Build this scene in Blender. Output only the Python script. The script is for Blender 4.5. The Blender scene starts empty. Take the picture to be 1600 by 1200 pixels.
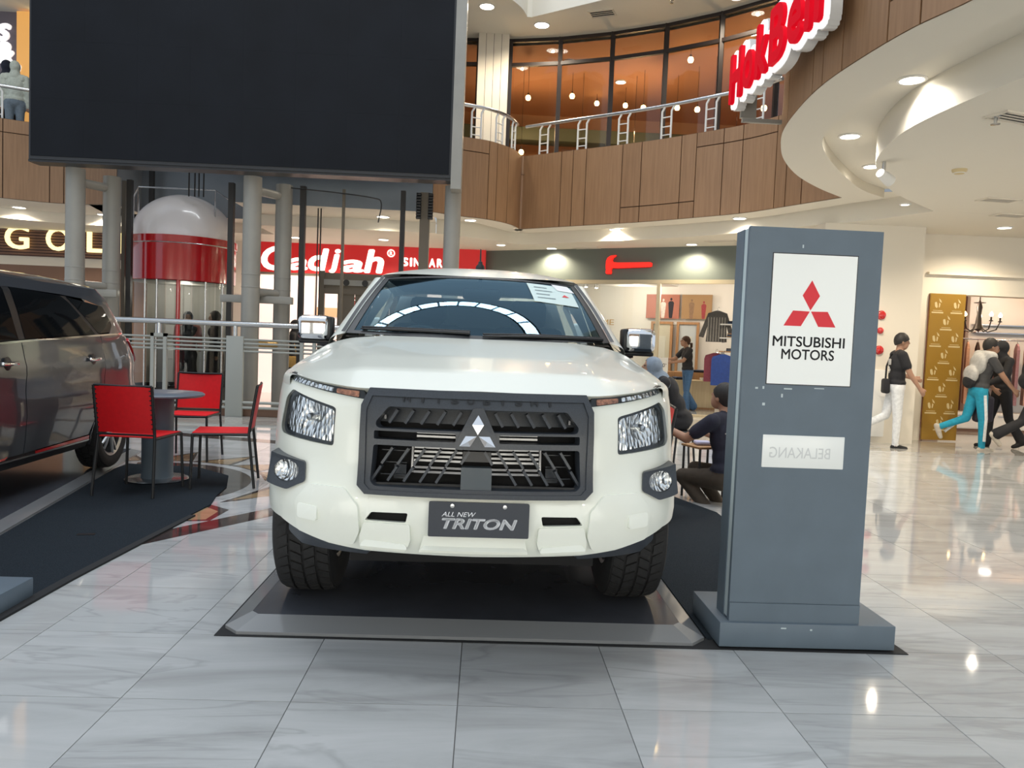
import bpy, bmesh, math, random
import numpy as np
from mathutils import Vector, Matrix, Euler
random.seed(7)
SC = bpy.context.scene
COL = SC.collection
PI = math.pi

# ------------------------------------------------------------------ camera
CAM_H = 1.325
cam_data = bpy.data.cameras.new('camera')
cam_data.sensor_width = 36.0
cam_data.lens = 27.0                      # 1200 px focal length on a 1600 px wide frame
cam_data.clip_start = 0.05
cam_data.clip_end = 300
cam = bpy.data.objects.new('camera', cam_data)
COL.objects.link(cam)
# rows: camera right / down / forward axes in world coordinates
_R = Vector((0.99858637, -0.03492263, 0.04007075))
_D = Vector((0.0380568, -0.05654139, -0.99767467))
_F = Vector((0.03710708, 0.9977893, -0.05513242))
cam.matrix_world = Matrix(((_R.x, -_D.x, -_F.x, 0.0),
                           (_R.y, -_D.y, -_F.y, 0.0),
                           (_R.z, -_D.z, -_F.z, CAM_H),
                           (0, 0, 0, 1)))
SC.camera = cam

# ------------------------------------------------------------------ world, daylight through the atrium roof, exposure
world = bpy.data.worlds.new('world')
SC.world = world
world.use_nodes = True
_bg = world.node_tree.nodes['Background']
_bg.inputs[0].default_value = (0.78, 0.88, 1.0, 1)
_bg.inputs[1].default_value = 0.9
SC.view_settings.view_transform = 'Standard'
SC.view_settings.look = 'None'
SC.view_settings.gamma = 1.0
SC.view_settings.use_curve_mapping = False
SC.view_settings.exposure = 0.0
SC.cycles.max_bounces = 5
SC.cycles.adaptive_threshold = 0.02
SC.cycles.transparent_max_bounces = 12
SC.cycles.sample_clamp_indirect = 4.0
SC.cycles.caustics_reflective = False
SC.cycles.caustics_refractive = False

def area_light(name, loc, target, size, size_y, power, color=(1, 1, 1)):
    d = bpy.data.lights.new(name, 'AREA')
    d.shape = 'RECTANGLE'; d.size = size; d.size_y = size_y
    d.energy = power; d.color = color
    o = bpy.data.objects.new(name, d); COL.objects.link(o)
    o.location = loc
    o.rotation_euler = (Vector(target) - Vector(loc)).to_track_quat('-Z', 'Y').to_euler()
    return o

# ------------------------------------------------------------------ materials
MATS = {}
def mat(name, color, rough=0.5, metal=0.0, spec=0.5, emit=None, estr=0.0, coat=0.0, noise=0.0, nscale=40.0, bump=0.0):
    m = bpy.data.materials.new(name); m.use_nodes = True
    nt = m.node_tree; b = nt.nodes['Principled BSDF']
    c = tuple(color) + (1.0,)
    b.inputs['Base Color'].default_value = c
    b.inputs['Roughness'].default_value = rough
    b.inputs['Metallic'].default_value = metal
    b.inputs['Specular IOR Level'].default_value = spec
    b.inputs['Coat Weight'].default_value = coat
    b.inputs['Coat Roughness'].default_value = 0.03
    if emit:
        b.inputs['Emission Color'].default_value = tuple(emit) + (1.0,)
        b.inputs['Emission Strength'].default_value = estr
    if noise > 0 or bump > 0:
        tc = nt.nodes.new('ShaderNodeTexCoord')
        n = nt.nodes.new('ShaderNodeTexNoise'); n.inputs['Scale'].default_value = nscale
        n.inputs['Detail'].default_value = 4
        nt.links.new(tc.outputs['Object'], n.inputs['Vector'])
        if noise > 0:
            r = nt.nodes.new('ShaderNodeValToRGB')
            r.color_ramp.elements[0].position = 0.3; r.color_ramp.elements[1].position = 0.7
            r.color_ramp.elements[0].color = tuple(max(0, x * (1 - noise)) for x in color) + (1,)
            r.color_ramp.elements[1].color = tuple(min(1, x * (1 + noise)) for x in color) + (1,)
            nt.links.new(n.outputs['Fac'], r.inputs['Fac'])
            nt.links.new(r.outputs['Color'], b.inputs['Base Color'])
        if bump > 0:
            bp = nt.nodes.new('ShaderNodeBump'); bp.inputs['Strength'].default_value = bump
            bp.inputs['Distance'].default_value = 0.01
            nt.links.new(n.outputs['Fac'], bp.inputs['Height'])
            nt.links.new(bp.outputs['Normal'], b.inputs['Normal'])
    MATS[name] = m
    return m

def glass(name, tint=(1, 1, 1), refl=(1.0, 1.0, 1.0), ior=1.5, rough=0.0):
    """clear pane: tinted transparency with a Fresnel mirror on top"""
    m = bpy.data.materials.new(name); m.use_nodes = True
    nt = m.node_tree; nt.nodes.clear()
    out = nt.nodes.new('ShaderNodeOutputMaterial')
    mix = nt.nodes.new('ShaderNodeMixShader')
    tr = nt.nodes.new('ShaderNodeBsdfTransparent'); tr.inputs[0].default_value = tuple(tint) + (1,)
    gl = nt.nodes.new('ShaderNodeBsdfGlossy'); gl.inputs['Roughness'].default_value = rough
    refl = refl if isinstance(refl, tuple) else (refl, refl, refl)
    gl.inputs[0].default_value = refl + (1,)
    fr = nt.nodes.new('ShaderNodeFresnel'); fr.inputs[0].default_value = ior
    nt.links.new(fr.outputs[0], mix.inputs[0]); nt.links.new(tr.outputs[0], mix.inputs[1])
    nt.links.new(gl.outputs[0], mix.inputs[2]); nt.links.new(mix.outputs[0], out.inputs[0])
    MATS[name] = m
    return m

def emis(name, color, strength):
    m = bpy.data.materials.new(name); m.use_nodes = True
    nt = m.node_tree; nt.nodes.clear()
    out = nt.nodes.new('ShaderNodeOutputMaterial')
    e = nt.nodes.new('ShaderNodeEmission'); e.inputs[0].default_value = tuple(color) + (1,)
    e.inputs[1].default_value = strength
    nt.links.new(e.outputs[0], out.inputs[0])
    MATS[name] = m
    return m

def marble(name, base, dark, light, rough=0.06, vein=1.0, scale=1.0, joints=False):
    """polished stone: layered veins running mostly across, shifted from slab to slab"""
    m = bpy.data.materials.new(name); m.use_nodes = True
    nt = m.node_tree; b = nt.nodes['Principled BSDF']
    L = nt.links.new
    geo = nt.nodes.new('ShaderNodeNewGeometry')
    oi = nt.nodes.new('ShaderNodeObjectInfo')
    mul = nt.nodes.new('ShaderNodeVectorMath'); mul.operation = 'MULTIPLY'
    mul.inputs[1].default_value = (0.42 * scale, 2.3 * scale, 1.0)
    L(geo.outputs['Position'], mul.inputs[0])
    off = nt.nodes.new('ShaderNodeVectorMath'); off.operation = 'ADD'
    sc = nt.nodes.new('ShaderNodeVectorMath'); sc.operation = 'SCALE'; sc.inputs[3].default_value = 37.0
    cmb = nt.nodes.new('ShaderNodeCombineXYZ')
    L(oi.outputs['Random'], cmb.inputs[0]); L(oi.outputs['Random'], cmb.inputs[1])
    L(cmb.outputs[0], sc.inputs[0])
    L(mul.outputs[0], off.inputs[0]); L(sc.outputs[0], off.inputs[1])
    n1 = nt.nodes.new('ShaderNodeTexNoise'); n1.inputs['Scale'].default_value = 1.3
    n1.inputs['Detail'].default_value = 7; n1.inputs['Roughness'].default_value = 0.62; n1.inputs['Distortion'].default_value = 1.0
    L(off.outputs[0], n1.inputs['Vector'])
    r1 = nt.nodes.new('ShaderNodeValToRGB')
    r1.color_ramp.elements[0].position = 0.32; r1.color_ramp.elements[0].color = tuple(dark) + (1,)
    r1.color_ramp.elements[1].position = 0.68; r1.color_ramp.elements[1].color = tuple(light) + (1,)
    e = r1.color_ramp.elements.new(0.5); e.color = tuple(base) + (1,)
    L(n1.outputs['Fac'], r1.inputs['Fac'])
    # thin veins
    n2 = nt.nodes.new('ShaderNodeTexNoise'); n2.inputs['Scale'].default_value = 0.9
    n2.inputs['Detail'].default_value = 5; n2.inputs['Distortion'].default_value = 1.6
    L(off.outputs[0], n2.inputs['Vector'])
    a = nt.nodes.new('ShaderNodeMath'); a.operation = 'SUBTRACT'; a.inputs[1].default_value = 0.5
    L(n2.outputs['Fac'], a.inputs[0])
    ab = nt.nodes.new('ShaderNodeMath'); ab.operation = 'ABSOLUTE'; L(a.outputs[0], ab.inputs[0])
    r2 = nt.nodes.new('ShaderNodeValToRGB')
    r2.color_ramp.elements[0].position = 0.0; r2.color_ramp.elements[0].color = (0.42 * vein, 0.42 * vein, 0.42 * vein, 1)
    r2.color_ramp.elements[1].position = 0.022; r2.color_ramp.elements[1].color = (0, 0, 0, 1)
    L(ab.outputs[0], r2.inputs['Fac'])
    mx = nt.nodes.new('ShaderNodeMix'); mx.data_type = 'RGBA'
    L(r2.outputs['Color'], mx.inputs[0]); L(r1.outputs['Color'], mx.inputs[6])
    mx.inputs[7].default_value = tuple(x * 0.55 for x in dark) + (1,)
    L(mx.outputs[2], b.inputs['Base Color'])
    b.inputs['Roughness'].default_value = rough
    b.inputs['Specular IOR Level'].default_value = 0.8
    MATS[name] = m
    return m

def wood(name, c1, c2, rough=0.45):
    m = bpy.data.materials.new(name); m.use_nodes = True
    nt = m.node_tree; b = nt.nodes['Principled BSDF']; L = nt.links.new
    geo = nt.nodes.new('ShaderNodeNewGeometry'); oi = nt.nodes.new('ShaderNodeObjectInfo')
    mul = nt.nodes.new('ShaderNodeVectorMath'); mul.operation = 'MULTIPLY'; mul.inputs[1].default_value = (14, 14, 0.8)
    L(geo.outputs['Position'], mul.inputs[0])
    n = nt.nodes.new('ShaderNodeTexNoise'); n.inputs['Scale'].default_value = 2.0; n.inputs['Detail'].default_value = 5
    L(mul.outputs[0], n.inputs['Vector'])
    ad = nt.nodes.new('ShaderNodeMath'); ad.operation = 'MULTIPLY_ADD'; ad.inputs[1].default_value = 0.25; ad.inputs[2].default_value = -0.12
    L(oi.outputs['Random'], ad.inputs[0])
    a2 = nt.nodes.new('ShaderNodeMath'); a2.operation = 'ADD'; L(n.outputs['Fac'], a2.inputs[0]); L(ad.outputs[0], a2.inputs[1])
    r = nt.nodes.new('ShaderNodeValToRGB')
    r.color_ramp.elements[0].position = 0.25; r.color_ramp.elements[0].color = tuple(c1) + (1,)
    r.color_ramp.elements[1].position = 0.75; r.color_ramp.elements[1].color = tuple(c2) + (1,)
    L(a2.outputs[0], r.inputs['Fac']); L(r.outputs['Color'], b.inputs['Base Color'])
    b.inputs['Roughness'].default_value = rough
    MATS[name] = m
    return m

def flutes(name, color, rough=0.12):
    """moulded chrome reflector with vertical flutes"""
    m = mat(name, color, 0.22, 1.0)
    nt = m.node_tree; b = nt.nodes['Principled BSDF']; L = nt.links.new
    tc = nt.nodes.new('ShaderNodeTexCoord')
    st = nt.nodes.new('ShaderNodeMapping'); st.inputs['Scale'].default_value = (1.6, 1.6, 0.7)
    v = nt.nodes.new('ShaderNodeTexVoronoi'); v.inputs['Scale'].default_value = 38; v.feature = 'F1'
    L(tc.outputs['Object'], st.inputs['Vector']); L(st.outputs['Vector'], v.inputs['Vector'])
    a = v; a_out = v.outputs['Distance']
    bp = nt.nodes.new('ShaderNodeBump'); bp.inputs['Strength'].default_value = 0.8; bp.inputs['Distance'].default_value = 0.008
    L(a_out, bp.inputs['Height']); L(bp.outputs['Normal'], b.inputs['Normal'])
    return m

# vehicle and furniture finishes
M_PAINT = mat('white_car_paint', (0.83, 0.855, 0.78), 0.28, 0.0, 0.4, coat=0.55)
M_GREYPAINT = mat('grey_metallic_paint', (0.055, 0.062, 0.074), 0.3, 0.4, 0.5, coat=1.0)
M_DKPLASTIC = mat('charcoal_plastic', (0.040, 0.047, 0.058), 0.36, noise=0.15, nscale=180)
M_BLACK = mat('black_plastic', (0.010, 0.011, 0.013), 0.4)
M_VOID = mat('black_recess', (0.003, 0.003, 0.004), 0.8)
M_CHROME = mat('chrome', (0.85, 0.85, 0.86), 0.06, 1.0)
M_STEEL = mat('brushed_steel', (0.55, 0.56, 0.57), 0.25, 1.0)
M_RADIATOR = mat('radiator_metal', (0.42, 0.42, 0.43), 0.4, 0.8)
M_REFLECT = flutes('lamp_reflector', (0.92, 0.92, 0.93))
M_LENS = glass('lamp_lens', (0.95, 0.97, 0.97), 0.8, 1.35)
M_AMBER = mat('amber_lens', (0.52, 0.20, 0.10), 0.12, noise=0.6, nscale=60, coat=0.5)
M_REDLENS = mat('red_lens', (0.55, 0.02, 0.02), 0.12, coat=1.0)
M_WINDSCREEN = glass('windscreen_glass', (0.55, 0.70, 0.76), (0.50, 0.80, 1.0), 1.75)  # blue of the mirrored sky is put into the reflection colour
M_CARGLASS = glass('car_side_glass', (0.25, 0.28, 0.28), 0.9, 1.5)
M_DARKGLASS = mat('privacy_glass', (0.004, 0.005, 0.006), 0.03, 0, 0.15)
M_RUBBER = mat('tyre_rubber', (0.016, 0.016, 0.017), 0.75, noise=0.3, nscale=60)
M_ALLOY = mat('alloy_wheel', (0.45, 0.46, 0.47), 0.3, 0.9)
M_SEAT = mat('dark_seat_fabric', (0.02, 0.022, 0.026), 0.85)
M_TRIM = mat('pale_cabin_trim', (0.42, 0.42, 0.38), 0.8)
M_PAPER = mat('sticker_paper', (0.62, 0.76, 0.75), 0.6)
M_PAPERW = mat('white_sticker', (0.85, 0.86, 0.88), 0.6)
M_INK = mat('grey_print', (0.25, 0.32, 0.35), 0.7)
M_PLATE = mat('dark_plate', (0.036, 0.042, 0.055), 0.5)
M_WHITEINK = mat('white_print', (0.82, 0.84, 0.88), 0.5)
M_BLACKINK = mat('black_print', (0.012, 0.014, 0.018), 0.5)
M_REDINK = mat('red_print', (0.72, 0.010, 0.028), 0.45)
M_MONO = mat('grey_painted_board', (0.112, 0.150, 0.188), 0.5, noise=0.06, nscale=6)
M_MONOPALE = mat('pale_edge_strip', (0.50, 0.58, 0.60), 0.5)
M_PANELW = mat('white_acrylic', (0.80, 0.82, 0.80), 0.25, emit=(0.9, 0.95, 0.92), estr=0.06)
M_PLATFORM = mat('grey_platform_laminate', (0.085, 0.092, 0.11), 0.1, 0, 0.6, noise=0.12, nscale=3)
M_PLATEDGE = mat('clear_edge_profile', (0.21, 0.22, 0.23), 0.12, 0, 0.7)
M_CARPET = mat('charcoal_carpet', (0.022, 0.029, 0.037), 0.95, 0, 0.1, noise=0.45, nscale=220, bump=0.5)
M_MAT = mat('black_mat', (0.012, 0.013, 0.015), 0.8)
M_RED = mat('red_leather', (0.78, 0.010, 0.016), 0.5, noise=0.05, nscale=30)
M_FRAME = mat('black_metal_frame', (0.012, 0.013, 0.015), 0.45)
M_TABLE = mat('slate_table_top', (0.13, 0.155, 0.19), 0.35)

# ------------------------------------------------------------------ object helpers
def tag(o, label=None, cat=None, group=None, kind=None):
    if label: o['label'] = label
    if cat: o['category'] = cat
    if group: o['group'] = group
    if kind: o['kind'] = kind
    return o

def empty(name, loc=(0, 0, 0), rz=0.0, label=None, cat=None, group=None):
    o = bpy.data.objects.new(name, None); COL.objects.link(o)
    o.location = loc; o.rotation_euler = (0, 0, rz); o.empty_display_size = 0.1
    return tag(o, label, cat, group)

def link(name, me, m=None, parent=None):
    if m is not None:
        me.materials.clear()
        for x in (m if isinstance(m, (list, tuple)) else [m]): me.materials.append(x)
    o = bpy.data.objects.new(name, me); COL.objects.link(o)
    if parent: o.parent = parent
    return o

class MB:
    """collects shapes in one bmesh"""
    def __init__(s): s.bm = bmesh.new()
    def vf(s, verts, faces, mi=0):
        vs = [s.bm.verts.new(v) for v in verts]
        for f in faces:
            try: s.bm.faces.new([vs[i] for i in f]).material_index = mi
            except ValueError: pass
        return s
    def box(s, x0, x1, y0, y1, z0, z1, mi=0, mtx=None):
        v = [(x0, y0, z0), (x1, y0, z0), (x1, y1, z0), (x0, y1, z0), (x0, y0, z1), (x1, y0, z1), (x1, y1, z1), (x0, y1, z1)]
        if mtx is not None: v = [mtx @ Vector(p) for p in v]
        return s.vf(v, [(0, 3, 2, 1), (4, 5, 6, 7), (0, 1, 5, 4), (1, 2, 6, 5), (2, 3, 7, 6), (3, 0, 4, 7)], mi)
    def bbox(s, x0, x1, y0, y1, z0, z1, b=0.01, mi=0, mtx=None, seg=2):
        """box with rounded edges"""
        t = bmesh.new()
        bmesh.ops.create_cube(t, size=1.0)
        for v in t.verts:
            v.co = Vector(((x0 + x1) / 2 + v.co.x * (x1 - x0), (y0 + y1) / 2 + v.co.y * (y1 - y0), (z0 + z1) / 2 + v.co.z * (z1 - z0)))
        bmesh.ops.bevel(t, geom=list(t.edges), offset=b, segments=seg, affect='EDGES', profile=0.5)
        return s.merge(t, mi, mtx)
    def merge(s, t, mi=0, mtx=None):
        mp = {}
        for v in t.verts: mp[v] = s.bm.verts.new(mtx @ v.co if mtx is not None else v.co)
        for f in t.faces:
            try: s.bm.faces.new([mp[v] for v in f.verts]).material_index = mi
            except ValueError: pass
        t.free()
        return s
    def tube(s, pts, r, n=10, mi=0, cap=True, closed=False):
        """round bar along a polyline; r may be a list"""
        P = [Vector(p) for p in pts]; k = len(P)
        rr = r if isinstance(r, (list, tuple)) else [r] * k
        rings = []
        up = None
        for i in range(k):
            if closed: t = (P[(i + 1) % k] - P[i - 1])
            elif i == 0: t = P[1] - P[0]
            elif i == k - 1: t = P[-1] - P[-2]
            else: t = (P[i + 1] - P[i]).normalized() + (P[i] - P[i - 1]).normalized()
            t.normalize()
            if up is None:
                up = Vector((0, 0, 1)) if abs(t.z) < 0.9 else Vector((0, 1, 0))
            a = (up - t * up.dot(t)).normalized(); b = t.cross(a); up = a
            rings.append([s.bm.verts.new(P[i] + (a * math.cos(q) + b * math.sin(q)) * rr[i]) for q in [2 * PI * j / n for j in range(n)]])
        m = k if closed else k - 1
        for i in range(m):
            A, B = rings[i], rings[(i + 1) % k]
            for j in range(n):
                s.bm.faces.new([A[j], A[(j + 1) % n], B[(j + 1) % n], B[j]]).material_index = mi
        if cap and not closed:
            s.bm.faces.new(rings[0][::-1]).material_index = mi; s.bm.faces.new(rings[-1]).material_index = mi
        return s
    def lathe(s, prof, n=32, mi=0, mtx=None, arc=None):
        """profile [(radius, z)] turned about z"""
        rings = []
        full = arc is None
        a0, a1 = (0, 2 * PI) if full else arc
        cnt = n if full else n + 1
        for r, z in prof:
            ring = []
            for j in range(cnt):
                q = a0 + (a1 - a0) * j / n
                p = Vector((r * math.cos(q), r * math.sin(q), z))
                ring.append(s.bm.verts.new(mtx @ p if mtx is not None else p))
            rings.append(ring)
        for A, B in zip(rings, rings[1:]):
            for j in range(n if full else n):
                k = (j + 1) % cnt
                try: s.bm.faces.new([A[j], A[k], B[k], B[j]]).material_index = mi
                except ValueError: pass
        return s
    def prism(s, poly, fn, d0, d1, mi=0):
        """extrude a 2-D outline; fn(u, v, d) gives the point"""
        n = len(poly)
        A = [s.bm.verts.new(fn(u, v, d0)) for u, v in poly]; B = [s.bm.verts.new(fn(u, v, d1)) for u, v in poly]
        for f in (A[::-1], B): s.bm.faces.new(f).material_index = mi
        for i in range(n): s.bm.faces.new([A[i], A[(i + 1) % n], B[(i + 1) % n], B[i]]).material_index = mi
        return s
    def grid(s, fn, nu, nv, mi=0):
        V = [[s.bm.verts.new(fn(i / nu, j / nv)) for j in range(nv + 1)] for i in range(nu + 1)]
        for i in range(nu):
            for j in range(nv):
                s.bm.faces.new([V[i][j], V[i + 1][j], V[i + 1][j + 1], V[i][j + 1]]).material_index = mi
        return s
    def build(s, name, m, parent=None, smooth=None, recalc=True, weld=0.0):
        if weld > 0: bmesh.ops.remove_doubles(s.bm, verts=list(s.bm.verts), dist=weld)
        if recalc: bmesh.ops.recalc_face_normals(s.bm, faces=list(s.bm.faces))
        me = bpy.data.meshes.new(name); s.bm.to_mesh(me); s.bm.free()
        if smooth is not None:
            me.polygons.foreach_set('use_smooth', [True] * len(me.polygons))
            me.set_sharp_from_angle(angle=math.radians(smooth))
        return link(name, me, m, parent)

def copy_tree(o, parent=None, **kw):
    c = o.copy(); COL.objects.link(c)
    if parent is not None: c.parent = parent
    for ch in list(o.children): copy_tree(ch, c)
    for k, v in kw.items(): c[k] = v
    return c

def interp(x, xs, ys): return float(np.interp(x, xs, ys))

def smooth_curve(pts, n=12, closed=False):
    """Catmull-Rom through 2-D or 3-D points"""
    P = [np.array(p, float) for p in pts]; out = []
    k = len(P); m = k if closed else k - 1
    for i in range(m):
        if closed: p0, p1, p2, p3 = P[i - 1], P[i], P[(i + 1) % k], P[(i + 2) % k]
        else:
            p1, p2 = P[i], P[i + 1]
            p0 = P[i - 1] if i > 0 else 2 * p1 - p2
            p3 = P[i + 2] if i + 2 < k else 2 * p2 - p1
        for j in range(n):
            t = j / n
            out.append(0.5 * ((2 * p1) + (-p0 + p2) * t + (2 * p0 - 5 * p1 + 4 * p2 - p3) * t * t + (-p0 + 3 * p1 - 3 * p2 + p3) * t ** 3))
    if not closed: out.append(P[-1])
    return [tuple(float(c) for c in q) for q in out]

_BENCH = bpy.data.scenes.new('workbench')          # small side scene, removed at the end, so that evaluating one object stays quick
def evaluated_mesh(o):
    _BENCH.collection.objects.link(o)
    vl = _BENCH.view_layers[0]; vl.update()
    me = bpy.data.meshes.new_from_object(o.evaluated_get(vl.depsgraph))
    _BENCH.collection.objects.unlink(o)
    return me

def text_mesh(body, size=1.0, bold=0.0, shear=0.0, extrude=0.0, spacing=1.0, align='CENTER', bevel=0.0, res=4):
    cu = bpy.data.curves.new('lettering', 'FONT')
    cu.body = body; cu.size = size; cu.shear = shear; cu.extrude = extrude
    cu.space_character = spacing; cu.align_x = align; cu.align_y = 'CENTER'; cu.resolution_u = res
    cu.bevel_depth = bevel
    o = bpy.data.objects.new('lettering', cu)
    me = evaluated_mesh(o)
    bpy.data.objects.remove(o); bpy.data.curves.remove(cu)
    if bold > 0:                       # heavier strokes: the outline swept round a small circle
        bm = bmesh.new(); nd = 8 if bold < 0.05 else 12
        for q in range(nd):
            t = bmesh.new(); t.from_mesh(me); a = 2 * PI * q / nd
            for v in t.verts: v.co.x += bold * math.cos(a); v.co.y += bold * math.sin(a); v.co.z += 1e-4 * q
            tm = bpy.data.meshes.new('stroke'); t.to_mesh(tm); t.free(); bm.from_mesh(tm); bpy.data.meshes.remove(tm)
        bm.to_mesh(me); bm.free()
    return me

def fit_text(me, x0, x1, z0, z1, fn):
    """scale a text mesh into the rectangle and place it with fn(u, v, d)"""
    co = np.array([v.co[:] for v in me.vertices]); lo = co.min(0); hi = co.max(0)
    for v in me.vertices:
        u = x0 + (v.co.x - lo[0]) / max(1e-6, hi[0] - lo[0]) * (x1 - x0)
        w = z0 + (v.co.y - lo[1]) / max(1e-6, hi[1] - lo[1]) * (z1 - z0)
        v.co = fn(u, w, v.co.z)
    return me

def panel(name, outer, surf, m, parent=None, holes=(), step=(0.05, 0.05), off=0.0, flange=0.0, smooth=35):
    """sheet cut to an outline (with holes) and laid on the surface surf(u, v, offset); flange gives its edge depth"""
    bm = bmesh.new()
    for loop in [outer] + list(holes):
        vs = [bm.verts.new((u, v, 0)) for u, v in loop]
        for i in range(len(vs)): bm.edges.new((vs[i], vs[(i + 1) % len(vs)]))
    bmesh.ops.triangle_fill(bm, edges=list(bm.edges), use_beauty=True, normal=(0, 0, 1))
    us = [p[0] for p in outer]; vs = [p[1] for p in outer]
    for ax, lo, hi, st in ((0, min(us), max(us), step[0]), (1, min(vs), max(vs), step[1])):
        if not st: continue
        k = math.floor(lo / st) + 1
        while k * st < hi - 1e-6:
            co = [0, 0, 0]; no = [0, 0, 0]; co[ax] = k * st; no[ax] = 1
            bmesh.ops.bisect_plane(bm, geom=list(bm.verts) + list(bm.edges) + list(bm.faces), plane_co=co, plane_no=no, dist=1e-5)
            k += 1
    bmesh.ops.recalc_face_normals(bm, faces=list(bm.faces))
    fs = list(bm.faces)
    if fs and sum(f.normal.z * f.calc_area() for f in fs) < 0: bmesh.ops.reverse_faces(bm, faces=fs)
    # orientation of the mapped surface
    f = max(fs, key=lambda q: q.calc_area()); c = f.calc_center_median(); e = 1e-3
    p = Vector(surf(c.x, c.y, off)); du = Vector(surf(c.x + e, c.y, off)) - p; dv = Vector(surf(c.x, c.y + e, off)) - p
    outw = Vector(surf(c.x, c.y, off + 0.01)) - p
    if du.cross(dv).dot(outw) < 0: bmesh.ops.reverse_faces(bm, faces=fs)
    if flange:
        be = [q for q in bm.edges if q.is_boundary]
        r = bmesh.ops.extrude_edge_only(bm, edges=be)
        for g in r['geom']:
            if isinstance(g, bmesh.types.BMVert): g.co.z = -1.0
    for v in bm.verts: v.co = Vector(surf(v.co.x, v.co.y, off + (v.co.z * flange if flange else 0)))
    me = bpy.data.meshes.new(name); bm.to_mesh(me); bm.free()
    me.polygons.foreach_set('use_smooth', [True] * len(me.polygons))
    me.set_sharp_from_angle(angle=math.radians(smooth))
    return link(name, me, m, parent)

def rounded(poly, r=0.01, n=3):
    """round the corners of an outline"""
    out = []; k = len(poly)
    for i in range(k):
        a, b, c = Vector(poly[i - 1]), Vector(poly[i]), Vector(poly[(i + 1) % k])
        d1 = (a - b); d2 = (c - b); q = min(r, d1.length * 0.45, d2.length * 0.45)
        p1 = b + d1.normalized() * q; p2 = b + d2.normalized() * q
        for j in range(n + 1):
            t = j / n
            out.append(tuple((1 - t) ** 2 * p1 + 2 * t * (1 - t) * b + t * t * p2))
    return out
# ================================================================== the mall: floor, balconies, ceilings, shop fronts
M_TILE = marble('polished_marble_tile', (0.485, 0.497, 0.50), (0.385, 0.39, 0.39), (0.56, 0.57, 0.575), 0.05, 0.65)
M_FLOORFAR = marble('polished_marble_floor', (0.44, 0.43, 0.405), (0.36, 0.35, 0.325), (0.51, 0.50, 0.475), 0.05, 0.5)
M_GROUT = mat('grout', (0.20, 0.195, 0.19), 0.8)
M_INLAYD = marble('dark_inlay_stone', (0.055, 0.04, 0.038), (0.03, 0.022, 0.022), (0.12, 0.09, 0.08), 0.07)
M_INLAYT = marble('tan_inlay_stone', (0.36, 0.25, 0.14), (0.28, 0.18, 0.09), (0.45, 0.33, 0.2), 0.07)
M_INLAYW = marble('white_inlay_stone', (0.46, 0.47, 0.48), (0.40, 0.41, 0.42), (0.52, 0.53, 0.54), 0.07)
M_WOOD = wood('walnut_laminate', (0.245, 0.132, 0.064), (0.335, 0.19, 0.098))
M_WOODGAP = mat('panel_joint', (0.05, 0.025, 0.015), 0.9)
M_PLASTER = mat('white_plaster', (0.76, 0.72, 0.63), 0.85)
M_PLASTERW = mat('warm_white_plaster', (0.76, 0.70, 0.60), 0.85)
M_GREYCLAD = mat('grey_cladding', (0.20, 0.225, 0.25), 0.6, noise=0.08, nscale=2)
M_GREENGREY = mat('green_grey_board', (0.125, 0.145, 0.128), 0.45)
M_BROWNWALL = mat('brown_shop_wall', (0.22, 0.125, 0.085), 0.7)
M_AMBERWALL = mat('amber_restaurant_wall', (0.42, 0.23, 0.115), 0.7)
M_AMBERCEIL = mat('amber_restaurant_ceiling', (0.42, 0.20, 0.095), 0.8)
M_GREENBEAM = mat('dark_green_beam', (0.06, 0.075, 0.045), 0.7)
M_ROSE = mat('rose_wall', (0.42, 0.24, 0.21), 0.8)
M_SHOPGLASS = glass('shop_glass', (0.93, 0.95, 0.94), 0.7, 1.45)
M_MULLION = mat('dark_bronze_frame', (0.022, 0.014, 0.012), 0.5)
M_CHAMPAGNE = mat('champagne_frame', (0.52, 0.44, 0.30), 0.35, 0.5)
M_WHITEPAINT = mat('white_paint', (0.78, 0.77, 0.74), 0.6)
M_LAMP = emis('downlight_glow', (1.0, 0.93, 0.80), 14.0)
M_LAMPW = emis('white_downlight_glow', (1.0, 0.97, 0.90), 16.0)
M_WARM = emis('warm_bulb_glow', (1.0, 0.66, 0.28), 14.0)

def struct(name, mb, m, parent=None, smooth=None):
    o = mb.build(name, m, parent, smooth)
    if parent is None: o['kind'] = 'structure'
    return o

# ---- floor: slab, single tiles near, continuous stone beyond
FLOOR = struct('floor', MB().box(-16, 16, -8, 24, -0.20, -0.006), M_GROUT)
T0X, T0Y, TS, GAP = -0.05, 2.72, 0.6, 0.002
tile_me = None
def occupied(x, y):
    if -1.05 < x - 0 and x + TS < 1.0 and y > 3.4 and y + TS < 8.4: return True      # wholly under the truck platform
    return False
NT = 0; ROWS = {}
for j in range(-2, 13):
    for i in range(-12, 13):
        x = T0X + i * TS; y = T0Y + j * TS
        yc = y + 0.3
        if abs(x + 0.3) > 0.74 * (yc + 0.6) + 0.5: continue
        ROWS.setdefault(j, [i, i]); ROWS[j][1] = i
        if occupied(x, y): continue
        if tile_me is None:
            mb = MB(); t = TS - GAP
            mb.vf([(0, 0, -0.006), (t, 0, -0.006), (t, t, -0.006), (0, t, -0.006), (0.001, 0.001, 0), (t - 0.001, 0.001, 0), (t - 0.001, t - 0.001, 0), (0.001, t - 0.001, 0)],
                  [(4, 5, 6, 7), (0, 1, 5, 4), (1, 2, 6, 5), (2, 3, 7, 6), (3, 0, 4, 7)])
            o = mb.build('floor_tile', M_TILE, FLOOR); tile_me = o.data
        else:
            o = bpy.data.objects.new('floor_tile', tile_me); COL.objects.link(o); o.parent = FLOOR
        o.location = (x + GAP / 2, y + GAP / 2, 0); NT += 1
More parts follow.
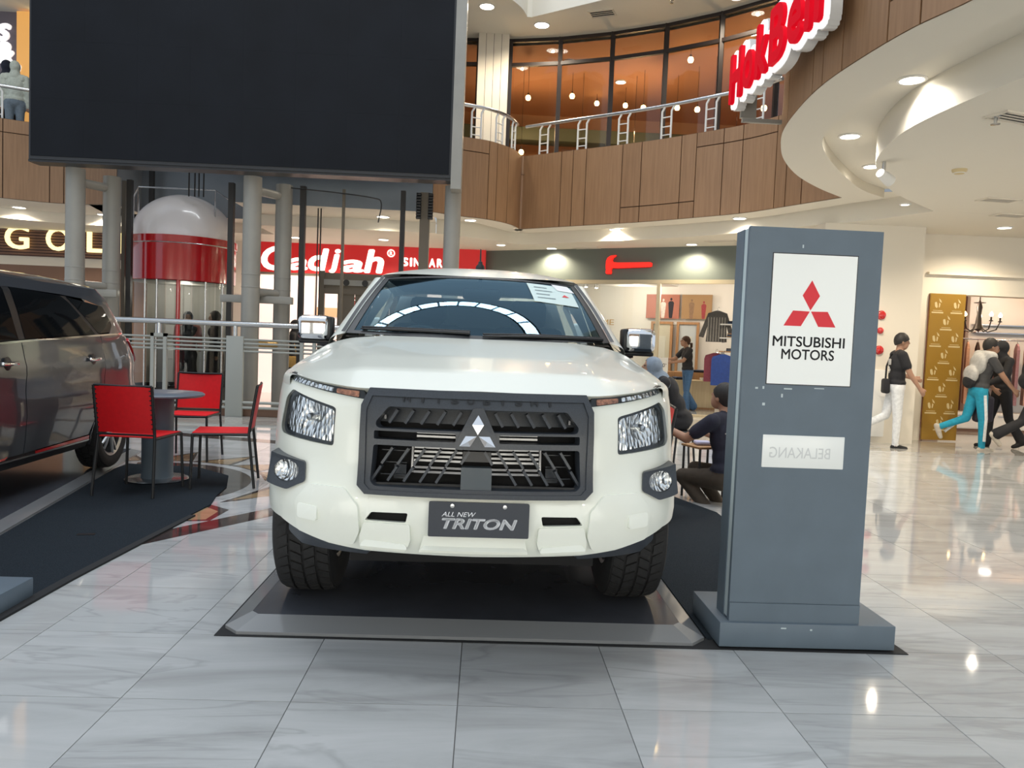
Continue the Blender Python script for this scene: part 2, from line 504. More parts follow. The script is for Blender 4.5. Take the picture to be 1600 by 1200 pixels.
far_y = T0Y + 13 * TS
MB().box(-16, 16, far_y, 24, -0.006, 0).build('stone_floor', M_FLOORFAR, FLOOR)
MB().box(-16, 16, -8, T0Y - 2 * TS, -0.006, 0).build('stone_floor', M_FLOORFAR, FLOOR)
for j, (i0, i1) in ROWS.items():          # stone beyond the last single tile of each row
    y = T0Y + j * TS
    for x0, x1 in ((-16, T0X + i0 * TS), (T0X + (i1 + 1) * TS, 16)): MB().box(x0, x1, y, y + TS, -0.006, -0.0002).build('stone_strip', M_FLOORFAR, FLOOR)

# inlaid medallion around the table: pieces of coloured stone
def inlay(pts, m, z=0.0012):
    n = len(pts)
    o = MB().vf([(x, y, z) for x, y in pts] + [(x, y, -0.002) for x, y in pts], [tuple(range(n))] + [(i, (i + 1) % n, n + (i + 1) % n, n + i) for i in range(n)]).build('inlay_stone', m, FLOOR)
    return o
RC, RR = (-3.05, 6.55), 1.07
inlay([(-2.09, 4.62), (-0.95, 6.35), (-1.15, 6.42), (-2.09, 4.98)], M_INLAYD)
inlay([(-2.085, 5.00), (-1.165, 6.43), (-1.30, 6.50), (-1.86, 5.66), (-1.87, 5.36), (-2.085, 5.28)], M_INLAYW)
inlay([(-2.07, 5.31), (-1.90, 5.37), (-1.90, 5.62), (-2.03, 5.75)], M_INLAYT, 0.0018)
inlay([(-2.085, 5.28), (-1.86, 5.33), (-1.84, 5.68), (-2.06, 5.86)], M_INLAYD, 0.0015)
inlay([(-1.99, 5.84), (-1.84, 5.69), (-1.27, 6.52), (-1.42, 6.60)], M_INLAYW, 0.0016)
inlay([(-1.93, 6.02), (-1.56, 6.30), (-1.50, 6.62), (-1.74, 6.58)], M_INLAYT, 0.0018)
inlay([(-1.99, 5.92), (-1.52, 6.26), (-1.40, 6.70), (-1.78, 6.64)], M_INLAYD, 0.0014)
inlay([(-1.62, 6.70), (-1.25, 6.75), (-1.2, 7.1), (-1.60, 6.95)], M_INLAYW, 0.0016)
inlay([(-1.66, 6.98), (-1.20, 7.12), (-1.2, 7.45), (-1.62, 7.40)], M_INLAYT, 0.0016)
ring = []
for k in range(18):
    a0 = math.radians(-38 + 8 * k); a1 = math.radians(-38 + 8 * (k + 1))
    pt = lambda r, a: (RC[0] + r * math.cos(a), RC[1] + r * math.sin(a))
    inlay([pt(RR, a0), pt(RR + 0.10, a0), pt(RR + 0.10, a1), pt(RR, a1)], M_INLAYW, 0.0022)
    inlay([pt(RR - 0.22, a0), pt(RR - 0.005, a0), pt(RR - 0.005, a1), pt(RR - 0.22, a1)], M_INLAYD, 0.0020)
for k in range(6):
    a = math.radians(18 + 22 * k)
    inlay([pt(RR + 0.14, a), pt(RR + 0.62, a + 0.10), pt(RR + 0.14, a + 0.30)], M_INLAYT, 0.0017)
    inlay([pt(RR + 0.11, a - 0.05), pt(RR + 0.72, a + 0.10), pt(RR + 0.11, a + 0.36)], M_INLAYD, 0.0013)
inlay([(-4.2, 9.7), (-1.0, 8.75), (-1.0, 9.0), (-4.2, 9.95)], M_INLAYD)

# ---- upper gallery: outline of the opening above the hall (seen from below), height 3.5 to 4.9
Z0, Z1 = 3.5, 4.9
V_RIGHT = [(3.3, 1.5), (3.1, 3.2), (2.90, 4.55), (2.74, 5.15), (2.66, 5.9), (2.66, 6.4), (2.73, 6.98), (2.84, 7.55), (3.01, 8.06), (3.3, 8.71), (3.77, 9.46), (4.34, 10.12), (4.87, 10.62)]
V_BACK = [(4.87, 10.62), (4.55, 11.2), (4.05, 12.1), (3.45, 12.75), (2.64, 13.50), (1.45, 14.38), (0.58, 15.02)]
V_LEFT = [(0.58, 15.02), (0.46, 14.62), (0.24, 14.26), (-0.08, 13.96), (-0.54, 13.76), (-1.0, 13.45)]
V_LIFT = [(-1.0, 13.45), (-4.35, 13.35), (-4.35, 15.3), (-6.75, 15.3), (-6.75, 14.3)]
V_WEST = [(-6.75, 14.3), (-7.8, 14.42), (-8.7, 14.06), (-10.2, 13.2), (-11.5, 12.0)]
cr, cb, cl, cw = smooth_curve(V_RIGHT, 6), smooth_curve(V_BACK, 6), smooth_curve(V_LEFT, 6), smooth_curve(V_WEST, 6)

def resample(c, step):
    P = np.array(c); s = np.concatenate([[0], np.cumsum(np.hypot(*(np.diff(P, axis=0).T)))])
    return P, s
def at_s(P, s, q): return np.array([np.interp(q, s, P[:, 0]), np.interp(q, s, P[:, 1])])
def nrm(P, s, q):
    a = at_s(P, s, max(0, q - 0.02)); b = at_s(P, s, min(s[-1], q + 0.02)); t = b - a; t /= np.linalg.norm(t)
    return np.array([t[1], -t[0]])
rnd = random.Random(3)
def fascia(curve, name, side, z0=Z0, z1=Z1, wood_m=M_WOOD):
    """clad balcony front: backing sheet plus single laminate boards"""
    P, s = resample(curve, 0.2)
    mb = MB(); N = max(2, int(s[-1] / 0.15))
    def bk(i, j):
        p = at_s(P, s, i * s[-1]); n = nrm(P, s, i * s[-1]) * side
        return Vector((p[0] - n[0] * 0.02, p[1] - n[1] * 0.02, z0 + (z1 - z0) * j))
    root = struct(name, mb.grid(bk, N, 1), M_WOODGAP)
    q = 0.0; widths = [0.62, 0.28, 0.22, 0.75, 0.30, 0.48, 0.26, 0.66, 0.34]
    k = 0
    while q < s[-1] - 0.05:
        w = min(widths[k % len(widths)] * rnd.uniform(0.85, 1.2), s[-1] - q)
        if s[-1] - q - w < 0.22: w = s[-1] - q
        mode = (k // 3) % 4
        zs = {0: [z0, z1], 1: [z0, z1 - 0.24, z1], 2: [z0, z0 + 0.28, z1], 3: [z0, z1]}[mode]
        for a, b in zip(zs, zs[1:]):
            m = MB(); n = max(1, int(w / 0.14)); g = 0.008
            def f(i, j, d):
                x = q + g + (w - 2 * g) * i; p = at_s(P, s, x); nn = nrm(P, s, x) * side
                return Vector((p[0] + nn[0] * d, p[1] + nn[1] * d, a + g + (b - a - 2 * g) * j))
            m.grid(lambda i, j: f(i, j, 0.0), n, 1)
            for jj in (0, 1): m.grid(lambda i, j: f(i, jj, -0.02 * j), n, 1)
            for ii in (0, 1): m.grid(lambda i, j: f(ii, i, -0.02 * j), 1, 1)
            m.build('wood_panel', wood_m, root, 40, weld=1e-4)
        q += w; k += 1
    return root
FR = fascia(cr, 'trim_1', -1)
FB = fascia(cb, 'trim_2', -1)
FL = fascia(cl, 'trim_3', -1)
FW = fascia(cw, 'trim_4', -1)
MB().prism([(0.48, 15.03), (0.58, 14.995), (0.66, 15.0), (0.62, 15.2), (0.5, 15.2)], lambda u, v, d: Vector((u, v, d)), Z0, Z1).build('corner_post', M_WOOD, FB)
mb = MB()
for (x0, y0), (x1, y1) in zip(V_LIFT, V_LIFT[1:]): mb.vf([(x0, y0, Z0), (x1, y1, Z0), (x1, y1, Z1), (x0, y0, Z1)], [(0, 1, 2, 3)])
struct('trim_5', mb, M_GREYCLAD)

def offset_curve(c, d):
    P = np.array(c, float); out = []
    for i in range(len(P)):
        a = P[max(0, i - 1)]; b = P[min(len(P) - 1, i + 1)]; t = (b - a) / np.linalg.norm(b - a)
        out.append((P[i][0] + t[1] * d, P[i][1] - t[0] * d))
    return out
def strip(mb, A, za, B, zb):
    vs = [(x, y, za) for x, y in A] + [(x, y, zb) for x, y in B]; n = len(A)
    mb.vf(vs, [(i, i + 1, n + i + 1, n + i) for i in range(n - 1)])
def fill_poly(pts, z):
    """flat sheet inside an outline"""
    mb = MB(); vs = [mb.bm.verts.new((x, y, z)) for x, y in pts]
    for i in range(len(vs)): mb.bm.edges.new((vs[i], vs[(i + 1) % len(vs)]))
    bmesh.ops.triangle_fill(mb.bm, edges=list(mb.bm.edges), use_beauty=True, normal=(0, 0, 1))
    return mb
def rs(c, n):
    P, s = resample(c, 0.1); return [tuple(at_s(P, s, s[-1] * i / n)) for i in range(n + 1)]

# stepped white soffit under the right-hand gallery: rim, raised channel, dropped ceiling
R1 = rs(cr, 60)
R2 = rs(smooth_curve([(3.9, 1.5), (3.6, 3.2), (3.3, 4.5), (3.16, 5.64), (3.16, 6.63), (3.24, 7.42), (3.45, 8.05), (3.98, 8.9), (4.80, 9.98), (5.4, 10.5)], 6), 60)
R3 = rs(smooth_curve([(4.6, 1.5), (4.2, 3.2), (3.75, 4.9), (3.60, 5.93), (3.60, 6.73), (3.84, 7.65), (4.17, 8.26), (4.85, 9.2), (5.95, 10.23)], 6), 60)
mb = MB(); strip(mb, R1, Z0, R2, Z0); strip(mb, R2, Z0, R2, 3.62); strip(mb, R2, 3.62, R3, 3.62); strip(mb, R3, 3.62, R3, 3.30)
struct('trim_6', mb, M_PLASTER, None, 30)
# lit soffit below the back gallery
B1 = rs(cb + cl[1:], 60)
B2 = rs(smooth_curve([(5.4, 10.5), (5.0, 11.3), (4.45, 12.35), (3.75, 13.15), (2.9, 13.9), (1.7, 14.75), (0.62, 15.5), (0.1, 14.95), (-0.3, 14.4), (-1.0, 14.0)], 6), 60)
B3 = rs(smooth_curve([(5.95, 10.23), (5.55, 11.1), (5.02, 11.75), (4.4, 12.6), (3.73, 13.4), (2.7, 14.3), (1.69, 15.0), (0.7, 15.7), (-0.10, 15.1), (-1.0, 14.7)], 6), 60)
mb = MB(); strip(mb, B1, Z0, B2, Z0); strip(mb, B2, Z0, B2, 3.58); strip(mb, B2, 3.58, B3, 3.58); strip(mb, B3, 3.58, B3, 3.30)
struct('trim_7', mb, M_PLASTER, None, 30)
mb = MB()
mb.vf([(-4.35, 13.35, Z0), (-1.0, 13.45, Z0), (-1.0, 14.6, Z0), (-4.35, 14.6, Z0)], [(0, 1, 2, 3)]).vf([(-4.35, 14.6, Z0), (-1.0, 14.6, Z0), (-1.0, 14.6, 3.3), (-4.35, 14.6, 3.3)], [(0, 1, 2, 3)])
W1 = rs(cw, 20); strip(mb, W1, Z0, [(x - 0.3, y + 1.3) for x, y in W1], Z0); strip(mb, [(x - 0.3, y + 1.3) for x, y in W1], Z0, [(x - 0.3, y + 1.3) for x, y in W1], 3.3)
mb.vf([(-6.75, 15.3, Z0), (-4.35, 15.3, Z0), (-4.35, 15.9, Z0), (-6.75, 15.9, Z0)], [(0, 1, 2, 3)])
mb.vf([(-6.75, 15.9, 3.3), (-4.35, 15.9, 3.3), (-4.35, 15.9, Z0), (-6.75, 15.9, Z0)], [(0, 1, 2, 3)]).vf([(-4.35, 14.6, 3.3), (-4.35, 15.9, 3.3), (-4.35, 15.9, Z0), (-4.35, 14.6, Z0)], [(0, 1, 2, 3)])
mb.vf([(-7.3, 15.3, Z0), (-6.7, 15.3, Z0), (-6.7, 16.2, Z0), (-7.3, 16.2, Z0)], [(0, 1, 2, 3)]).vf([(-6.75, 14.3, Z0), (-6.75, 15.9, Z0), (-7.6, 15.9, Z0), (-7.3, 14.4, Z0)], [(0, 1, 2, 3)])
mb.vf([(-7.75, 14.45, Z0 + .004), (-6.72, 14.30, Z0 + .004), (-6.72, 16.4, Z0 + .004), (-8.8, 16.4, Z0 + .004)], [(0, 1, 2, 3)])
struct('trim_8', mb, M_PLASTER)
# ground-floor ceiling
mb = MB()
strip(mb, R3, 3.3, [(16, 1.5 + 8.7 * i / 60) for i in range(61)], 3.3)
strip(mb, B3, 3.3, [(16 - 17 * i / 60, 10.23 + 9 * min(1, i / 25)) for i in range(61)], 3.3)
strip(mb, [(-1.0, 14.6), (-4.35, 14.6), (-4.35, 15.9), (-6.75, 15.9)] + [(x - 0.3, y + 1.3) for x, y in W1], 3.3, [(-1.0, 19.2), (-4.35, 19.2), (-4.36, 19.2), (-6.75, 19.2)] + [(x - 2.0, 19.2) for x, y in W1], 3.3)
struct('ceiling', mb, M_PLASTER)
# gallery deck and its ceiling
ALL = R1 + B1[1:] + [(-4.35, 13.35), (-4.35, 15.3), (-6.75, 15.3)] + W1 + [(-14, 12.0), (-14, 22), (16, 22), (16, 1.5)]
o = struct('floor_2', fill_poly(ALL, 4.55), M_FLOORFAR)
UP = R1 + B1[1:] + [(-1.2, 13.4), (-6.75, 13.4)] + W1
struct('ceiling_2', fill_poly(UP + [(-14, 12.0), (-14, 22), (16, 22), (16, 1.5)], 7.5), M_PLASTER)
mb = MB(); strip(mb, UP, 7.5, UP, 8.6); struct('trim_10', mb, M_PLASTER)

# ---- restaurant glazing upstairs
GL = [(-1.5, 16.3), (-0.35, 16.15)], [(0.30, 16.12), (1.30, 15.86), (2.30, 15.46), (3.25, 14.93), (4.12, 14.28), (4.9, 13.5), (5.55, 12.6), (6.1, 11.6)]
gwin = empty('window_1', (0, 0, 0)); gwin['kind'] = 'structure'
bars = [4.55, 5.05, 6.98, 7.5]
for run in GL:
    for k, (a, b) in enumerate(zip(run, run[1:])):
        A = Vector((a[0], a[1], 0)); B = Vector((b[0], b[1], 0)); d = (B - A).normalized(); n = Vector((d.y, -d.x, 0))
        for z0, z1 in ((4.6, 6.95), (7.02, 7.46)):
            mbp = MB().prism([(0.03, z0), ((B - A).length - 0.03, z0), ((B - A).length - 0.03, z1), (0.03, z1)], lambda u, v, w: A + d * u + n * w + Vector((0, 0, v)), -0.006, 0.006)
            mbp.build('pane', M_SHOPGLASS, gwin)
        for z in (4.58, 6.985, 7.47):
            MB().prism([(0, z - 0.035), ((B - A).length, z - 0.035), ((B - A).length, z + 0.035), (0, z + 0.035)], lambda u, v, w: A + d * u + n * w + Vector((0, 0, v)), -0.035, 0.035).build('transom', M_MULLION, gwin)
    for p in run:
        MB().box(p[0] - 0.042, p[0] + 0.042, p[1] - 0.042, p[1] + 0.042, 4.55, 7.5).build('mullion', M_MULLION, gwin)
# pale panelled pier between the two glazed runs
pier = struct('wall_pier', MB().box(-0.36, 0.26, 15.85, 16.4, 4.55, 7.5), M_WOODGAP); pier.name = 'wall_gallery'
for k in range(4): MB().box(-0.36 + 0.156 * k + 0.004, -0.36 + 0.156 * (k + 1) - 0.004, 15.83, 15.85, 4.55, 7.5).build('pier_board', M_PLASTERW, pier)
# restaurant room
mb = MB()
mb.vf([(-4, 21, 4.55), (9, 21, 4.55), (9, 21, 7.45), (-4, 21, 7.45)], [(0, 1, 2, 3)]).vf([(9, 11, 4.55), (9, 21, 4.55), (9, 21, 7.45), (9, 11, 7.45)], [(0, 1, 2, 3)]).vf([(-4, 16.3, 4.55), (-4, 21, 4.55), (-4, 21, 7.45), (-4, 16.3, 7.45)], [(0, 1, 2, 3)])
struct('wall_restaurant', mb, M_AMBERWALL)
grun = [(-4, 16.4)] + [(x + 0.05, y + 0.12) for x, y in GL[1]] + [(9, 11.6)]
mb = MB(); strip(mb, grun, 7.42, [(x, 21) for x, y in grun], 7.42); struct('ceiling_3', mb, M_AMBERCEIL)
for (y, z, h, dp) in ((19.2, 6.3, 0.32, 0.5), (20.2, 5.6, 0.22, 0.4)):
    tag(MB().bbox(-3.6, 5.2, y, y + dp, z, z + h, 0.02).build('ceiling_beam', M_GREENBEAM, None, 40), 'dark green beam hung %s in the amber restaurant' % ('high' if z > 6 else 'low'), 'beam')
tag(MB().bbox(-3.6, 8.6, 20.5, 20.9, 5.15, 5.4, 0.02).build('light_shelf', mat('lit_shelf', (0.7, 0.4, 0.15), 0.6, emit=(1, 0.5, 0.15), estr=0.5), None, 40), 'glowing amber shelf along the restaurant back wall', 'shelf')
def bulb_light(name, loc, power, color, r=0.07):
    d = bpy.data.lights.new(name, 'POINT'); d.energy = power; d.color = color; d.shadow_soft_size = r
    o = bpy.data.objects.new(name, d); COL.objects.link(o); o.location = loc
for x, y in ((0.8, 18.2), (3.2, 17.6), (5.6, 15.8), (6.9, 14.0)): bulb_light('restaurant_lamp', (x, y, 6.2), 75, (1.0, 0.60, 0.30))
rl = [(0.75, 17.4, 6.75), (1.75, 17.6, 6.9), (2.5, 19.0, 7.2), (3.1, 18.4, 7.0), (3.3, 17.2, 6.6), (4.1, 17.4, 6.7), (4.4, 16.8, 6.5), (3.9, 15.6, 7.1), (5.1, 14.6, 7.0), (5.3, 15.2, 6.1), (4.9, 15.6, 5.7), (0.65, 17.6, 5.6), (2.0, 17.6, 5.6), (3.2, 17.6, 5.5), (4.6, 16.2, 5.5), (5.2, 15.0, 5.55)]
for k, (x, y, z) in enumerate(rl):
    row = sorted([q for q in rl if (q[2] > 6) == (z > 6)], key=lambda q: q[0] / q[1]); nth = ('first', 'second', 'third', 'fourth', 'fifth', 'sixth', 'seventh', 'eighth', 'ninth', 'tenth')[row.index((x, y, z))]
    t = empty('pendant_lamp', (x, y, z), 0, 'small warm pendant lamp behind the restaurant glass, %s from the left in the %s row' % (nth, 'upper' if z > 6 else 'lower'), 'lamp', 'restaurant pendant lamps')
    MB().lathe([(0.0, -0.06), (0.045, -0.045), (0.06, 0.0), (0.045, 0.045), (0.015, 0.06)], 12).build('bulb', M_WARM, t, 60)
    MB().lathe([(0.015, 0.06), (0.02, 0.10), (0.004, 0.11), (0.004, 7.42 - z)], 8).build('cord', M_MULLION, t, 60)
for k, (x, y) in enumerate([(1.6, 16.9), (2.9, 18.0), (4.9, 14.9)]):
    t = empty('ceiling_lamp', (x, y, 7.42), 0, 'white round ceiling lamp inside the upstairs restaurant, %s of three from the left' % ('first', 'second', 'third')[k], 'lamp', 'restaurant ceiling lamps')
    MB().lathe([(0.13, 0.0), (0.13, -0.03), (0.11, -0.03)], 20).build('ring', M_WHITEPAINT, t, 40); MB().lathe([(0.0, -0.022), (0.112, -0.022)], 20).build('diffuser', M_LAMPW, t)

# gallery balustrade
def balustrade(curve, label, n_post, inset=0.10, s0=0.0, s1=1.0):
    P, s = resample(curve, .1); root = empty('balustrade', (0, 0, 0), 0, label, 'railing')
    pts = []
    for i in range(41):
        q = s[-1] * (s0 + (s1 - s0) * i / 40); p = at_s(P, s, q); n = nrm(P, s, q); pts.append((p[0] + n[0] * inset, p[1] + n[1] * inset))
    MB().tube([(x, y, 5.48) for x, y in pts], 0.032, 10).build('handrail', M_STEEL, root, 60)
    for k in range(n_post):
        q = s[-1] * (s0 + (s1 - s0) * (k + 0.5) / n_post); p = at_s(P, s, q); n = nrm(P, s, q); t = np.array([-n[1], n[0]])
        post = None
        for e in (-0.09, 0.09):
            b = p + n * inset + t * e
            o = MB().tube([(b[0], b[1], 4.85), (b[0], b[1], 5.38), (b[0] - n[0] * 0.0 + t[0] * 0.05, b[1] + t[1] * 0.05, 5.46)], 0.018, 8).build('baluster', M_WHITEPAINT, root, 60)
        for z in (4.98, 5.12, 5.28):
            a = p + n * inset - t * 0.09; b = p + n * inset + t * 0.09
            MB().tube([(a[0], a[1], z), (b[0], b[1], z)], 0.010, 6).build('rung', M_WHITEPAINT, root, 60)
balustrade(cb[::-1], 'steel handrail on white ladder posts along the gallery below the restaurant glass', 6, -0.10, 0.0, 0.80)
balustrade(cl[::-1], 'short curved steel handrail in front of the pale upstairs pier', 4, -0.10, 0.0, 0.97)
balustrade(cw, 'steel handrail on the gallery left of the big screen', 4, 0.10)

# ---- ground-floor shop fronts
SF0, SF1 = Vector((-0.05, 17.1, 0)), Vector((4.85, 14.35, 0)); SD = (SF1 - SF0).normalized(); SN = Vector((SD.y, -SD.x, 0)); SL = (SF1 - SF0).length
def SP(u, v, d=0.0): return SF0 + SD * u + SN * d + Vector((0, 0, v))
struct('wall_shop', MB().prism([(0, 2.66), (SL, 2.66), (SL, 3.32), (0, 3.32)], SP, -0.12, 0.0), M_GREENGREY)
win = empty('window_2', (0, 0, 0)); win['kind'] = 'structure'
for z0, z1 in ((2.58, 2.66), (0.0, 0.05)): MB().prism([(0, z0), (SL, z0), (SL, z1), (0, z1)], SP, -0.06, 0.02).build('shopfront_rail', M_CHAMPAGNE, win)
for u in (0.03, 1.55, 3.95, SL - 0.05): MB().prism([(u - 0.035, 0.05), (u + 0.035, 0.05), (u + 0.035, 2.58), (u - 0.035, 2.58)], SP, -0.06, 0.02).build('shopfront_post', M_CHAMPAGNE, win)
for u0, u1 in ((0.07, 1.51), (1.6, 3.9)): MB().prism([(u0, 0.05), (u1, 0.05), (u1, 2.58), (u0, 2.58)], SP, -0.025, -0.015).build('pane', M_SHOPGLASS, win)
# its room
mb = MB(); DP = 4.2
mb.vf([SP(0, 0, -DP), SP(SL + 1.5, 0, -DP), SP(SL + 1.5, 3.2, -DP), SP(0, 3.2, -DP)], [(0, 1, 2, 3)]).vf([SP(0, 0, -DP), SP(0, 0, -.05), SP(0, 3.2, -.05), SP(0, 3.2, -DP)], [(0, 1, 2, 3)])
mb.vf([SP(SL + 0.15, 0, -DP), SP(SL + 0.15, 0, -.05), SP(SL + 0.15, 3.2, -.05), SP(SL + 0.15, 3.2, -DP)], [(0, 1, 2, 3)])
struct('wall_boutique', mb, M_WHITEPAINT)
mb = MB().vf([SP(0, 3.1, -DP), SP(SL + .15, 3.1, -DP), SP(SL + .15, 3.1, -.05), SP(0, 3.1, -.05)], [(0, 1, 2, 3)]); struct('ceiling_4', mb, M_WHITEPAINT)
for u, d in ((1.2, -1.6), (3.2, -1.4), (2.4, -3.2), (4.6, -2.6)): bulb_light('boutique_lamp', SP(u, 2.6, d), 38, (1.0, 0.84, 0.66))
# dark lowered ceiling tray seen through the glass
tag(MB().prism([(0.2, 2.80), (3.4, 2.80), (3.4, 2.92), (0.2, 2.92)], SP, -3.4, -0.8).build('ceiling_tray', M_WHITEPAINT), 'pale dropped ceiling tray inside the clothes shop', 'ceiling tray')

# wall beside the boutique, white pier, right-hand shop
mb = MB().box(5.05, 6.60, 11.5, 12.6, 0, 3.3).vf([(4.85, 14.35, 0), (5.05, 12.6, 0), (5.05, 12.6, 3.3), (4.85, 14.35, 3.3)], [(0, 1, 2, 3)])
struct('wall_pillar', mb, M_PLASTERW)
struct('trim_9', MB().box(6.60, 7.05, 12.09, 12.2, 0, 3.3).box(7.05, 14, 12.09, 12.35, 2.36, 3.3).box(7.0, 14, 12.03, 12.10, 2.66, 2.70), M_PLASTERW)
mb = MB().vf([(6.7, 15.6, 0), (14, 15.6, 0), (14, 15.6, 3.0), (6.7, 15.6, 3.0)], [(0, 1, 2, 3)]).vf([(6.7, 12.3, 0), (6.7, 15.6, 0), (6.7, 15.6, 3.0), (6.7, 12.3, 3.0)], [(0, 1, 2, 3)])
struct('wall_right', mb, M_ROSE)
struct('ceiling_5', MB().vf([(6.7, 12.3, 2.75), (14, 12.3, 2.75), (14, 15.6, 2.75), (6.7, 15.6, 2.75)], [(0, 1, 2, 3)]), mat('peach_ceiling', (0.75, 0.55, 0.36), 0.8))
for x, y in ((8.3, 13.3), (10.2, 13.4)): bulb_light('dress_shop_lamp', (x, y, 2.3), 34, (1.0, 0.74, 0.52))
struct('wall_white_bay', MB().box(9.35, 14, 14.6, 14.7, 0, 2.75), M_WHITEPAINT).name = 'wall_bay'
# shops on the left: red sign shop and the brown shop
struct('wall_left', MB().vf([(-5.2, 17.4, 2.62), (-0.05, 17.1, 2.62), (-0.05, 17.1, 3.32), (-5.2, 17.4, 3.32)], [(0, 1, 2, 3)]).vf([(-16, 17.0, 2.55), (-7.3, 17.0, 2.55), (-7.3, 17.0, 3.6), (-16, 17.0, 3.6)], [(0, 1, 2, 3)]).vf([(-7.3, 17.0, 0), (-5.2, 17.4, 0), (-5.2, 17.4, 3.32), (-7.3, 17, 3.32)], [(0, 1, 2, 3)]), M_PLASTERW)
struct('wall_brown', MB().vf([(-16, 17.02, 0), (-7.3, 17.02, 0), (-7.3, 17.02, 2.56), (-16, 17.02, 2.56)], [(0, 1, 2, 3)]), M_BROWNWALL)
struct('wall_back', MB().vf([(-6, 19.6, 0), (0.2, 19.6, 0), (0.2, 19.6, 3.3), (-6, 19.6, 3.3)], [(0, 1, 2, 3)]), mat('pink_white_wall', (0.80, 0.70, 0.66), 0.8))
for x in (-4.6, -2.8, -1.0): bulb_light('red_shop_lamp', (x, 18.3, 2.9), 40, (1.0, 0.86, 0.78))

# the hall behind the viewer, seen only as reflections; glowing panels and lamps added to brighten the truck front
M_FRONTFILL = mat('front_fill_glow', (0.8, 0.78, 0.7), 0.5, emit=(1.0, 0.97, 0.86), estr=3.2)
wf = struct('wall_front', MB().box(-15, 15, -8.3, -8.0, 3.3, 7.5).box(-15, -11, -8.3, -8.0, 0, 3.3).box(-4.2, -3.2, -8.3, -8.0, 0, 3.3).box(3.0, 4.0, -8.3, -8.0, 0, 3.3).box(11, 15, -8.3, -8.0, 0, 3.3), M_PLASTERW)
for x0, x1, m in ((-11, -4.2, M_BROWNWALL), (-3.2, 3.0, M_GREENGREY), (4.0, 11, M_WHITEPAINT)): MB().box(x0, x1, -8.8, -8.7, 0, 3.3).build('front_fill_panel', M_FRONTFILL, wf)
for k in range(20): MB().box(-15 + 1.5 * k + 0.01, -13.5 + 1.5 * k - 0.01, -8.0, -7.96, 3.5, 4.9).build('wood_panel', M_WOOD, wf)
for x in (-7.5, 0, 7.5): bulb_light('front_fill_lamp', (x, -7.2, 2.9), 60, (1.0, 0.88, 0.72))  # added fill for the truck front, no fitting modelled
# ================================================================== the white pickup
# local frame: x to the picture's right, y backwards from the bumper, z up from the platform
TRUCK = empty('pickup_truck', (-0.014, 2.95, 0.06), math.radians(0.9), 'white double-cab pickup truck with charcoal grille parked on the low platform', 'car')
_plan = smooth_curve([(-0.2, 0.010), (0, 0), (0.2, 0.008), (0.40, 0.036), (0.55, 0.074), (0.68, 0.130), (0.79, 0.215), (0.862, 0.325), (0.905, 0.46),
                      (0.928, 0.65), (0.936, 0.95), (0.935, 2.0), (0.935, 3.4), (0.925, 4.6), (0.915, 5.05), (0.88, 5.22), (0.78, 5.29), (0.4, 5.32), (0.0, 5.325)], 14)[14:]
_pl = np.array(_plan); _seg = np.hypot(*(np.diff(_pl, axis=0).T)); _S = np.concatenate([[0], np.cumsum(_seg)])
_tx = np.gradient(_pl[:, 0], _S); _ty = np.gradient(_pl[:, 1], _S)
_FZ = [0.30, 0.36, 0.42, 0.50, 0.56, 0.62, 0.68, 0.75, 0.90, 1.00, 1.06, 1.12]
_FI = [0.14, 0.10, 0.045, 0.012, 0.0, 0.004, 0.022, 0.045, 0.062, 0.085, 0.11, 0.15]
_SZ = [0.30, 0.42, 0.60, 0.80, 0.90, 1.00, 1.10, 1.16, 1.2]
_SI = [0.07, 0.035, 0.006, 0.0, 0.0, 0.012, 0.03, 0.045, 0.06]
def TB(s, z, off=0.0):
    """truck skin: s runs along the plan outline from the nose round to the tail, z is height"""
    sg = -1.0 if s < 0 else 1.0; a = abs(s)
    x = interp(a, _S, _pl[:, 0]); y = interp(a, _S, _pl[:, 1]); tx = interp(a, _S, _tx); ty = interp(a, _S, _ty)
    l = math.hypot(tx, ty); nx, ny = ty / l, -tx / l
    w = min(1.0, max(0.0, (y - 0.35) / 0.55)); w = w * w * (3 - 2 * w)
    si = interp(z, _SZ, _SI) * w; fi = interp(z, _FZ, _FI) * (1 - w)
    return Vector((sg * (x + nx * (off - si) - 0.25 * nx * fi), y + ny * off + fi, z))
def SX(x, z=0.8):
    """s for a lateral position on the front"""
    lo, hi = 0.0, 1.25
    for _ in range(30):
        m = (lo + hi) / 2
        if TB(m, z).x < abs(x): lo = m
        else: hi = m
    return math.copysign(lo, x)
def SY(y): return float(np.interp(y, _pl[60:-40, 1], _S[60:-40]))
def fx(pts): return [(SX(x, z), z) for x, z in pts]
def mir(pts): return [(-x, z) for x, z in pts][::-1]
def both(pts): return (pts, mir(pts))

AX1, AX2, WR = 0.90, 4.03, 0.385
def arch(yc, r, z0, n=14, rev=False):
    """wheel-arch points from front to back above z0"""
    a0 = math.asin(max(-1, min(1, (z0 - WR) / r)))
    pts = [(SY(yc - r * math.cos(a)), WR + r * math.sin(a)) for a in [a0 + (PI - 2 * a0) * i / n for i in range(n + 1)]]
    return pts

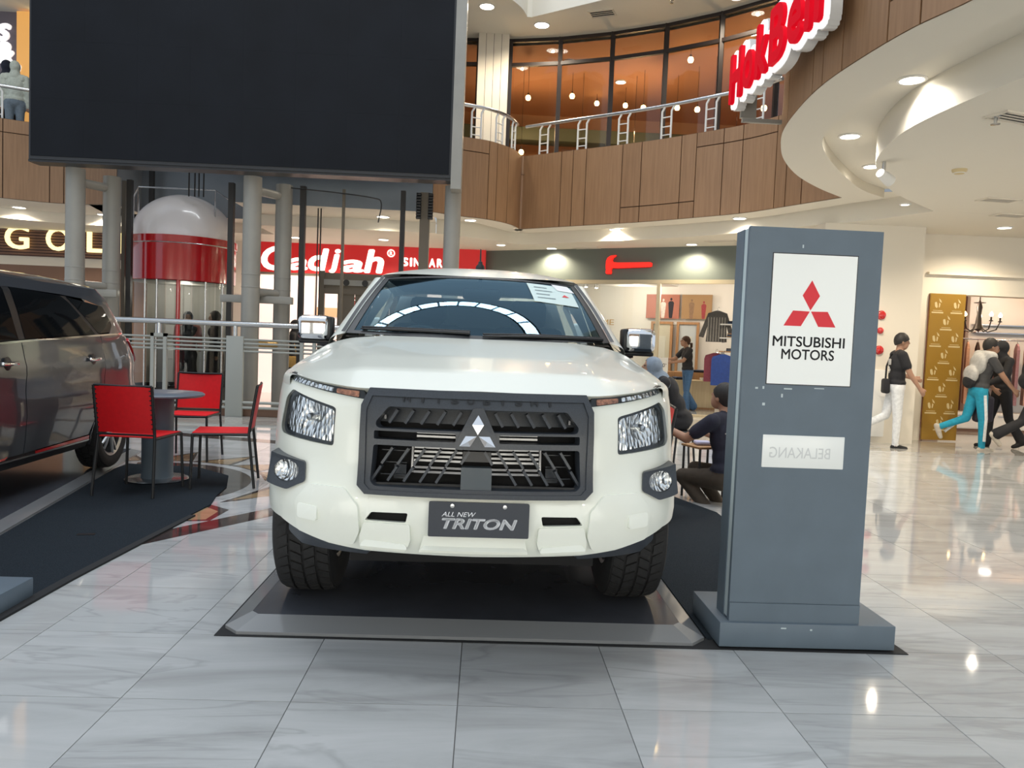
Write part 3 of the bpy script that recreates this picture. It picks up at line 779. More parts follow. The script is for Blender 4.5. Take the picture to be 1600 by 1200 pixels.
# ---- white front end (bumper and wings down to the wheel arch) with its openings
GR_OUT = [(0.43, 1.055), (0.462, 0.99), (0.462, 0.685), (0.425, 0.655)]
HEAD = [(0.572, 0.968), (0.585, 0.976), (0.780, 1.030), (0.812, 0.992), (0.832, 0.868), (0.818, 0.846), (0.574, 0.820)]
FOG = [(0.690, 0.748), (0.848, 0.775), (0.862, 0.65), (0.765, 0.632), (0.685, 0.672)]
VENT = [(0.260, 0.583), (0.405, 0.580), (0.430, 0.546), (0.268, 0.545)]
edge_top = [(0.47, 1.012), (0.60, 1.030), (0.76, 1.06)]
for sgn in (1, -1):
    a = arch(AX1, 0.47, 0.52)
    front_arch = [p for p in a if p[0] <= SY(AX1) + 1e-6]
    out = fx([(0.0, 0.655), (0.425, 0.655), (0.452, 0.685), (0.452, 0.99), (0.446, 1.010)]) + fx(edge_top[1:]) + \
          [(SX(0.80, 1.07), 1.072), (SX(0.83, 1.05) + 0.06, 1.068), (SY(0.70), 1.055), (SY(AX1), 1.04)] + front_arch[::-1] + \
          fx([(0.80, 0.505), (0.70, 0.462), (0.58, 0.430), (0.43, 0.412), (0.0, 0.406)])
    hs = [rounded(fx(HEAD), 0.015), rounded(fx(FOG), 0.012), rounded(fx(VENT), 0.008)]
    if sgn < 0: out = mir(out); hs = [mir(h) for h in hs]
    panel('front_bumper', out, TB, M_PAINT, TRUCK, hs, (0.035, 0.035), 0.0, 0.02)
    # raised guards pressed into the bumper
    for poly, of in (([(0.455, 0.60), (0.515, 0.665), (0.66, 0.668), (0.715, 0.60), (0.70, 0.475), (0.60, 0.448), (0.47, 0.44), (0.445, 0.50)], 0.014),
                     ([(0.615, 0.585), (0.70, 0.590), (0.69, 0.535), (0.61, 0.53)], 0.022),
                     ([(0.250, 0.54), (0.432, 0.54), (0.445, 0.478), (0.44, 0.432), (0.262, 0.428), (0.245, 0.472)], 0.016),
                     ([(0.262, 0.460), (0.425, 0.470), (0.438, 0.447), (0.252, 0.443)], 0.030)):
        pp = rounded(fx(poly), 0.012); pp = mir(pp) if sgn < 0 else pp
        zt = max(p[1] for p in poly); zb = min(p[1] for p in poly); tilt = {0.014: 0.012, 0.022: 0.018, 0.016: 0.022, 0.030: 0.028}[of]
        panel('bumper_guard', pp, lambda s, z, o: TB(s, z, o + tilt * (zt - z) / (zt - zb) - 0.3 * tilt), M_PAINT, TRUCK, (), (0.03, 0.03), of, of + 0.006, 25)
    # dark valance under the corner
    v = fx([(0.40, 0.430), (0.58, 0.445), (0.70, 0.47), (0.79, 0.505), (0.80, 0.43), (0.74, 0.375), (0.44, 0.37)])
    panel('lower_valance', mir(v) if sgn < 0 else v, lambda s, z, o: TB(s, z, o) + Vector((0, 0.035, 0)), M_DKPLASTIC, TRUCK, (), (0.05, 0.05), -0.02, 0.06)
    # head lamp: housing, reflector, bulb, lens
    hl = rounded(fx(HEAD), 0.015); H = (lambda p: mir(p) if sgn < 0 else p)
    house = panel('headlamp', H(hl), lambda s, z, o: TB(s, z, o) + Vector((0, 0.0, 0)), M_BLACK, TRUCK, (), (0.04, 0.04), -0.055, 0.0)
    rim = panel('lamp_bezel', H(hl), TB, M_DKPLASTIC, house, [H(rounded(fx([(0.584, 0.962), (0.772, 1.013), (0.800, 0.982), (0.818, 0.872), (0.805, 0.858), (0.584, 0.832)]), 0.02))], (0.04, 0.04), -0.012, 0.04)
    cx, cz = SX(0.690, 0.91), 0.925
    def refl(s, z, o, cx=cx, cz=cz, sgn=sgn):
        r2 = ((abs(s) - cx) ** 2 + (z - cz) ** 2)
        return TB(s, z, o - 0.022 * math.exp(-r2 / 0.0030))
    panel('reflector', H(rounded(fx([(0.578, 0.966), (0.776, 1.018), (0.804, 0.985), (0.824, 0.870), (0.812, 0.854), (0.578, 0.828)]), 0.02)), refl, M_REFLECT, house, (), (0.012, 0.012), -0.022, 0.0)
    c = TB(sgn * cx, cz, -0.045); q = TB(sgn * cx, cz, 0.0); mt = Matrix.Translation(c) @ (q - c).to_track_quat('Z', 'Y').to_matrix().to_4x4()
    MB().lathe([(0.0, 0.048), (0.013, 0.046), (0.017, 0.036), (0.017, 0.0)], 16, mtx=mt).build('bulb_cap', M_STEEL, house, 40)
    panel('lamp_lens', H(hl), TB, M_LENS, house, (), (0.04, 0.04), 0.003, 0.0)
    # day-running strip with the amber turn signal
    d = fx([(0.450, 1.018), (0.462, 1.048), (0.60, 1.060), (0.765, 1.090), (0.812, 1.096), (0.815, 1.070), (0.772, 1.060), (0.60, 1.028), (0.475, 1.008)])
    strip = panel('signal_strip', H(d), TB, M_BLACK, TRUCK, (), (0.04, 0.03), -0.004, 0.03)
    panel('turn_signal', H(rounded(fx([(0.480, 1.018), (0.480, 1.042), (0.575, 1.048), (0.575, 1.030)]), 0.006)), TB, M_AMBER, strip, (), (0.03, 0.03), 0.002, 0.01)
    panel('position_lamp', H(rounded(fx([(0.590, 1.034), (0.590, 1.050), (0.785, 1.086), (0.790, 1.068)]), 0.005)), TB, M_REFLECT, strip, (), (0.02, 0.02), 0.002, 0.01)
    panel('strip_lens', H(d), TB, M_LENS, strip, (), (0.04, 0.03), 0.006, 0.0)
    # fog lamp in its bezel
    fg = rounded(fx(FOG), 0.012)
    y_in = TB(SX(0.69, 0.7), 0.7).y
    def FS(s, z, o):
        p = TB(s, z, 0.0); p.y = min(p.y, y_in + 0.5 * max(0, p.y - y_in)) - o; return p
    ring = [(SX(0.774 + 0.056 * math.cos(t), 0.705), 0.705 + 0.044 * math.sin(t)) for t in [2 * PI * i / 28 for i in range(28)]]
    fcx = 0.774
    bez = lambda s, z, o: FS(s, z, o - 0.022 * math.exp(-(((abs(TB(s, z).x) - fcx) ** 2 + (z - 0.705) ** 2) / 0.0045)))
    fb = panel('fog_lamp_bezel', H(fg), bez, M_DKPLASTIC, TRUCK, [H(ring)], (0.03, 0.03), 0.016, 0.10)
    panel('fog_lamp', H(ring), lambda s, z, o: FS(s, z, o - 0.035 + 0.018 * ((abs(TB(s, z).x) - fcx) ** 2 + (z - 0.705) ** 2) / 0.002), M_REFLECT, fb, (), (0.01, 0.01), 0.0, 0.0)
    panel('fog_lens', H(ring), FS, M_LENS, fb, (), (0.02, 0.02), 0.004, 0.0)
    panel('vent_recess', H(rounded(fx([(0.25, 0.59), (0.41, 0.59), (0.44, 0.54), (0.255, 0.538)]), 0.008)), TB, M_VOID, TRUCK, (), (0.05, 0.05), -0.035, 0.0)

# centre skid panels
for poly, of in (([(-0.195, 0.498), (0.195, 0.498), (0.21, 0.432), (-0.21, 0.432)], 0.016), ([(-0.19, 0.460), (0.19, 0.460), (0.205, 0.445), (-0.205, 0.445)], 0.028)):
    zt = max(p[1] for p in poly); zb = min(p[1] for p in poly)
    panel('skid_panel', [(math.copysign(SX(abs(x), z), x), z) for x, z in poly], lambda s, z, o: TB(s, z, o + 0.025 * (zt - z) / (zt - zb) - 0.008), M_PAINT, TRUCK, (), (0.05, 0.03), of, of + 0.004, 25)
# black underside between the wheels
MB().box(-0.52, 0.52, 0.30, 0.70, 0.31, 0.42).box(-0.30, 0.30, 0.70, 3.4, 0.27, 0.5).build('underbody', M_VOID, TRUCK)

# ---- grille
def G(s, z, off=0.0): return TB(s, z, off)
def gx(pts): return [(math.copysign(SX(abs(x), z), x), z) for x, z in pts]
gout = gx([(-0.43, 1.058), (0.43, 1.058), (0.458, 0.992), (0.458, 0.683), (0.428, 0.653), (-0.428, 0.653), (-0.458, 0.683), (-0.458, 0.992)])
h_up = rounded(gx([(-0.400, 0.930), (-0.352, 0.990), (0.352, 0.990), (0.400, 0.930), (0.398, 0.912), (0.385, 0.905), (-0.385, 0.905), (-0.398, 0.912)]), 0.008, 2)
h_ml = rounded(gx([(-0.405, 0.895), (-0.085, 0.895), (-0.085, 0.862), (-0.405, 0.862)]), 0.006, 2)
h_lo = rounded(gx([(-0.405, 0.840), (0.405, 0.840), (0.412, 0.70), (0.395, 0.682), (-0.395, 0.682), (-0.412, 0.70)]), 0.01, 2)
gr = panel('grille', gout, G, M_DKPLASTIC, TRUCK, [h_up, h_ml, mir(h_ml), h_lo], (0.06, 0.06), 0.016, 0.06)
# chamfered outer rim of the surround
rim_in = gx([(-0.418, 1.03), (0.418, 1.03), (0.438, 0.975), (0.432, 0.69), (0.41, 0.668), (-0.41, 0.668), (-0.432, 0.69), (-0.438, 0.975)])
panel('grille_surround', gx([(-0.43, 1.060), (0.43, 1.060), (0.460, 0.992), (0.460, 0.682), (0.428, 0.651), (-0.428, 0.651), (-0.460, 0.682), (-0.460, 0.992)]),
      G, M_DKPLASTIC, gr, [rim_in], (0.06, 0.06), 0.024, 0.012)
panel('grille_backing', gx([(-0.44, 1.03), (0.44, 1.03), (0.44, 0.66), (-0.44, 0.66)]), G, M_VOID, gr, (), (0.06, 0.06), -0.13, 0.0)
panel('upper_shutter', gx([(-0.40, 0.985), (0.40, 0.985), (0.40, 0.925), (-0.40, 0.925)]), G, M_DKPLASTIC, gr, (), (0.06, 0.0), -0.05, 0.01)
def gbar(name, x0, z0, x1, z1, w, off, m, depth=0.012):
    d = Vector((x1 - x0, z1 - z0)).normalized() * w / 2; n = Vector((-d.y, d.x))
    a = Vector((x0, z0)); b = Vector((x1, z1))
    return panel(name, gx([tuple(a + n), tuple(b + n), tuple(b - n), tuple(a - n)]), G, m, gr, (), (0.0, 0.0), off, depth)
for sgn in (1, -1):
    for k in range(5):
        xt = 0.322 - 0.0637 * k
        gbar('diagonal_bar', sgn * xt, 0.977, sgn * (xt + 0.031), 0.925, 0.011, -0.005, M_DKPLASTIC, 0.03)
    for k in range(6):
        xt = 0.335 - 0.0637 * k
        if k < 5: gbar('diagonal_bar', sgn * xt, 0.828, sgn * (xt + 0.042), 0.764, 0.010, -0.008, M_DKPLASTIC, 0.03); gbar('diagonal_bar', sgn * (xt + 0.044), 0.754, sgn * (xt + 0.078), 0.700, 0.010, -0.008, M_DKPLASTIC, 0.03)
        else: gbar('diagonal_bar', sgn * 0.030, 0.825, sgn * 0.062, 0.775, 0.010, -0.008, M_DKPLASTIC, 0.03)
    for k, z in enumerate((0.825, 0.808, 0.79, 0.773, 0.745, 0.728)):
        gbar('radiator_fin', sgn * 0.06, z, sgn * 0.262, z, 0.0085, -0.08, M_RADIATOR)
    gbar('radiator_fin', sgn * 0.09, 0.872, sgn * 0.25, 0.872, 0.008, -0.06, M_RADIATOR)
    gbar('radiator_fin', sgn * 0.09, 0.885, sgn * 0.25, 0.885, 0.004, -0.06, M_RADIATOR)
    gbar('radiator_post', sgn * 0.268, 0.835, sgn * 0.268, 0.725, 0.008, -0.078, M_RADIATOR)
    gbar('sensor_bracket', sgn * 0.315, 0.755, sgn * 0.315, 0.70, 0.05, -0.07, M_DKPLASTIC)
    for z in (0.812, 0.765, 0.718): gbar('grille_wire', sgn * 0.285, z, sgn * 0.39, z, 0.003, -0.05, M_DKPLASTIC)
    gbar('grille_screw', sgn * 0.372, 0.945, sgn * 0.380, 0.945, 0.016, -0.03, M_RADIATOR)
gbar('lower_rail', -0.40, 0.684, 0.40, 0.684, 0.012, -0.02, M_BLACK)
panel('radar_cover', rounded(gx([(-0.060, 0.765), (0.060, 0.765), (0.060, 0.664), (-0.060, 0.664)]), 0.006), G, mat('slate_plastic', (0.07, 0.085, 0.095), 0.4), gr, (), (0.06, 0.06), 0.008, 0.05)
panel('radar_bracket', gx([(-0.055, 0.825), (0.055, 0.825), (0.058, 0.785), (-0.058, 0.785)]), G, M_BLACK, gr, (), (0.06, 0.06), -0.01, 0.05)
em = panel('emblem_plate', rounded([(-0.020, 0.998), (0.020, 0.998), (0.090, 0.850), (0.084, 0.836), (-0.084, 0.836), (-0.090, 0.850)], 0.008), G, M_DKPLASTIC, gr, (), (0.05, 0.05), 0.026, 0.06)
def dia(pts, nm='emblem_diamond'):
    """one faceted chrome diamond"""
    c = sum((Vector(p) for p in pts), Vector((0, 0))) / 4
    mb = MB(); C0 = G(c.x, c.y, 0.038)
    P = [G(x, z, 0.030) for x, z in pts]; Q = [G(x, z, 0.024) for x, z in pts]
    for i in range(4):
        mb.vf([P[i], P[(i + 1) % 4], C0], [(0, 1, 2)]); mb.vf([P[i], P[(i + 1) % 4], Q[(i + 1) % 4], Q[i]], [(0, 1, 2, 3)])
    return mb.build(nm, M_CHROME, em, 20, weld=1e-5)
dia([(0, 0.972), (0.023, 0.934), (0, 0.896), (-0.023, 0.934)])
dia([(0.004, 0.890), (0.047, 0.890), (0.070, 0.850), (0.028, 0.850)])
dia([(-0.004, 0.890), (-0.047, 0.890), (-0.070, 0.850), (-0.028, 0.850)])
for k, ch in enumerate('MITSUBISHI'):
    u = -0.286 + k * 0.0635; w = 0.005 if ch == 'I' else 0.015
    me = fit_text(text_mesh(ch, 1, 0.03, extrude=0.2), u - w, u + w, 1.012, 1.036, lambda a, b, d: G(a, b, 0.020 + d * 0.01))
    link('embossed_letter', me, M_BLACK, gr)

# ---- number plate
pl = panel('number_plate', rounded(gx([(-0.178, 0.638), (0.210, 0.638), (0.210, 0.503), (-0.178, 0.503)]), 0.006), lambda s, z, o: Vector((s, -o - 0.012, z)), M_PLATE, TRUCK, (), (0.2, 0.2), 0.004, 0.012)
PF = lambda a, b, d: Vector((a, -0.0168 - 0.0005 * d, b))
link('plate_lettering', fit_text(text_mesh('ALL NEW', 1, 0.0, 0.3), -0.128, 0.004, 0.583, 0.601, PF), M_WHITEINK, pl)
link('plate_lettering', fit_text(text_mesh('TRITON', 1, 0.035, 0.25), -0.127, 0.165, 0.534, 0.577, PF), M_WHITEINK, pl)
for x in (-0.088, 0.115): MB().lathe([(0, 0.006), (0.008, 0.005), (0.010, 0.0)], 16, mtx=Matrix.Translation((x, -0.016, 0.625)) @ Matrix.Rotation(PI / 2, 4, 'X')).build('plate_screw', M_STEEL, pl, 40)

# ---- hood
_hz = {0.0: [1.062, 1.135, 1.185, 1.235, 1.272], 0.62: [1.056, 1.130, 1.180, 1.232, 1.270], 0.70: [1.060, 1.118, 1.163, 1.218, 1.265], 0.88: [1.074, 1.108, 1.148, 1.20, 1.250], 1.0: [1.090, 1.100, 1.125, 1.165, 1.225]}
_hk = sorted(_hz); _hv = [0.0, 0.18, 0.42, 0.75, 1.0]
def hood_w(v): return interp(v, [0, 0.15, 0.4, 0.7, 1.0], [0.765, 0.815, 0.845, 0.845, 0.80])
def hood(u, v):
    a = abs(u); x = u * hood_w(v)
    ze = float(np.interp(a, _hk, [_hz[k][0] for k in _hk]))
    front = TB(SX(a * 0.765, ze), ze, 0.016).y
    back = 1.235 + 0.12 * a * a
    z = float(np.interp(a, _hk, [float(np.interp(v, _hv, _hz[k])) for k in _hk]))
    y = front + (back - front) * v
    return Vector((x, y, z))
def hood_s(u, v):
    vv = v ** 1.25
    return hood(u, vv)
mb = MB(); mb.grid(lambda i, j: hood_s(i * 2 - 1, j), 60, 28)
mb.grid(lambda i, j: hood_s(i * 2 - 1, 0) + Vector((0, 0.03 * j, -0.02 * j)), 60, 1)
mb.build('hood', M_PAINT, TRUCK, 35, weld=1e-4)
# wing tops from the hood edge down to the side skin
for sgn in (1, -1):
    def wing(i, j):
        v = i
        p = hood_s(1.0, v); y = p.y
        s = SY(y) if y > 0.62 else None
        if y < 0.62:
            q = TB(SX(0.76, 1.055) + (SY(0.62) - SX(0.76, 1.055)) * max(0, (y - 0.28)) / 0.34, 1.045, 0)
        else: q = TB(s, 1.02 + min(1, (y - .62) / .7) * 0.10, 0)
        t = j; bul = math.sin(t * PI) * 0.02
        r = p.lerp(q, t) + Vector((0.7 * bul, 0, bul))
        r.z -= 0.004
        return Vector((sgn * r.x, r.y, r.z))
    MB().grid(wing, 28, 8).build('front_wing', M_PAINT, TRUCK, 50)

# ---- cab: glass, pillars, roof
def ws_base(u): return Vector((u * 0.745, 1.225 + 0.17 * u * u, 1.268 + 0.008 * u * u))
def ws_top(u): return Vector((u * 0.605, 1.935 + 0.10 * u * u, 1.662 - 0.022 * u * u))
def wscreen(i, j, o=0.0):
    u = i * 2 - 1
    a, b = ws_base(u), ws_top(u); p = a.lerp(b, j); bul = math.sin(j * PI) * 0.025
    return p + Vector((0, -0.5 * bul, 0.86 * bul)) * (1 - 0.3 * u * u) + Vector((u * 0.35, -0.52, 0.80)) * o
MB().grid(wscreen, 40, 14).build('windscreen', M_WINDSCREEN, TRUCK, 60)
for nm, i0, i1, j0, j1 in (('screen_border', 0, 1, 0.955, 1.0), ('screen_border', 0, 1, 0.0, 0.04), ('screen_border', 0.0, 0.028, 0.04, 0.955), ('screen_border', 0.972, 1.0, 0.04, 0.955)):
    MB().grid(lambda i, j: wscreen(i0 + (i1 - i0) * i, j0 + (j1 - j0) * j, 0.003), 30, 8).build(nm, M_BLACK, TRUCK, 60)
def roof(i, j):
    u = i * 2 - 1; f = ws_top(u); bz = 1.60 - 0.03 * abs(u) ** 4
    b = Vector((u * 0.61, 3.45 - 0.06 * u * u, bz))
    p = f.lerp(b, j); p.x = u * (0.605 + 0.055 * math.sin(min(1, j * 1.6) * PI / 2))
    crown = interp(p.y, [1.93, 2.05, 2.2, 2.4, 2.7, 3.0, 3.25, 3.45], [0, 0.042, 0.082, 0.112, 0.135, 0.142, 0.115, 0.02])
    p.z += crown * (1 - 0.42 * abs(u) ** 3)
    return p
MB().grid(roof, 30, 24).build('roof', M_PAINT, TRUCK, 60)
BELT = [(1.30, 1.13), (2.0, 1.16), (3.42, 1.20)]
def belt(y): return Vector((0.868, y, interp(y, [b[0] for b in BELT], [b[1] for b in BELT])))
def rail_pt(y):
    j = (y - 2.035) / (3.39 - 2.035); return roof(1.0, max(0, min(1, j)))
for sgn in (1, -1):
    F = lambda p: Vector((sgn * p.x, p.y, p.z))
    # A pillar: from the screen edge round to the door glass edge
    def apil(i, j):
        a = ws_base(1).lerp(ws_top(1), j); b = Vector((0.86, 1.52, 1.20)).lerp(Vector((0.685, 2.15, 1.625)), j)
        p = a.lerp(b, i); k = math.sin(i * PI) * 0.03
        return F(p + Vector((k, -k * 0.5, k * 0.3)))
    MB().grid(apil, 8, 16).build('windscreen_pillar', M_PAINT, TRUCK, 60)
    MB().grid(lambda i, j: F(wscreen(1, j, 0.006) + Vector((0.022 * i, -0.002, 0.004))), 1, 16).build('pillar_seal', M_BLACK, TRUCK, 60)
    # cowl corner
    MB().vf([F(p) for p in (Vector((0.745, 1.395, 1.276)), Vector((0.80, 1.33, 1.228)), Vector((0.885, 1.36, 1.12)), Vector((0.875, 1.56, 1.15)), Vector((0.86, 1.52, 1.20)))], [(0, 1, 2, 3, 4)]).build('cowl_corner', M_PAINT, TRUCK)
    for nm, y0, y1, t0, t1 in (('door_glass', 1.58, 2.42, 2.2, 2.44), ('door_glass', 2.50, 3.25, 2.52, 3.15)):
        def dg(i, j, y0=y0, y1=y1, t0=t0, t1=t1):
            a = belt(y0 + (y1 - y0) * i); r = rail_pt(t0 + (t1 - t0) * i); b = r + Vector((0.028, 0, -0.045))
            return F(a.lerp(b, j))
        MB().grid(dg, 6, 6).build(nm, M_CARGLASS, TRUCK, 60)
    for y0, y1, t0, t1 in ((2.42, 2.50, 2.44, 2.52), (3.25, 3.44, 3.15, 3.40)):
        def pil(i, j):
            a = belt(y0 + (y1 - y0) * i); r = rail_pt(t0 + (t1 - t0) * i) + Vector((0.03, 0, -0.045)); return F(a.lerp(r, j) + Vector((0.004, 0, 0)))
        MB().grid(pil, 2, 4).build('door_pillar', M_BLACK if y0 < 3 else M_PAINT, TRUCK, 60)
    def rail(i, j):
        y = 2.05 + 1.36 * i; a = rail_pt(y); b = rail_pt(y) + Vector((0.032, 0, -0.048)); return F(a.lerp(b, j) + Vector((math.sin(j * PI) * 0.015, 0, math.sin(j * PI) * 0.006)))
    MB().grid(rail, 14, 4).build('roof_rail', M_PAINT, TRUCK, 60)
    # side skin: door pair, bed side
    a1 = [p for p in arch(AX1, 0.47, 0.40) if p[0] >= SY(AX1) - 1e-6]
    f = [(SY(AX1), 1.04)] + [(SY(1.36), 1.12), (SY(1.42), 1.12), (SY(1.46), 0.40)] + a1[::-1]
    H = (lambda p: mir(p) if sgn < 0 else p)
    panel('side_panel', H(f), TB, M_PAINT, TRUCK, (), (0.12, 0.10), 0, 0.02)
    for y0, y1, b0, b1 in ((1.47, 2.455, 1.135, 1.175), (2.465, 3.40, 1.175, 1.20)):
        dr = [(SY(y0), b0), (SY(y1), b1)] + ([(SY(y1), 0.40)] if y1 < 3 else [(SY(y1), 0.75), (SY(3.30), 0.40)]) + [(SY(y0), 0.40)]
        door = panel('door', H(dr), TB, M_PAINT, TRUCK, (), (0.12, 0.10), 0, 0.02)
        hc = TB(sgn * SY(y1 - 0.14), 1.03, 0.03)
        MB().bbox(hc.x - 0.014, hc.x + 0.014, hc.y - 0.11, hc.y + 0.11, hc.z - 0.016, hc.z + 0.016, 0.01).build('door_handle', M_CHROME, door, 50)
    a2 = arch(AX2, 0.47, 0.45)
    bd = [(SY(3.44), 1.20), (SY(5.18), 1.24), (SY(5.18), 0.55), (SY(4.8), 0.50)] + a2[::-1] + [(SY(3.44), 0.45)]
    panel('bed_side', H(bd), TB, M_PAINT, TRUCK, (), (0.12, 0.10), 0, 0.05)
    MB().bbox(min(sgn * 0.86, sgn * 0.93), max(sgn * 0.86, sgn * 0.93), 3.44, 5.2, 1.19, 1.255, 0.02).build('bed_rail', M_BLACK, TRUCK, 50)
    MB().bbox(min(sgn * .80, sgn * .90), max(sgn * .80, sgn * .90), 5.19, 5.27, 0.80, 1.18, 0.02).build('tail_lamp', M_REDLENS, TRUCK, 50)
    MB().bbox(min(sgn * .70, sgn * .93), max(sgn * .70, sgn * .93), 1.45, 3.35, 0.36, 0.42, 0.02).build('side_step', M_BLACK, TRUCK, 50)
    # mirrors
    mr = empty('door_mirror', (sgn * (0.955), 1.64, 1.19)); mr.parent = TRUCK
    mb = MB()
    t = bmesh.new(); bmesh.ops.create_cube(t, size=1)
    for v in t.verts:
        v.co = Vector((v.co.x * 0.205, v.co.y * 0.10, v.co.z * 0.155))
        if v.co.y > 0: v.co.x *= 0.97; v.co.z *= 0.97
        if v.co.y < 0: v.co.x *= 0.86; v.co.z *= 0.84
    bmesh.ops.bevel(t, geom=list(t.edges), offset=0.032, segments=4, affect='EDGES', profile=0.5)
    mb.merge(t, 0, Matrix.Translation((sgn * 0.010, -0.02, 0.112)))
    mb.build('mirror_cap', M_CHROME, mr, 50)
    mb = MB(); mb.bbox(-0.10, 0.10, -0.025, 0.06, 0.018, 0.045, 0.012)
    mb.bbox(-0.095 + sgn * 0.01, 0.095 + sgn * 0.01, 0.025, 0.055, 0.045, 0.18, 0.012)
    mb.tube([(-sgn * 0.02, 0.03, 0.032), (-sgn * 0.10, 0.04, 0.01), (-sgn * 0.16, 0.02, -0.02)], [0.026, 0.026, 0.034], 10)
    mb.build('mirror_base', M_BLACK, mr, 50)
    MB().bbox(min(-sgn * 0.098, -sgn * 0.06) , max(-sgn * 0.098, -sgn * 0.06), -0.055, 0.055, 0.045, 0.178, 0.012).build('mirror_side', M_BLACK, mr, 50)
# rear of cab, bed, tailgate
MB().grid(lambda i, j: Vector(((i * 2 - 1) * (0.86 - 0.22 * j), 3.43, 1.0 + 0.60 * j)), 6, 6).build('cab_back', M_PAINT, TRUCK)
MB().box(-0.80, 0.80, 3.48, 5.2, 0.66, 0.70).box(-0.84, -0.80, 3.48, 5.2, 0.66, 1.2).box(0.80, 0.84, 3.48, 5.2, 0.66, 1.2).box(-0.84, 0.84, 3.46, 3.50, 0.66, 1.2).build('load_bed', M_BLACK, TRUCK)
MB().bbox(-0.80, 0.80, 5.20, 5.28, 0.70, 1.24, 0.02).build('tailgate', M_PAINT, TRUCK, 50)
MB().bbox(-0.85, 0.85, 5.15, 5.33, 0.46, 0.64, 0.03).build('rear_bumper', M_STEEL, TRUCK, 50)
# cowl panel, wipers
MB().grid(lambda i, j: Vector(((i * 2 - 1) * 0.74, 1.19 + 0.165 * (i * 2 - 1) ** 2 + 0.06 * j, 1.258 + 0.006 * j)), 30, 2).build('cowl_panel', M_BLACK, TRUCK, 60)
for pts in ([(0.70, 0.02), (0.30, 0.035), (0.02, 0.018)], [(-0.05, 0.045), (-0.45, 0.05), (-0.66, 0.045)]):
    P = [wscreen((x / 0.745 + 1) / 2, j, 0.014) for x, j in pts]
    w = MB().tube(P, [0.010, 0.009, 0.005], 8).build('wiper', M_BLACK, TRUCK, 60)
    Q = [wscreen((x / 0.745 + 1) / 2, j + 0.028, 0.012) for x, j in pts]
    MB().tube(Q, 0.005, 6).build('wiper_blade', M_BLACK, w, 60)
# stickers inside the screen
wsx = lambda a, b, d=0.0: wscreen(a, b, -0.006 + d)
st = panel('sticker', [(0.735, 0.93), (0.955, 0.90), (0.945, 0.52), (0.745, 0.57)], wsx, M_PAPER, TRUCK, (), (0.05, 0.1), 0.010, 0.0)
for k in range(4):
    panel('printed_line', [(0.765, 0.86 - 0.07 * k), (0.83 + 0.02 * (k % 2), 0.853 - 0.07 * k), (0.83 + 0.02 * (k % 2), 0.838 - 0.07 * k), (0.765, 0.845 - 0.07 * k)], wsx, M_INK, st, (), (0.05, 0.0), 0.012, 0.0)
for cx in (0.905,):
    panel('red_mark', [(cx - 0.012, 0.70), (cx, 0.735), (cx + 0.012, 0.70), (cx + 0.018, 0.685), (cx - 0.018, 0.685)], wsx, M_REDINK, st, (), (0.05, 0.1), 0.012, 0.0)
panel('sticker', [(0.865, 0.94), (0.948, 0.925), (0.965, 0.79), (0.880, 0.81)], wsx, M_PAPERW, TRUCK, (), (0.05, 0.1), 0.013, 0.0)
# aerial on the roof
MB().lathe([(0.034, 0.0), (0.030, 0.02), (0.016, 0.035), (0.014, 0.05), (0.006, 0.055), (0.005, 0.14), (0.0, 0.142)], 16, mtx=Matrix.Translation((0.0, 2.60, 1.775))).build('aerial', M_BLACK, TRUCK, 40)
# ---- cabin
cabin = empty('cabin', (0, 0, 0)); cabin.parent = TRUCK
MB().grid(lambda i, j: Vector(((i * 2 - 1) * 0.74, 1.27 + 0.13 * (i * 2 - 1) ** 2 + 0.45 * j, 1.235 + 0.02 * math.sin(j * PI) - 0.10 * max(0, j - 0.7))), 16, 10).build('dashboard', M_BLACK, cabin, 60)
mb = MB()
for i in range(24): pass
c = Vector((-0.36, 1.83, 1.17)); ax = Vector((0, -0.88, 0.47)); u = Vector((1, 0, 0)); v = ax.cross(u)
mb.tube([c + (u * math.cos(t) + v * math.sin(t)) * 0.185 for t in [2 * PI * i / 28 for i in range(28)]], 0.016, 8, closed=True)
mb.tube([c - u * 0.18, c + u * 0.18], 0.014, 8).tube([c, c - v * 0.18], 0.014, 8).tube([c, c - ax * -0.02 - Vector((0, 0.25, 0.1)) * -1], 0.03, 8)
mb.build('steering_wheel', M_BLACK, cabin, 60)
for sx in (-0.36, 0.36):
    seat = MB().bbox(sx - 0.25, sx + 0.25, 1.95, 2.45, 0.72, 0.88, 0.05).merge(bmesh.new()).build('front_seat', M_SEAT, cabin, 60)
    MB().bbox(-0.25, 0.25, -0.07, 0.07, 0, 0.56, 0.05, mtx=Matrix.Translation((sx, 2.46, 0.82)) @ Matrix.Rotation(-0.25, 4, 'X')).build('seat_back', M_SEAT, seat, 60)
    MB().bbox(-0.13, 0.13, -0.05, 0.05, 0.0, 0.19, 0.04, mtx=Matrix.Translation((sx, 2.62, 1.37)) @ Matrix.Rotation(-0.1, 4, 'X')).build('headrest', M_SEAT, seat, 60)
rs = MB().bbox(-0.66, 0.66, 2.75, 3.1, 0.72, 0.86, 0.05).bbox(-0.66, 0.66, 3.15, 3.30, 0.80, 1.36, 0.05).build('rear_bench', M_SEAT, cabin, 60)
MB().bbox(0.01 - 0.12, 0.01 + 0.12, 1.92, 1.95, 1.52, 1.59, 0.02).tube([(0, 1.94, 1.59), (0, 1.95, 1.66)], 0.012, 8).build('rear_view_mirror', M_BLACK, cabin, 50)
MB().box(-0.60, 0.60, 2.08, 3.36, 1.63, 1.645).build('headlining', M_TRIM, cabin)
MB().box(-0.80, 0.80, 1.3, 3.40, 0.60, 0.64).build('cabin_floor', M_VOID, cabin)
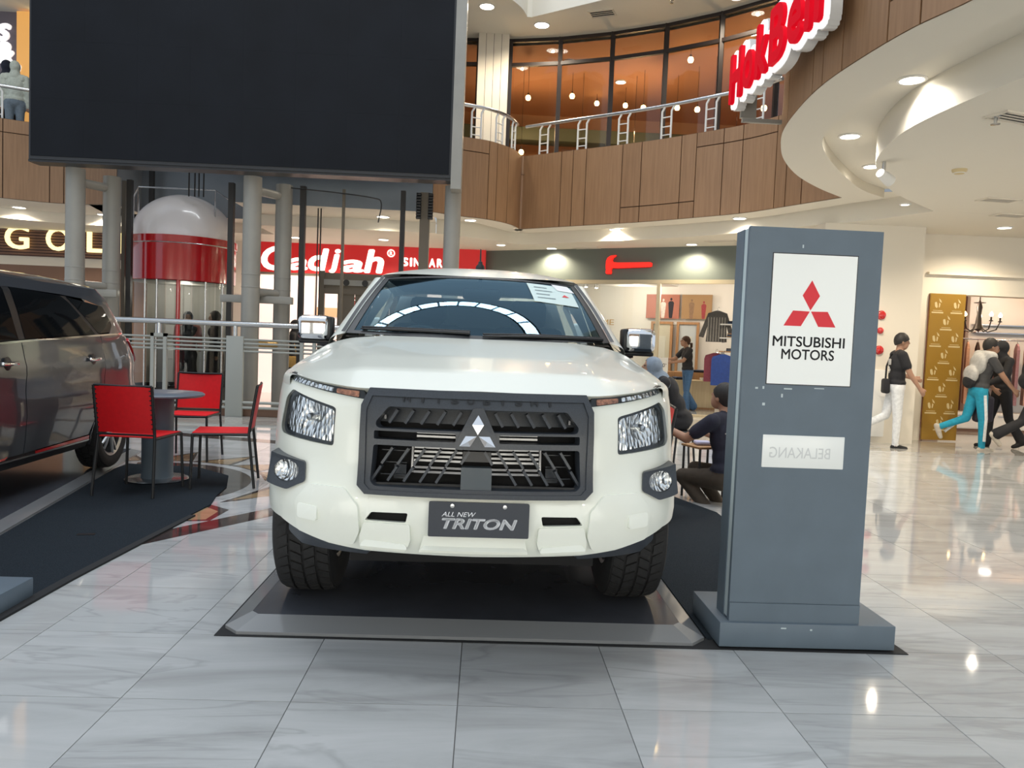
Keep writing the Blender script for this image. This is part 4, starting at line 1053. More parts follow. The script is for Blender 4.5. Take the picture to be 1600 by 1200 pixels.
for sgn in (1, -1):
    MB().grid(lambda i, j: Vector((sgn * (0.80 - 0.0 * j), 1.45 + 1.9 * i, 0.62 + 0.54 * j)), 4, 2).build('door_card', M_BLACK, cabin)
    MB().grid(lambda i, j: (lambda a, b: a.lerp(b, j))(Vector((sgn * (0.715 + .02 * i), 1.42 + 0.08 * i, 1.27)), Vector((sgn * (0.575 + 0.03 * i), 1.99 + 0.08 * i, 1.625))), 2, 6).build('pillar_trim', M_TRIM, cabin, 60)

# ---- wheels
def wheel_mesh(R, W, rim_r, treadrows=4, nblk=44):
    """tyre with tread blocks, turned about x"""
    mb = MB()
    rot = Matrix.Rotation(PI / 2, 4, 'Y')
    mb.lathe([(rim_r, -W * .46), (rim_r + 0.03, -W * 0.5), (R - 0.05, -W * 0.52), (R - 0.018, -W * 0.47), (R - 0.010, -W * 0.40), (R - 0.010, W * 0.40), (R - 0.018, W * 0.47), (R - 0.05, W * 0.52), (rim_r + 0.03, W * 0.5), (rim_r, W * .46)], 56, mtx=rot)
    for r in range(treadrows):
        u0 = -0.45 * W + 0.9 * W * r / treadrows; u1 = u0 + 0.9 * W / treadrows - 0.012
        for k in range(nblk):
            a0 = 2 * PI * (k + 0.5 * (r % 2)) / nblk; a1 = a0 + 2 * PI / nblk * 0.78; sk = (0.03 if r % 2 else -0.03)
            V = []
            for rad in (R - 0.014, R):
                dr = 0.008 if (r in (0, treadrows - 1) and rad == R) else 0
                for uu, aa in ((u0, a0 + sk), (u1, a0 - sk), (u1, a1 - sk), (u0, a1 + sk)):
                    rr = rad - (dr if (r == 0 and uu == u0) or (r == treadrows - 1 and uu == u1) else 0)
                    V.append((uu, rr * math.cos(aa), rr * math.sin(aa)))
            mb.vf(V, [(4, 5, 6, 7), (0, 1, 5, 4), (1, 2, 6, 5), (2, 3, 7, 6), (3, 0, 4, 7)])
    return mb
def rim_mesh(R, W, spokes=6):
    mb = MB(); rot = Matrix.Rotation(PI / 2, 4, 'Y')
    mb.lathe([(R, -W * .45), (R - 0.02, -W * 0.42), (R - 0.03, W * 0.1), (R - 0.03, W * 0.40), (R - 0.005, W * 0.46)], 48, mtx=rot)
    mb.lathe([(0.0, W * 0.40), (0.055, W * 0.40), (0.07, W * 0.36), (0.07, W * 0.1)], 24, mtx=rot)
    for k in range(spokes):
        a = 2 * PI * k / spokes
        for da in (-0.16, 0.16):
            c, s = math.cos(a + da), math.sin(a + da); c0, s0 = math.cos(a + da * 0.4), math.sin(a + da * 0.4)
            mb.tube([(W * 0.36, 0.05 * c0, 0.05 * s0), (W * 0.40, 0.6 * R * c, 0.6 * R * s), (W * 0.40, (R - 0.02) * c, (R - 0.02) * s)], [0.018, 0.014, 0.013], 6)
    return mb
tw = wheel_mesh(WR, 0.265, 0.225).build('tyre', M_RUBBER, None, 30)
rw = rim_mesh(0.228, 0.265).build('rim', M_ALLOY, None, 40)
bw = MB().lathe([(0.0, -0.02), (0.16, -0.02), (0.16, 0.02), (0.0, 0.02)], 24, mtx=Matrix.Rotation(PI / 2, 4, 'Y')).build('brake_disc', M_STEEL, None, 40)
first = True
for sx in (1, -1):
    for yc in (AX1, AX2):
        w = empty('wheel', (sx * 0.778, yc, WR), 0 if sx > 0 else PI); w.parent = TRUCK
        for o in (tw, rw, bw):
            c = o if first else o.copy()
            if not first: COL.objects.link(c)
            c.parent = w
        first = False
    # inner arch liners
    for yc in (AX1, AX2):
        MB().grid(lambda i, j: Vector((sx * (0.56 + 0.26 * j), yc - 0.485 * math.cos(PI * i), WR + 0.485 * math.sin(PI * i))), 18, 1).build('arch_liner', M_VOID, TRUCK, 60)
        MB().grid(lambda i, j: Vector((sx * 0.56, yc - 0.485 + 0.97 * i, 0.36 + 0.54 * j)), 2, 2).build('arch_liner', M_VOID, TRUCK, 60)
# ================================================================== grey people carrier on the left, nose towards the viewer
# local frame: origin under the rear axle at the side skin, y towards the tail, x outwards (to the picture's right), z up
MPVA = math.radians(3.0)
MPV = empty('people_carrier', (-3.30, 6.98, 0.05), MPVA, 'dark grey people carrier with black windows parked behind the red chairs', 'car')
MW = 1.75
_mp = np.array(smooth_curve([(-0.875, -3.62), (-0.6, -3.60), (-0.28, -3.48), (-0.10, -3.25), (-0.03, -2.9), (-0.01, -2.2), (0.0, -1.0), (0.0, 0.0), (-0.015, 0.40), (-0.05, 0.62), (-0.12, 0.79), (-0.26, 0.90), (-0.5, 0.95), (-0.875, 0.965)], 12))
_ms = np.concatenate([[0], np.cumsum(np.hypot(*(np.diff(_mp, axis=0).T)))])
_mtx, _mty = np.gradient(_mp[:, 0], _ms), np.gradient(_mp[:, 1], _ms)
_MZ = [0.18, 0.30, 0.45, 0.62, 0.80, 0.94, 1.02, 1.15, 1.35, 1.50, 1.60]
_MI = [0.07, 0.03, 0.012, 0.0, 0.012, 0.0, 0.02, 0.045, 0.12, 0.185, 0.27]
_RZ = [0.2, 0.4, 0.6, 0.8, 0.95, 1.10, 1.30, 1.50, 1.60]
_RI = [0.04, 0.0, 0.0, 0.07, 0.08, 0.17, 0.40, 0.62, 0.76]
_NZ = [0.2, 0.45, 0.7, 0.9, 1.0, 1.1, 1.6]; _NI = [0.08, 0.0, 0.03, 0.15, 0.5, 0.9, 2.0]
def MS_of(y): return float(np.interp(y, _mp[40:-24, 1], _ms[40:-24]))
def MBODY(s, z, off=0.0):
    if s < 0 or s > _ms[-1]: s = max(0, min(_ms[-1], s))
    x = interp(s, _ms, _mp[:, 0]); y = interp(s, _ms, _mp[:, 1]); tx = interp(s, _ms, _mtx); ty = interp(s, _ms, _mty)
    l = math.hypot(tx, ty); nx, ny = ty / l, -tx / l
    si = interp(z, _MZ, _MI); ri = interp(z, _RZ, _RI)
    wr = min(1, max(0, (y - 0.25) / 0.8))
    return Vector((x + nx * off - si * (1 if x > -0.5 else max(0.0, 1 - (-0.5 - x) / 0.375)), y + ny * off - ri * wr, z))
mS = MS_of
def mm(pts): return [(mS(y), z) for y, z in pts]
def marc(yc, r, zc=0.335, n=14, z0=0.26):
    a0 = math.asin((z0 - zc) / r)
    return [(mS(yc - r * math.cos(a)), zc + r * math.sin(a)) for a in [a0 + (PI - 2 * a0) * i / n for i in range(n + 1)]]
RA, FA = 0.0, -2.775
def flip(v): return Vector((-MW - v.x, v.y, v.z))
SMAX = _ms[-1]
for far in (False, True):
    sf = (lambda s, z, o: flip(MBODY(s, z, o))) if far else MBODY
    rq = [(mS(-0.40), 0.34), (mS(-0.28), 0.56), (mS(-0.17), 0.75), (mS(-0.16), 1.105), (mS(-0.14), 1.19), (mS(0.45), 1.20), (SMAX - 0.50, 1.06), (SMAX, 1.05), (SMAX, 0.30), (mS(0.60), 0.28)] + [p for p in marc(RA, 0.375)][::-1]
    rq = [p for p in rq]
    qp = panel('rear_quarter', rq, sf, M_GREYPAINT, MPV, (), (0.07, 0.07), 0.0, 0.02)
    for y0, y1, b0, b1, tail in ((-1.425, -0.17, 1.135, 1.185, True), (-2.42, -1.435, 1.09, 1.133, False)):
        if tail: pts = mm([(y0, b0), (y1 + 0.01, b1), (y1 - 0.01, 0.75), (-0.29, 0.56), (-0.44, 0.355), (y0, 0.34)])
        else: pts = mm([(y0, b0), (y1, b1), (y1, 0.34), (y0, 0.34)])
        d = panel('door', pts, sf, M_GREYPAINT, MPV, (), (0.10, 0.06), 0.0, 0.02)
        hc = sf(mS(y1 - 0.23), 0.985, 0.022); ex = -1 if far else 1
        MB().bbox(hc.x - 0.014, hc.x + 0.014, hc.y - 0.10, hc.y + 0.10, hc.z - 0.013, hc.z + 0.016, 0.010).build('door_handle', M_CHROME, d, 50)
        hb = sf(mS(y1 - 0.23), 0.985, 0.004)
        MB().lathe([(0.0, 0.006), (0.042, 0.004), (0.05, 0.0)], 20, mtx=Matrix.Translation(hb) @ Matrix.Rotation(ex * PI / 2, 4, 'Y')).build('handle_cup', M_BLACK, d, 50)
    fq = mm([(-2.43, 1.085), (-2.43, 0.34)]) + marc(FA, 0.375)[::-1] + [(mS(-3.2), 0.28)] + [(0.0, 0.28), (0.0, 0.80), (mS(-3.15), 0.92), (mS(-2.7), 1.02)]
    panel('front_wing', fq, sf, M_GREYPAINT, MPV, (), (0.08, 0.08), 0.0, 0.02)
    panel('sill', mm([(-2.36, 0.335), (-0.40, 0.335), (-0.42, 0.25), (-2.36, 0.25)]), sf, M_BLACK, MPV, (), (0.2, 0.05), -0.01, 0.05)
    panel('sill_stripe', mm([(-1.25, 0.335), (-0.42, 0.345), (-0.42, 0.315), (-0.75, 0.318), (-1.25, 0.315)]), sf, M_REDLENS, MPV, (), (0.2, 0.05), 0.0, 0.01)
    panel('sill_stripe', mm([(-2.2, 0.350), (-1.62, 0.345), (-1.66, 0.325), (-2.2, 0.328)]), sf, M_REDLENS, MPV, (), (0.2, 0.05), 0.0, 0.01)
    panel('sill_strip', mm([(-2.36, 0.318), (-0.40, 0.312), (-0.42, 0.300), (-2.36, 0.305)]), sf, M_STEEL, MPV, (), (0.2, 0.05), -0.002, 0.01)
    panel('belt_trim', mm([(-2.3, 1.100), (-1.39, 1.148), (-0.26, 1.190), (0.40, 1.212), (0.40, 1.198), (-0.26, 1.175), (-1.39, 1.133), (-2.3, 1.085)]), sf, M_CHROME, MPV, (), (0.2, 0.05), 0.004, 0.006)
    for pts in (mm([(-1.37, 1.155), (-0.24, 1.195), (-0.50, 1.45), (-0.60, 1.50), (-1.30, 1.525)]), mm([(-2.25, 1.115), (-1.46, 1.150), (-1.40, 1.522), (-1.75, 1.50)]), mm([(-0.17, 1.20), (0.06, 1.212), (0.16, 1.28), (0.12, 1.44), (-0.50, 1.495)])):
        panel('side_window', pts, sf, M_DARKGLASS, MPV, (), (0.10, 0.05), 0.0, 0.008)
    for pts in (mm([(-1.47, 1.150), (-1.36, 1.152), (-1.29, 1.53), (-1.41, 1.53)]), mm([(-0.25, 1.187), (-0.16, 1.195), (-0.50, 1.50), (-0.60, 1.50)])):
        panel('window_pillar', pts, sf, M_BLACK, MPV, (), (0.10, 0.05), -0.003, 0.01)
    panel('tail_pillar', mm([(0.06, 1.205), (0.42, 1.205), (0.50, 1.22), (0.55, 1.32), (0.52, 1.50), (0.20, 1.50), (-0.3, 1.51), (0.12, 1.44), (0.17, 1.28)]), sf, M_GREYPAINT, MPV, (), (0.06, 0.05), 0.0, 0.01)
    panel('roof_rail', mm([(-2.0, 1.44), (-1.75, 1.505), (-1.30, 1.525), (-0.6, 1.512), (0.2, 1.475), (0.52, 1.44), (0.52, 1.60), (-2.0, 1.60)]), sf, M_GREYPAINT, MPV, (), (0.10, 0.03), 0.0, 0.01)
    tl = [(mS(0.50), 1.135), (mS(0.58), 1.16), (SMAX - 0.62, 1.12), (SMAX - 0.62, 0.90), (SMAX - 0.72, 0.87), (mS(0.62), 1.08)]
    panel('tail_lamp', rounded(tl, 0.02), sf, M_REDLENS, MPV, (), (0.05, 0.05), 0.015, 0.03)
    # wheels
    for yc in (RA, FA):
        w = empty('wheel', ((-MW + 0.105) if far else -0.105, yc, 0.335), PI if far else 0); w.parent = MPV
        wheel_mesh(0.335, 0.205, 0.225, 3, 40).build('tyre', M_RUBBER, w, 30)
        rim_mesh(0.228, 0.205, 5).build('rim', M_ALLOY, w, 40)
    for yc in (RA, FA):
        xo = (-MW + 0.02) if far else -0.02; xi = (-MW + 0.30) if far else -0.30
        MB().grid(lambda i, j: Vector((xi + (xo - xi) * j, yc - 0.385 * math.cos(PI * i), 0.335 + 0.385 * math.sin(PI * i))), 18, 1).vf([(xi, yc - 0.385, 0.3), (xi, yc + 0.385, 0.3), (xi, yc + 0.385, 0.72), (xi, yc - 0.385, 0.72)], [(0, 1, 2, 3)]).build('arch_liner', M_VOID, MPV, 60)
# roof, tailgate glass, bonnet, screen
def mroof(i, j):
    y = -2.05 + 2.62 * j; a = MBODY(mS(y), 1.60); u = i * 2 - 1; hw = MW / 2 + a.x
    z = 1.60 + 0.085 * (1 - u ** 4) * interp(y, [-2.05, -1.4, -0.4, 0.3, 0.6], [0.1, 0.9, 1.0, 0.7, 0.3])
    return Vector((-MW / 2 + u * hw, a.y, z))
MB().grid(mroof, 16, 16).build('roof', M_GREYPAINT, MPV, 60)
ctr = lambda i, j, z0, z1, s0: (lambda s, z: MBODY(s, z) if s <= SMAX else flip(MBODY(2 * SMAX - s, z)))(s0 + (2 * SMAX - 2 * s0) * i, z0 + (z1 - z0) * j)
MB().grid(lambda i, j: ctr(i, j, 1.12, 1.52, SMAX - 0.62), 20, 8).build('tailgate_window', M_DARKGLASS, MPV, 60)
MB().grid(lambda i, j: ctr(i, j, 1.04, 1.13, SMAX - 0.62), 20, 3).build('tailgate', M_GREYPAINT, MPV, 60)
MB().grid(lambda i, j: ctr(i, j, 1.51, 1.61, SMAX - 0.70), 20, 3).build('roof_spoiler', M_GREYPAINT, MPV, 60)
MB().grid(lambda i, j: Vector((-MW / 2 + (i * 2 - 1) * (0.78 + 0.065 * j), -3.52 + 0.22 * (i * 2 - 1) ** 2 + (0.95 - 0.1 * (i * 2 - 1) ** 2) * j, 0.84 + 0.24 * j ** 0.6 - 0.03 * (i * 2 - 1) ** 4)), 12, 8).build('bonnet', M_GREYPAINT, MPV, 60)
MB().grid(lambda i, j: Vector((-MW / 2 + (i * 2 - 1) * (0.80 - 0.20 * j), -2.60 + 0.2 * (i * 2 - 1) ** 2 * (1 - j) + 0.62 * j, 1.08 + 0.53 * j)), 12, 8).build('windscreen', M_DARKGLASS, MPV, 60)
MB().bbox(-MW / 2 - 0.55, -MW / 2 + 0.55, -3.64, -3.56, 0.36, 0.78, 0.03).build('grille', M_BLACK, MPV, 50)
MB().box(-MW + 0.15, -0.15, -3.3, 0.9, 0.22, 0.34).build('underbody', M_VOID, MPV)
MB().box(-MW + 0.25, -0.25, -2.2, 0.4, 0.34, 1.1).build('cabin_core', M_VOID, MPV)
# ================================================================== display area: platforms, carpets, totems, table and chairs
def carpet(name, pts, z, m, label, cat):
    n = len(pts)
    o = MB().vf([(x, y, z) for x, y in pts] + [(x, y, 0.0) for x, y in pts], [tuple(range(n))] + [(i, (i + 1) % n, n + (i + 1) % n, n + i) for i in range(n)]).build(name, m)
    return tag(o, label, cat)
carpet('floor_mat', [(-1.125, 3.305), (1.94, 3.29), (1.94, 3.34), (1.60, 8.8), (-1.118, 8.8)], 0.004, M_MAT, 'thin black mat showing as an edge under the truck platform and totem', 'mat')
carpet('carpet', [(1.06, 3.40), (1.90, 3.36), (1.87, 4.2), (1.93, 6.1), (1.42, 7.6), (1.06, 9.0)], 0.010, M_CARPET, 'charcoal carpet on the floor between truck platform and squatting man', 'carpet')
carpet('carpet', [(-2.16, 2.4), (-2.13, 4.0), (-2.09, 4.7), (-2.04, 5.45), (-2.02, 5.80), (-2.09, 6.15), (-2.13, 6.5), (-2.28, 7.0), (-2.7, 7.38), (-3.38, 7.45), (-3.37, 7.15), (-3.085, 5.6), (-2.495, 2.4)], 0.010, M_CARPET, 'charcoal carpet strip under the round table and red chairs', 'carpet')
carpet('carpet_edge', [(-2.16, 2.4), (-2.11, 2.4), (-2.08, 4.0), (-2.04, 4.72), (-2.0, 5.45), (-2.04, 5.45), (-2.09, 4.7), (-2.13, 4.0)], 0.012, M_MAT, 'black binding strip along the left carpet', 'carpet edge')
carpet('floor_socket', [(-2.50, 4.82), (-2.40, 4.84), (-2.41, 4.88), (-2.51, 4.86)], 0.013, M_BLACK, 'small black floor plate on the left carpet', 'floor plate')

def platform(name, loc, rz, w, l, h, bev, label, m, me, clip=0.07):
    t = empty(name, loc, rz, label, 'platform')
    # chamfered top board plus clear sloping edge strips with cut corners
    a = [(-w / 2 + clip, 0), (w / 2 - clip, 0), (w / 2, clip), (w / 2, l), (-w / 2, l), (-w / 2, clip)]
    i = [(-w / 2 + clip * .5 + bev, bev), (w / 2 - clip * .5 - bev, bev), (w / 2 - bev, clip * .5 + bev), (w / 2 - bev, l - bev), (-w / 2 + bev, l - bev), (-w / 2 + bev, clip * .5 + bev)]
    MB().vf([(x, y, h) for x, y in i] + [(x, y, 0.0) for x, y in i], [tuple(range(6))] + [(k, (k + 1) % 6, 6 + (k + 1) % 6, 6 + k) for k in range(6)]).build('top_board', m, t)
    for k in range(6):
        k2 = (k + 1) % 6
        MB().vf([(a[k][0], a[k][1], 0.0), (a[k2][0], a[k2][1], 0.0), (a[k2][0], a[k2][1], 0.018), (a[k][0], a[k][1], 0.018), (i[k][0], i[k][1], h + .001), (i[k2][0], i[k2][1], h + .001)],
                [(0, 1, 2, 3), (3, 2, 5, 4)]).build('edge_strip', me, t)
    return t
platform('display_platform', (-0.03, 3.32, 0.0), 0, 2.15, 5.5, 0.06, 0.10, 'low grey glossy platform with clear sloped edges under the white truck', M_PLATFORM, M_PLATEDGE)
PA = math.radians(10.5); _d = Vector((-math.sin(PA), math.cos(PA), 0)); _n = Vector((math.cos(PA), math.sin(PA), 0))
_c = Vector((-3.36, 6.9, 0)) + _n * (0.02 - 1.30) - _d * 4.3
platform('display_platform', _c, PA, 2.60, 5.6, 0.05, 0.08, 'low grey glossy platform under the dark people carrier', M_PLATFORM, M_PLATEDGE)

# ---- sign totem
T = empty('sign_totem', (1.10, 3.305, 0.0), math.radians(0.3), 'tall grey sign totem with three red diamonds beside the truck', 'sign')
MB().bbox(-0.012, 0.785, 0.0, 0.43, 0.0105, 0.12, 0.003).build('totem_base', M_MONO, T, 40)
MB().box(0.033, 0.625, 0.025, 0.050, 0.205, 1.868).build('front_board', M_MONO, T)
MB().box(0.033, 0.625, 0.020, 0.050, 0.12, 0.204).build('kick_board', M_MONO, T)
MB().box(0.034, 0.622, 0.050, 0.092, 0.13, 1.862).build('pale_strip', M_MONOPALE, T)
MB().box(0.030, 0.628, 0.092, 0.190, 0.12, 1.862).build('back_board', M_MONO, T)
pan = MB().box(0.142, 0.515, 0.0225, 0.026, 1.187, 1.755).build('logo_panel', M_PANELW, T)
MB().box(0.138, 0.519, 0.0235, 0.0255, 1.183, 1.759).build('panel_edge', M_BLACK, pan)
flat = lambda y: (lambda u, v, d=0: Vector((u, y - 0.0004 * d, v)))
cx, cz, a = 0.318, 1.510, 0.0785
up = lambda k: (math.cos(math.radians(k)), math.sin(math.radians(k)))
for k in (90, 210, 330):
    c, s = up(k); c1, s1 = up(k - 30); c2, s2 = up(k + 30)
    L = 0.134 if k == 90 else 0.134; q = L / (2 * math.cos(math.radians(30)))
    P = [(cx + 0.003 * c, cz + 0.003 * s), (cx + q * c1, cz + q * s1), (cx + L * c, cz + L * s), (cx + q * c2, cz + q * s2)]
    MB().prism(P, flat(0.0222), 0, 1).build('red_diamond', M_REDINK, pan)
link('lettering', fit_text(text_mesh('MITSUBISHI', 1, 0.016), 0.158, 0.480, 1.352, 1.398, flat(0.0221)), M_BLACKINK, pan)
link('lettering', fit_text(text_mesh('MOTORS', 1, 0.016), 0.200, 0.436, 1.296, 1.342, flat(0.0221)), M_BLACKINK, pan)
wp = MB().bbox(0.140, 0.508, 0.0205, 0.027, 0.816, 0.961, 0.003).build('name_panel', M_PANELW, T, 40)
# faint mirrored lettering showing through from the back
me = fit_text(text_mesh('BELAKANG', 1, 0.0), 0.445, 0.172, 0.860, 0.908, flat(0.0200)); link('faint_lettering', me, mat('faint_print', (0.62, 0.64, 0.64), 0.5), wp)
for x, z, w, h in ((0.10, 1.165, 0.006, 0.004), (0.13, 1.168, 0.004, 0.006), (0.24, 1.166, 0.018, 0.003), (0.38, 1.172, 0.022, 0.002), (0.215, 1.135, 0.004, 0.008), (0.135, 1.095, 0.006, 0.006), (0.275, 0.100, 0.012, 0.003), (0.40, 0.095, 0.005, 0.004), (0.27, 1.79, 0.003, 0.007)):
    MB().box(x - w, x + w, 0.0242 if z > 0.2 else -0.0006, 0.026 if z > 0.2 else 0.002, z - h, z + h).build('paint_chip', M_MONOPALE, T)
# second totem, only the corner of its foot is in view
T2 = empty('sign_totem', (-2.92, 3.30, 0.0), 0.0, 'grey totem base block at the left picture edge on the carpet', 'sign')
MB().bbox(0.0, 0.79, 0.0, 0.42, 0.010, 0.10, 0.003).build('totem_base', M_MONO, T2, 40)
MB().box(0.06, 0.45, 0.03, 0.16, 0.10, 1.86).build('totem_board', M_MONO, T2)

# ---- round table
tb = empty('round_table', (-2.80, 6.72, 0.01), 0, 'round slate grey pedestal table between the red chairs', 'table')
MB().lathe([(0.0, 0.725), (0.36, 0.725), (0.375, 0.735), (0.375, 0.745), (0.36, 0.755), (0.0, 0.755)], 48).build('table_top', M_TABLE, tb, 40)
MB().lathe([(0.135, 0.018), (0.128, 0.03), (0.128, 0.725)], 32).build('pedestal', M_MONO, tb, 40)
MB().lathe([(0.0, 0.0), (0.255, 0.0), (0.26, 0.008), (0.24, 0.018), (0.0, 0.024)], 48).build('table_base', M_STEEL, tb, 40)

# ---- red chairs: thin leather sling laced to a slim black frame
def chair(loc, rz, label):
    t = empty('red_chair', loc, rz, label, 'chair', 'red chairs')
    w, d, hs, hb = 0.225, 0.22, 0.45, 0.86
    legs = {(-1, -1): None, (1, -1): None, (-1, 1): None, (1, 1): None}
    for sx in (-1, 1):
        MB().tube([(sx * (w + 0.015), -d - 0.01, 0), (sx * w, -d, hs)], 0.012, 8).build('leg', M_FRAME, t, 50)
        MB().tube([(sx * (w + 0.015), d + 0.05, 0), (sx * w, d, hs), (sx * w, d + 0.005, hs + 0.05), (sx * (w + 0.002), d + 0.06, hb)], 0.012, 8).build('leg', M_FRAME, t, 50)
        MB().tube([(sx * w, -d, hs), (sx * w, d, hs)], 0.011, 8).build('seat_rail', M_FRAME, t, 50)
    MB().tube([(-w, -d, hs), (0, -d - .005, hs - 0.004), (w, -d, hs)], 0.011, 8).build('seat_rail', M_FRAME, t, 50)
    MB().tube([(-w, d + 0.06, hb), (0, d + 0.068, hb - 0.004), (w, d + 0.06, hb)], 0.010, 8).build('back_rail', M_FRAME, t, 50)
    MB().tube([(-w, d + 0.012, hs + 0.03), (w, d + 0.012, hs + 0.03)], 0.008, 8).build('back_rail', M_FRAME, t, 50)
    def slab(fn, nu, nv, nm):
        mb = MB(); mb.grid(lambda i, j: fn(i, j, 0.004), nu, nv); mb.grid(lambda i, j: fn(i, j, -0.004), nu, nv)
        for jj in (0, 1): mb.grid(lambda i, j: fn(i, jj, -0.004 + 0.008 * j), nu, 1)
        for ii in (0, 1): mb.grid(lambda i, j: fn(ii, i, -0.004 + 0.008 * j), nv, 1)
        return mb.build(nm, M_RED, t, 50, weld=1e-5)
    st_ = slab(lambda i, j, o: Vector(((i * 2 - 1) * (w - 0.008), -d - 0.005 + (2 * d) * j, hs + 0.010 + o - 0.018 * math.sin(i * PI) * math.sin(j * PI))), 8, 8, 'seat')
    bk_ = slab(lambda i, j, o: Vector(((i * 2 - 1) * (w - 0.008), d + 0.002 + 0.058 * j + o + 0.020 * math.sin(i * PI), hs + 0.045 + (hb - hs - 0.05) * j)), 8, 8, 'backrest')
    for sx in (-1, 1):
        for k in range(9):
            z = hs + 0.08 + 0.037 * k; y = d + 0.002 + 0.058 * (z - hs - 0.045) / (hb - hs - 0.05)
            MB().tube([(sx * (w - 0.020), y + 0.004, z), (sx * (w + 0.014), y + 0.004, z + 0.006)], 0.006, 6).build('lacing', M_FRAME, bk_, 50)
    return t
chair((-2.725, 6.22, 0.0105), math.radians(176), 'red leather chair with its back to the viewer, nearest of the set')
chair((-2.98, 7.95, 0.0), math.radians(2), 'red leather chair facing the viewer behind the round table')
chair((-2.20, 6.62, 0.0105), math.radians(-78), 'red leather chair seen from the side right of the round table')
chair((1.20, 5.95, 0.0105), math.radians(-97), 'red chair mostly hidden behind the right corner of the truck')
st_ = empty('stool', (2.16, 8.15, 0.0), 0, 'low black stool under the person in the blue-grey headscarf', 'stool')
MB().lathe([(0.0, 0.42), (0.17, 0.42), (0.18, 0.435), (0.17, 0.455), (0.0, 0.46)], 24).build('seat', M_FRAME, st_, 40)
for k in range(4): MB().tube([(0.12 * math.cos(PI / 4 + k * PI / 2), 0.12 * math.sin(PI / 4 + k * PI / 2), 0.42), (0.17 * math.cos(PI / 4 + k * PI / 2), 0.17 * math.sin(PI / 4 + k * PI / 2), 0.0)], 0.012, 8).build('leg', M_FRAME, st_, 50)
# ================================================================== lift shaft, steel columns, LED screen, railing
M_COLUMN = mat('grey_painted_steel', (0.30, 0.29, 0.26), 0.42, 0.1, noise=0.06, nscale=3)
M_RAILPAINT = mat('pale_grey_railing', (0.36, 0.37, 0.34), 0.5)
M_DARKSTEEL = mat('dark_guide_steel', (0.035, 0.033, 0.032), 0.5, 0.4)
M_OLIVE = mat('olive_brown_steel', (0.15, 0.125, 0.095), 0.5, 0.3)
M_LIFTRED = mat('red_lacquer', (0.42, 0.006, 0.010), 0.18, coat=1.0)
M_DOME = mat('white_dome', (0.78, 0.74, 0.74), 0.3, coat=0.5)
M_LIFTGLASS = glass('lift_glass', (0.70, 0.74, 0.72), 0.8, 1.5)
M_LED = mat('led_screen_face', (0.0055, 0.007, 0.0105), 0.65, 0, 0.2, noise=0.2, nscale=1.2)
M_LEDFRAME = mat('screen_frame', (0.02, 0.021, 0.024), 0.4)
M_CLADW = mat('cream_panel', (0.46, 0.44, 0.40), 0.5)  # plain cream colour without emission

S = empty('led_screen', (-3.80, 11.95, 0.0), math.radians(-0.4), 'huge dark LED screen hung in front of the lift columns', 'screen')
MB().box(-3.16, 3.18, 0.0, 0.30, 3.78, 8.2).build('screen_cabinet', M_LEDFRAME, S)
n = 0
for i in range(8):
    for j in range(5):
        x0 = -3.13 + 0.785 * i; z0 = 3.83 + 0.85 * j
        MB().box(x0 + 0.0004, x0 + 0.7846, -0.012, 0.002, z0 + 0.0004, z0 + 0.8496).build('led_module', M_LED, S)
MB().box(3.18, 3.34, -0.01, 0.34, 3.62, 8.2).build('side_frame', M_COLUMN, S)
MB().box(-3.18, 3.2, 0.02, 0.32, 3.745, 3.78).build('bottom_frame', M_LEDFRAME, S)
def column(x, y, r, label, h=3.745):
    t = empty('steel_column', (x, y, 0), 0, label, 'column', 'columns under the LED screen')
    MB().lathe([(r, 0.0), (r, h)], 32).build('shaft', M_COLUMN, t, 60)
    for z in (2.02, 2.22): MB().lathe([(r + 0.001, z - 0.012), (r + 0.006, z), (r + 0.001, z + 0.012)], 32).build('weld_band', M_COLUMN, t, 60)
    MB().lathe([(r + 0.06, 0.0), (r + 0.06, 0.03), (r, 0.04)], 32).build('foot', M_COLUMN, t, 40)
column(-6.49, 12.40, 0.140, 'grey steel column at the left, front one of its pair')
column(-6.19, 12.95, 0.135, 'grey steel column just left of the red lift cabin')
column(-3.75, 12.40, 0.140, 'grey steel column just right of the red lift cabin, front one of its pair')
column(-3.40, 12.95, 0.135, 'grey steel column behind the one right of the lift cabin')
column(-0.595, 12.40, 0.130, 'grey steel column at the right end of the screen')
for x0, x1, lab in ((-6.49, -6.19, 'left'), (-3.75, -3.40, 'middle')):
    b = empty('column_bracing', (0, 0, 0), 0, 'grey cross braces tying the %s pair of columns under the screen' % lab, 'brace')
    for z in (3.55, 1.95, 1.12): MB().tube([(x0, 12.40, z), (x1, 12.95, z)], 0.07, 10).build('brace', M_COLUMN if z != 1.12 else mat('gold_pipe_' + lab, (0.45, 0.30, 0.12), 0.3, 0.6), b, 60)
    MB().bbox(min(x0, x1) - 0.55, x1 + 0.25, 12.60, 12.72, 1.78, 1.90, 0.01).build('cross_beam', M_COLUMN, b, 40)
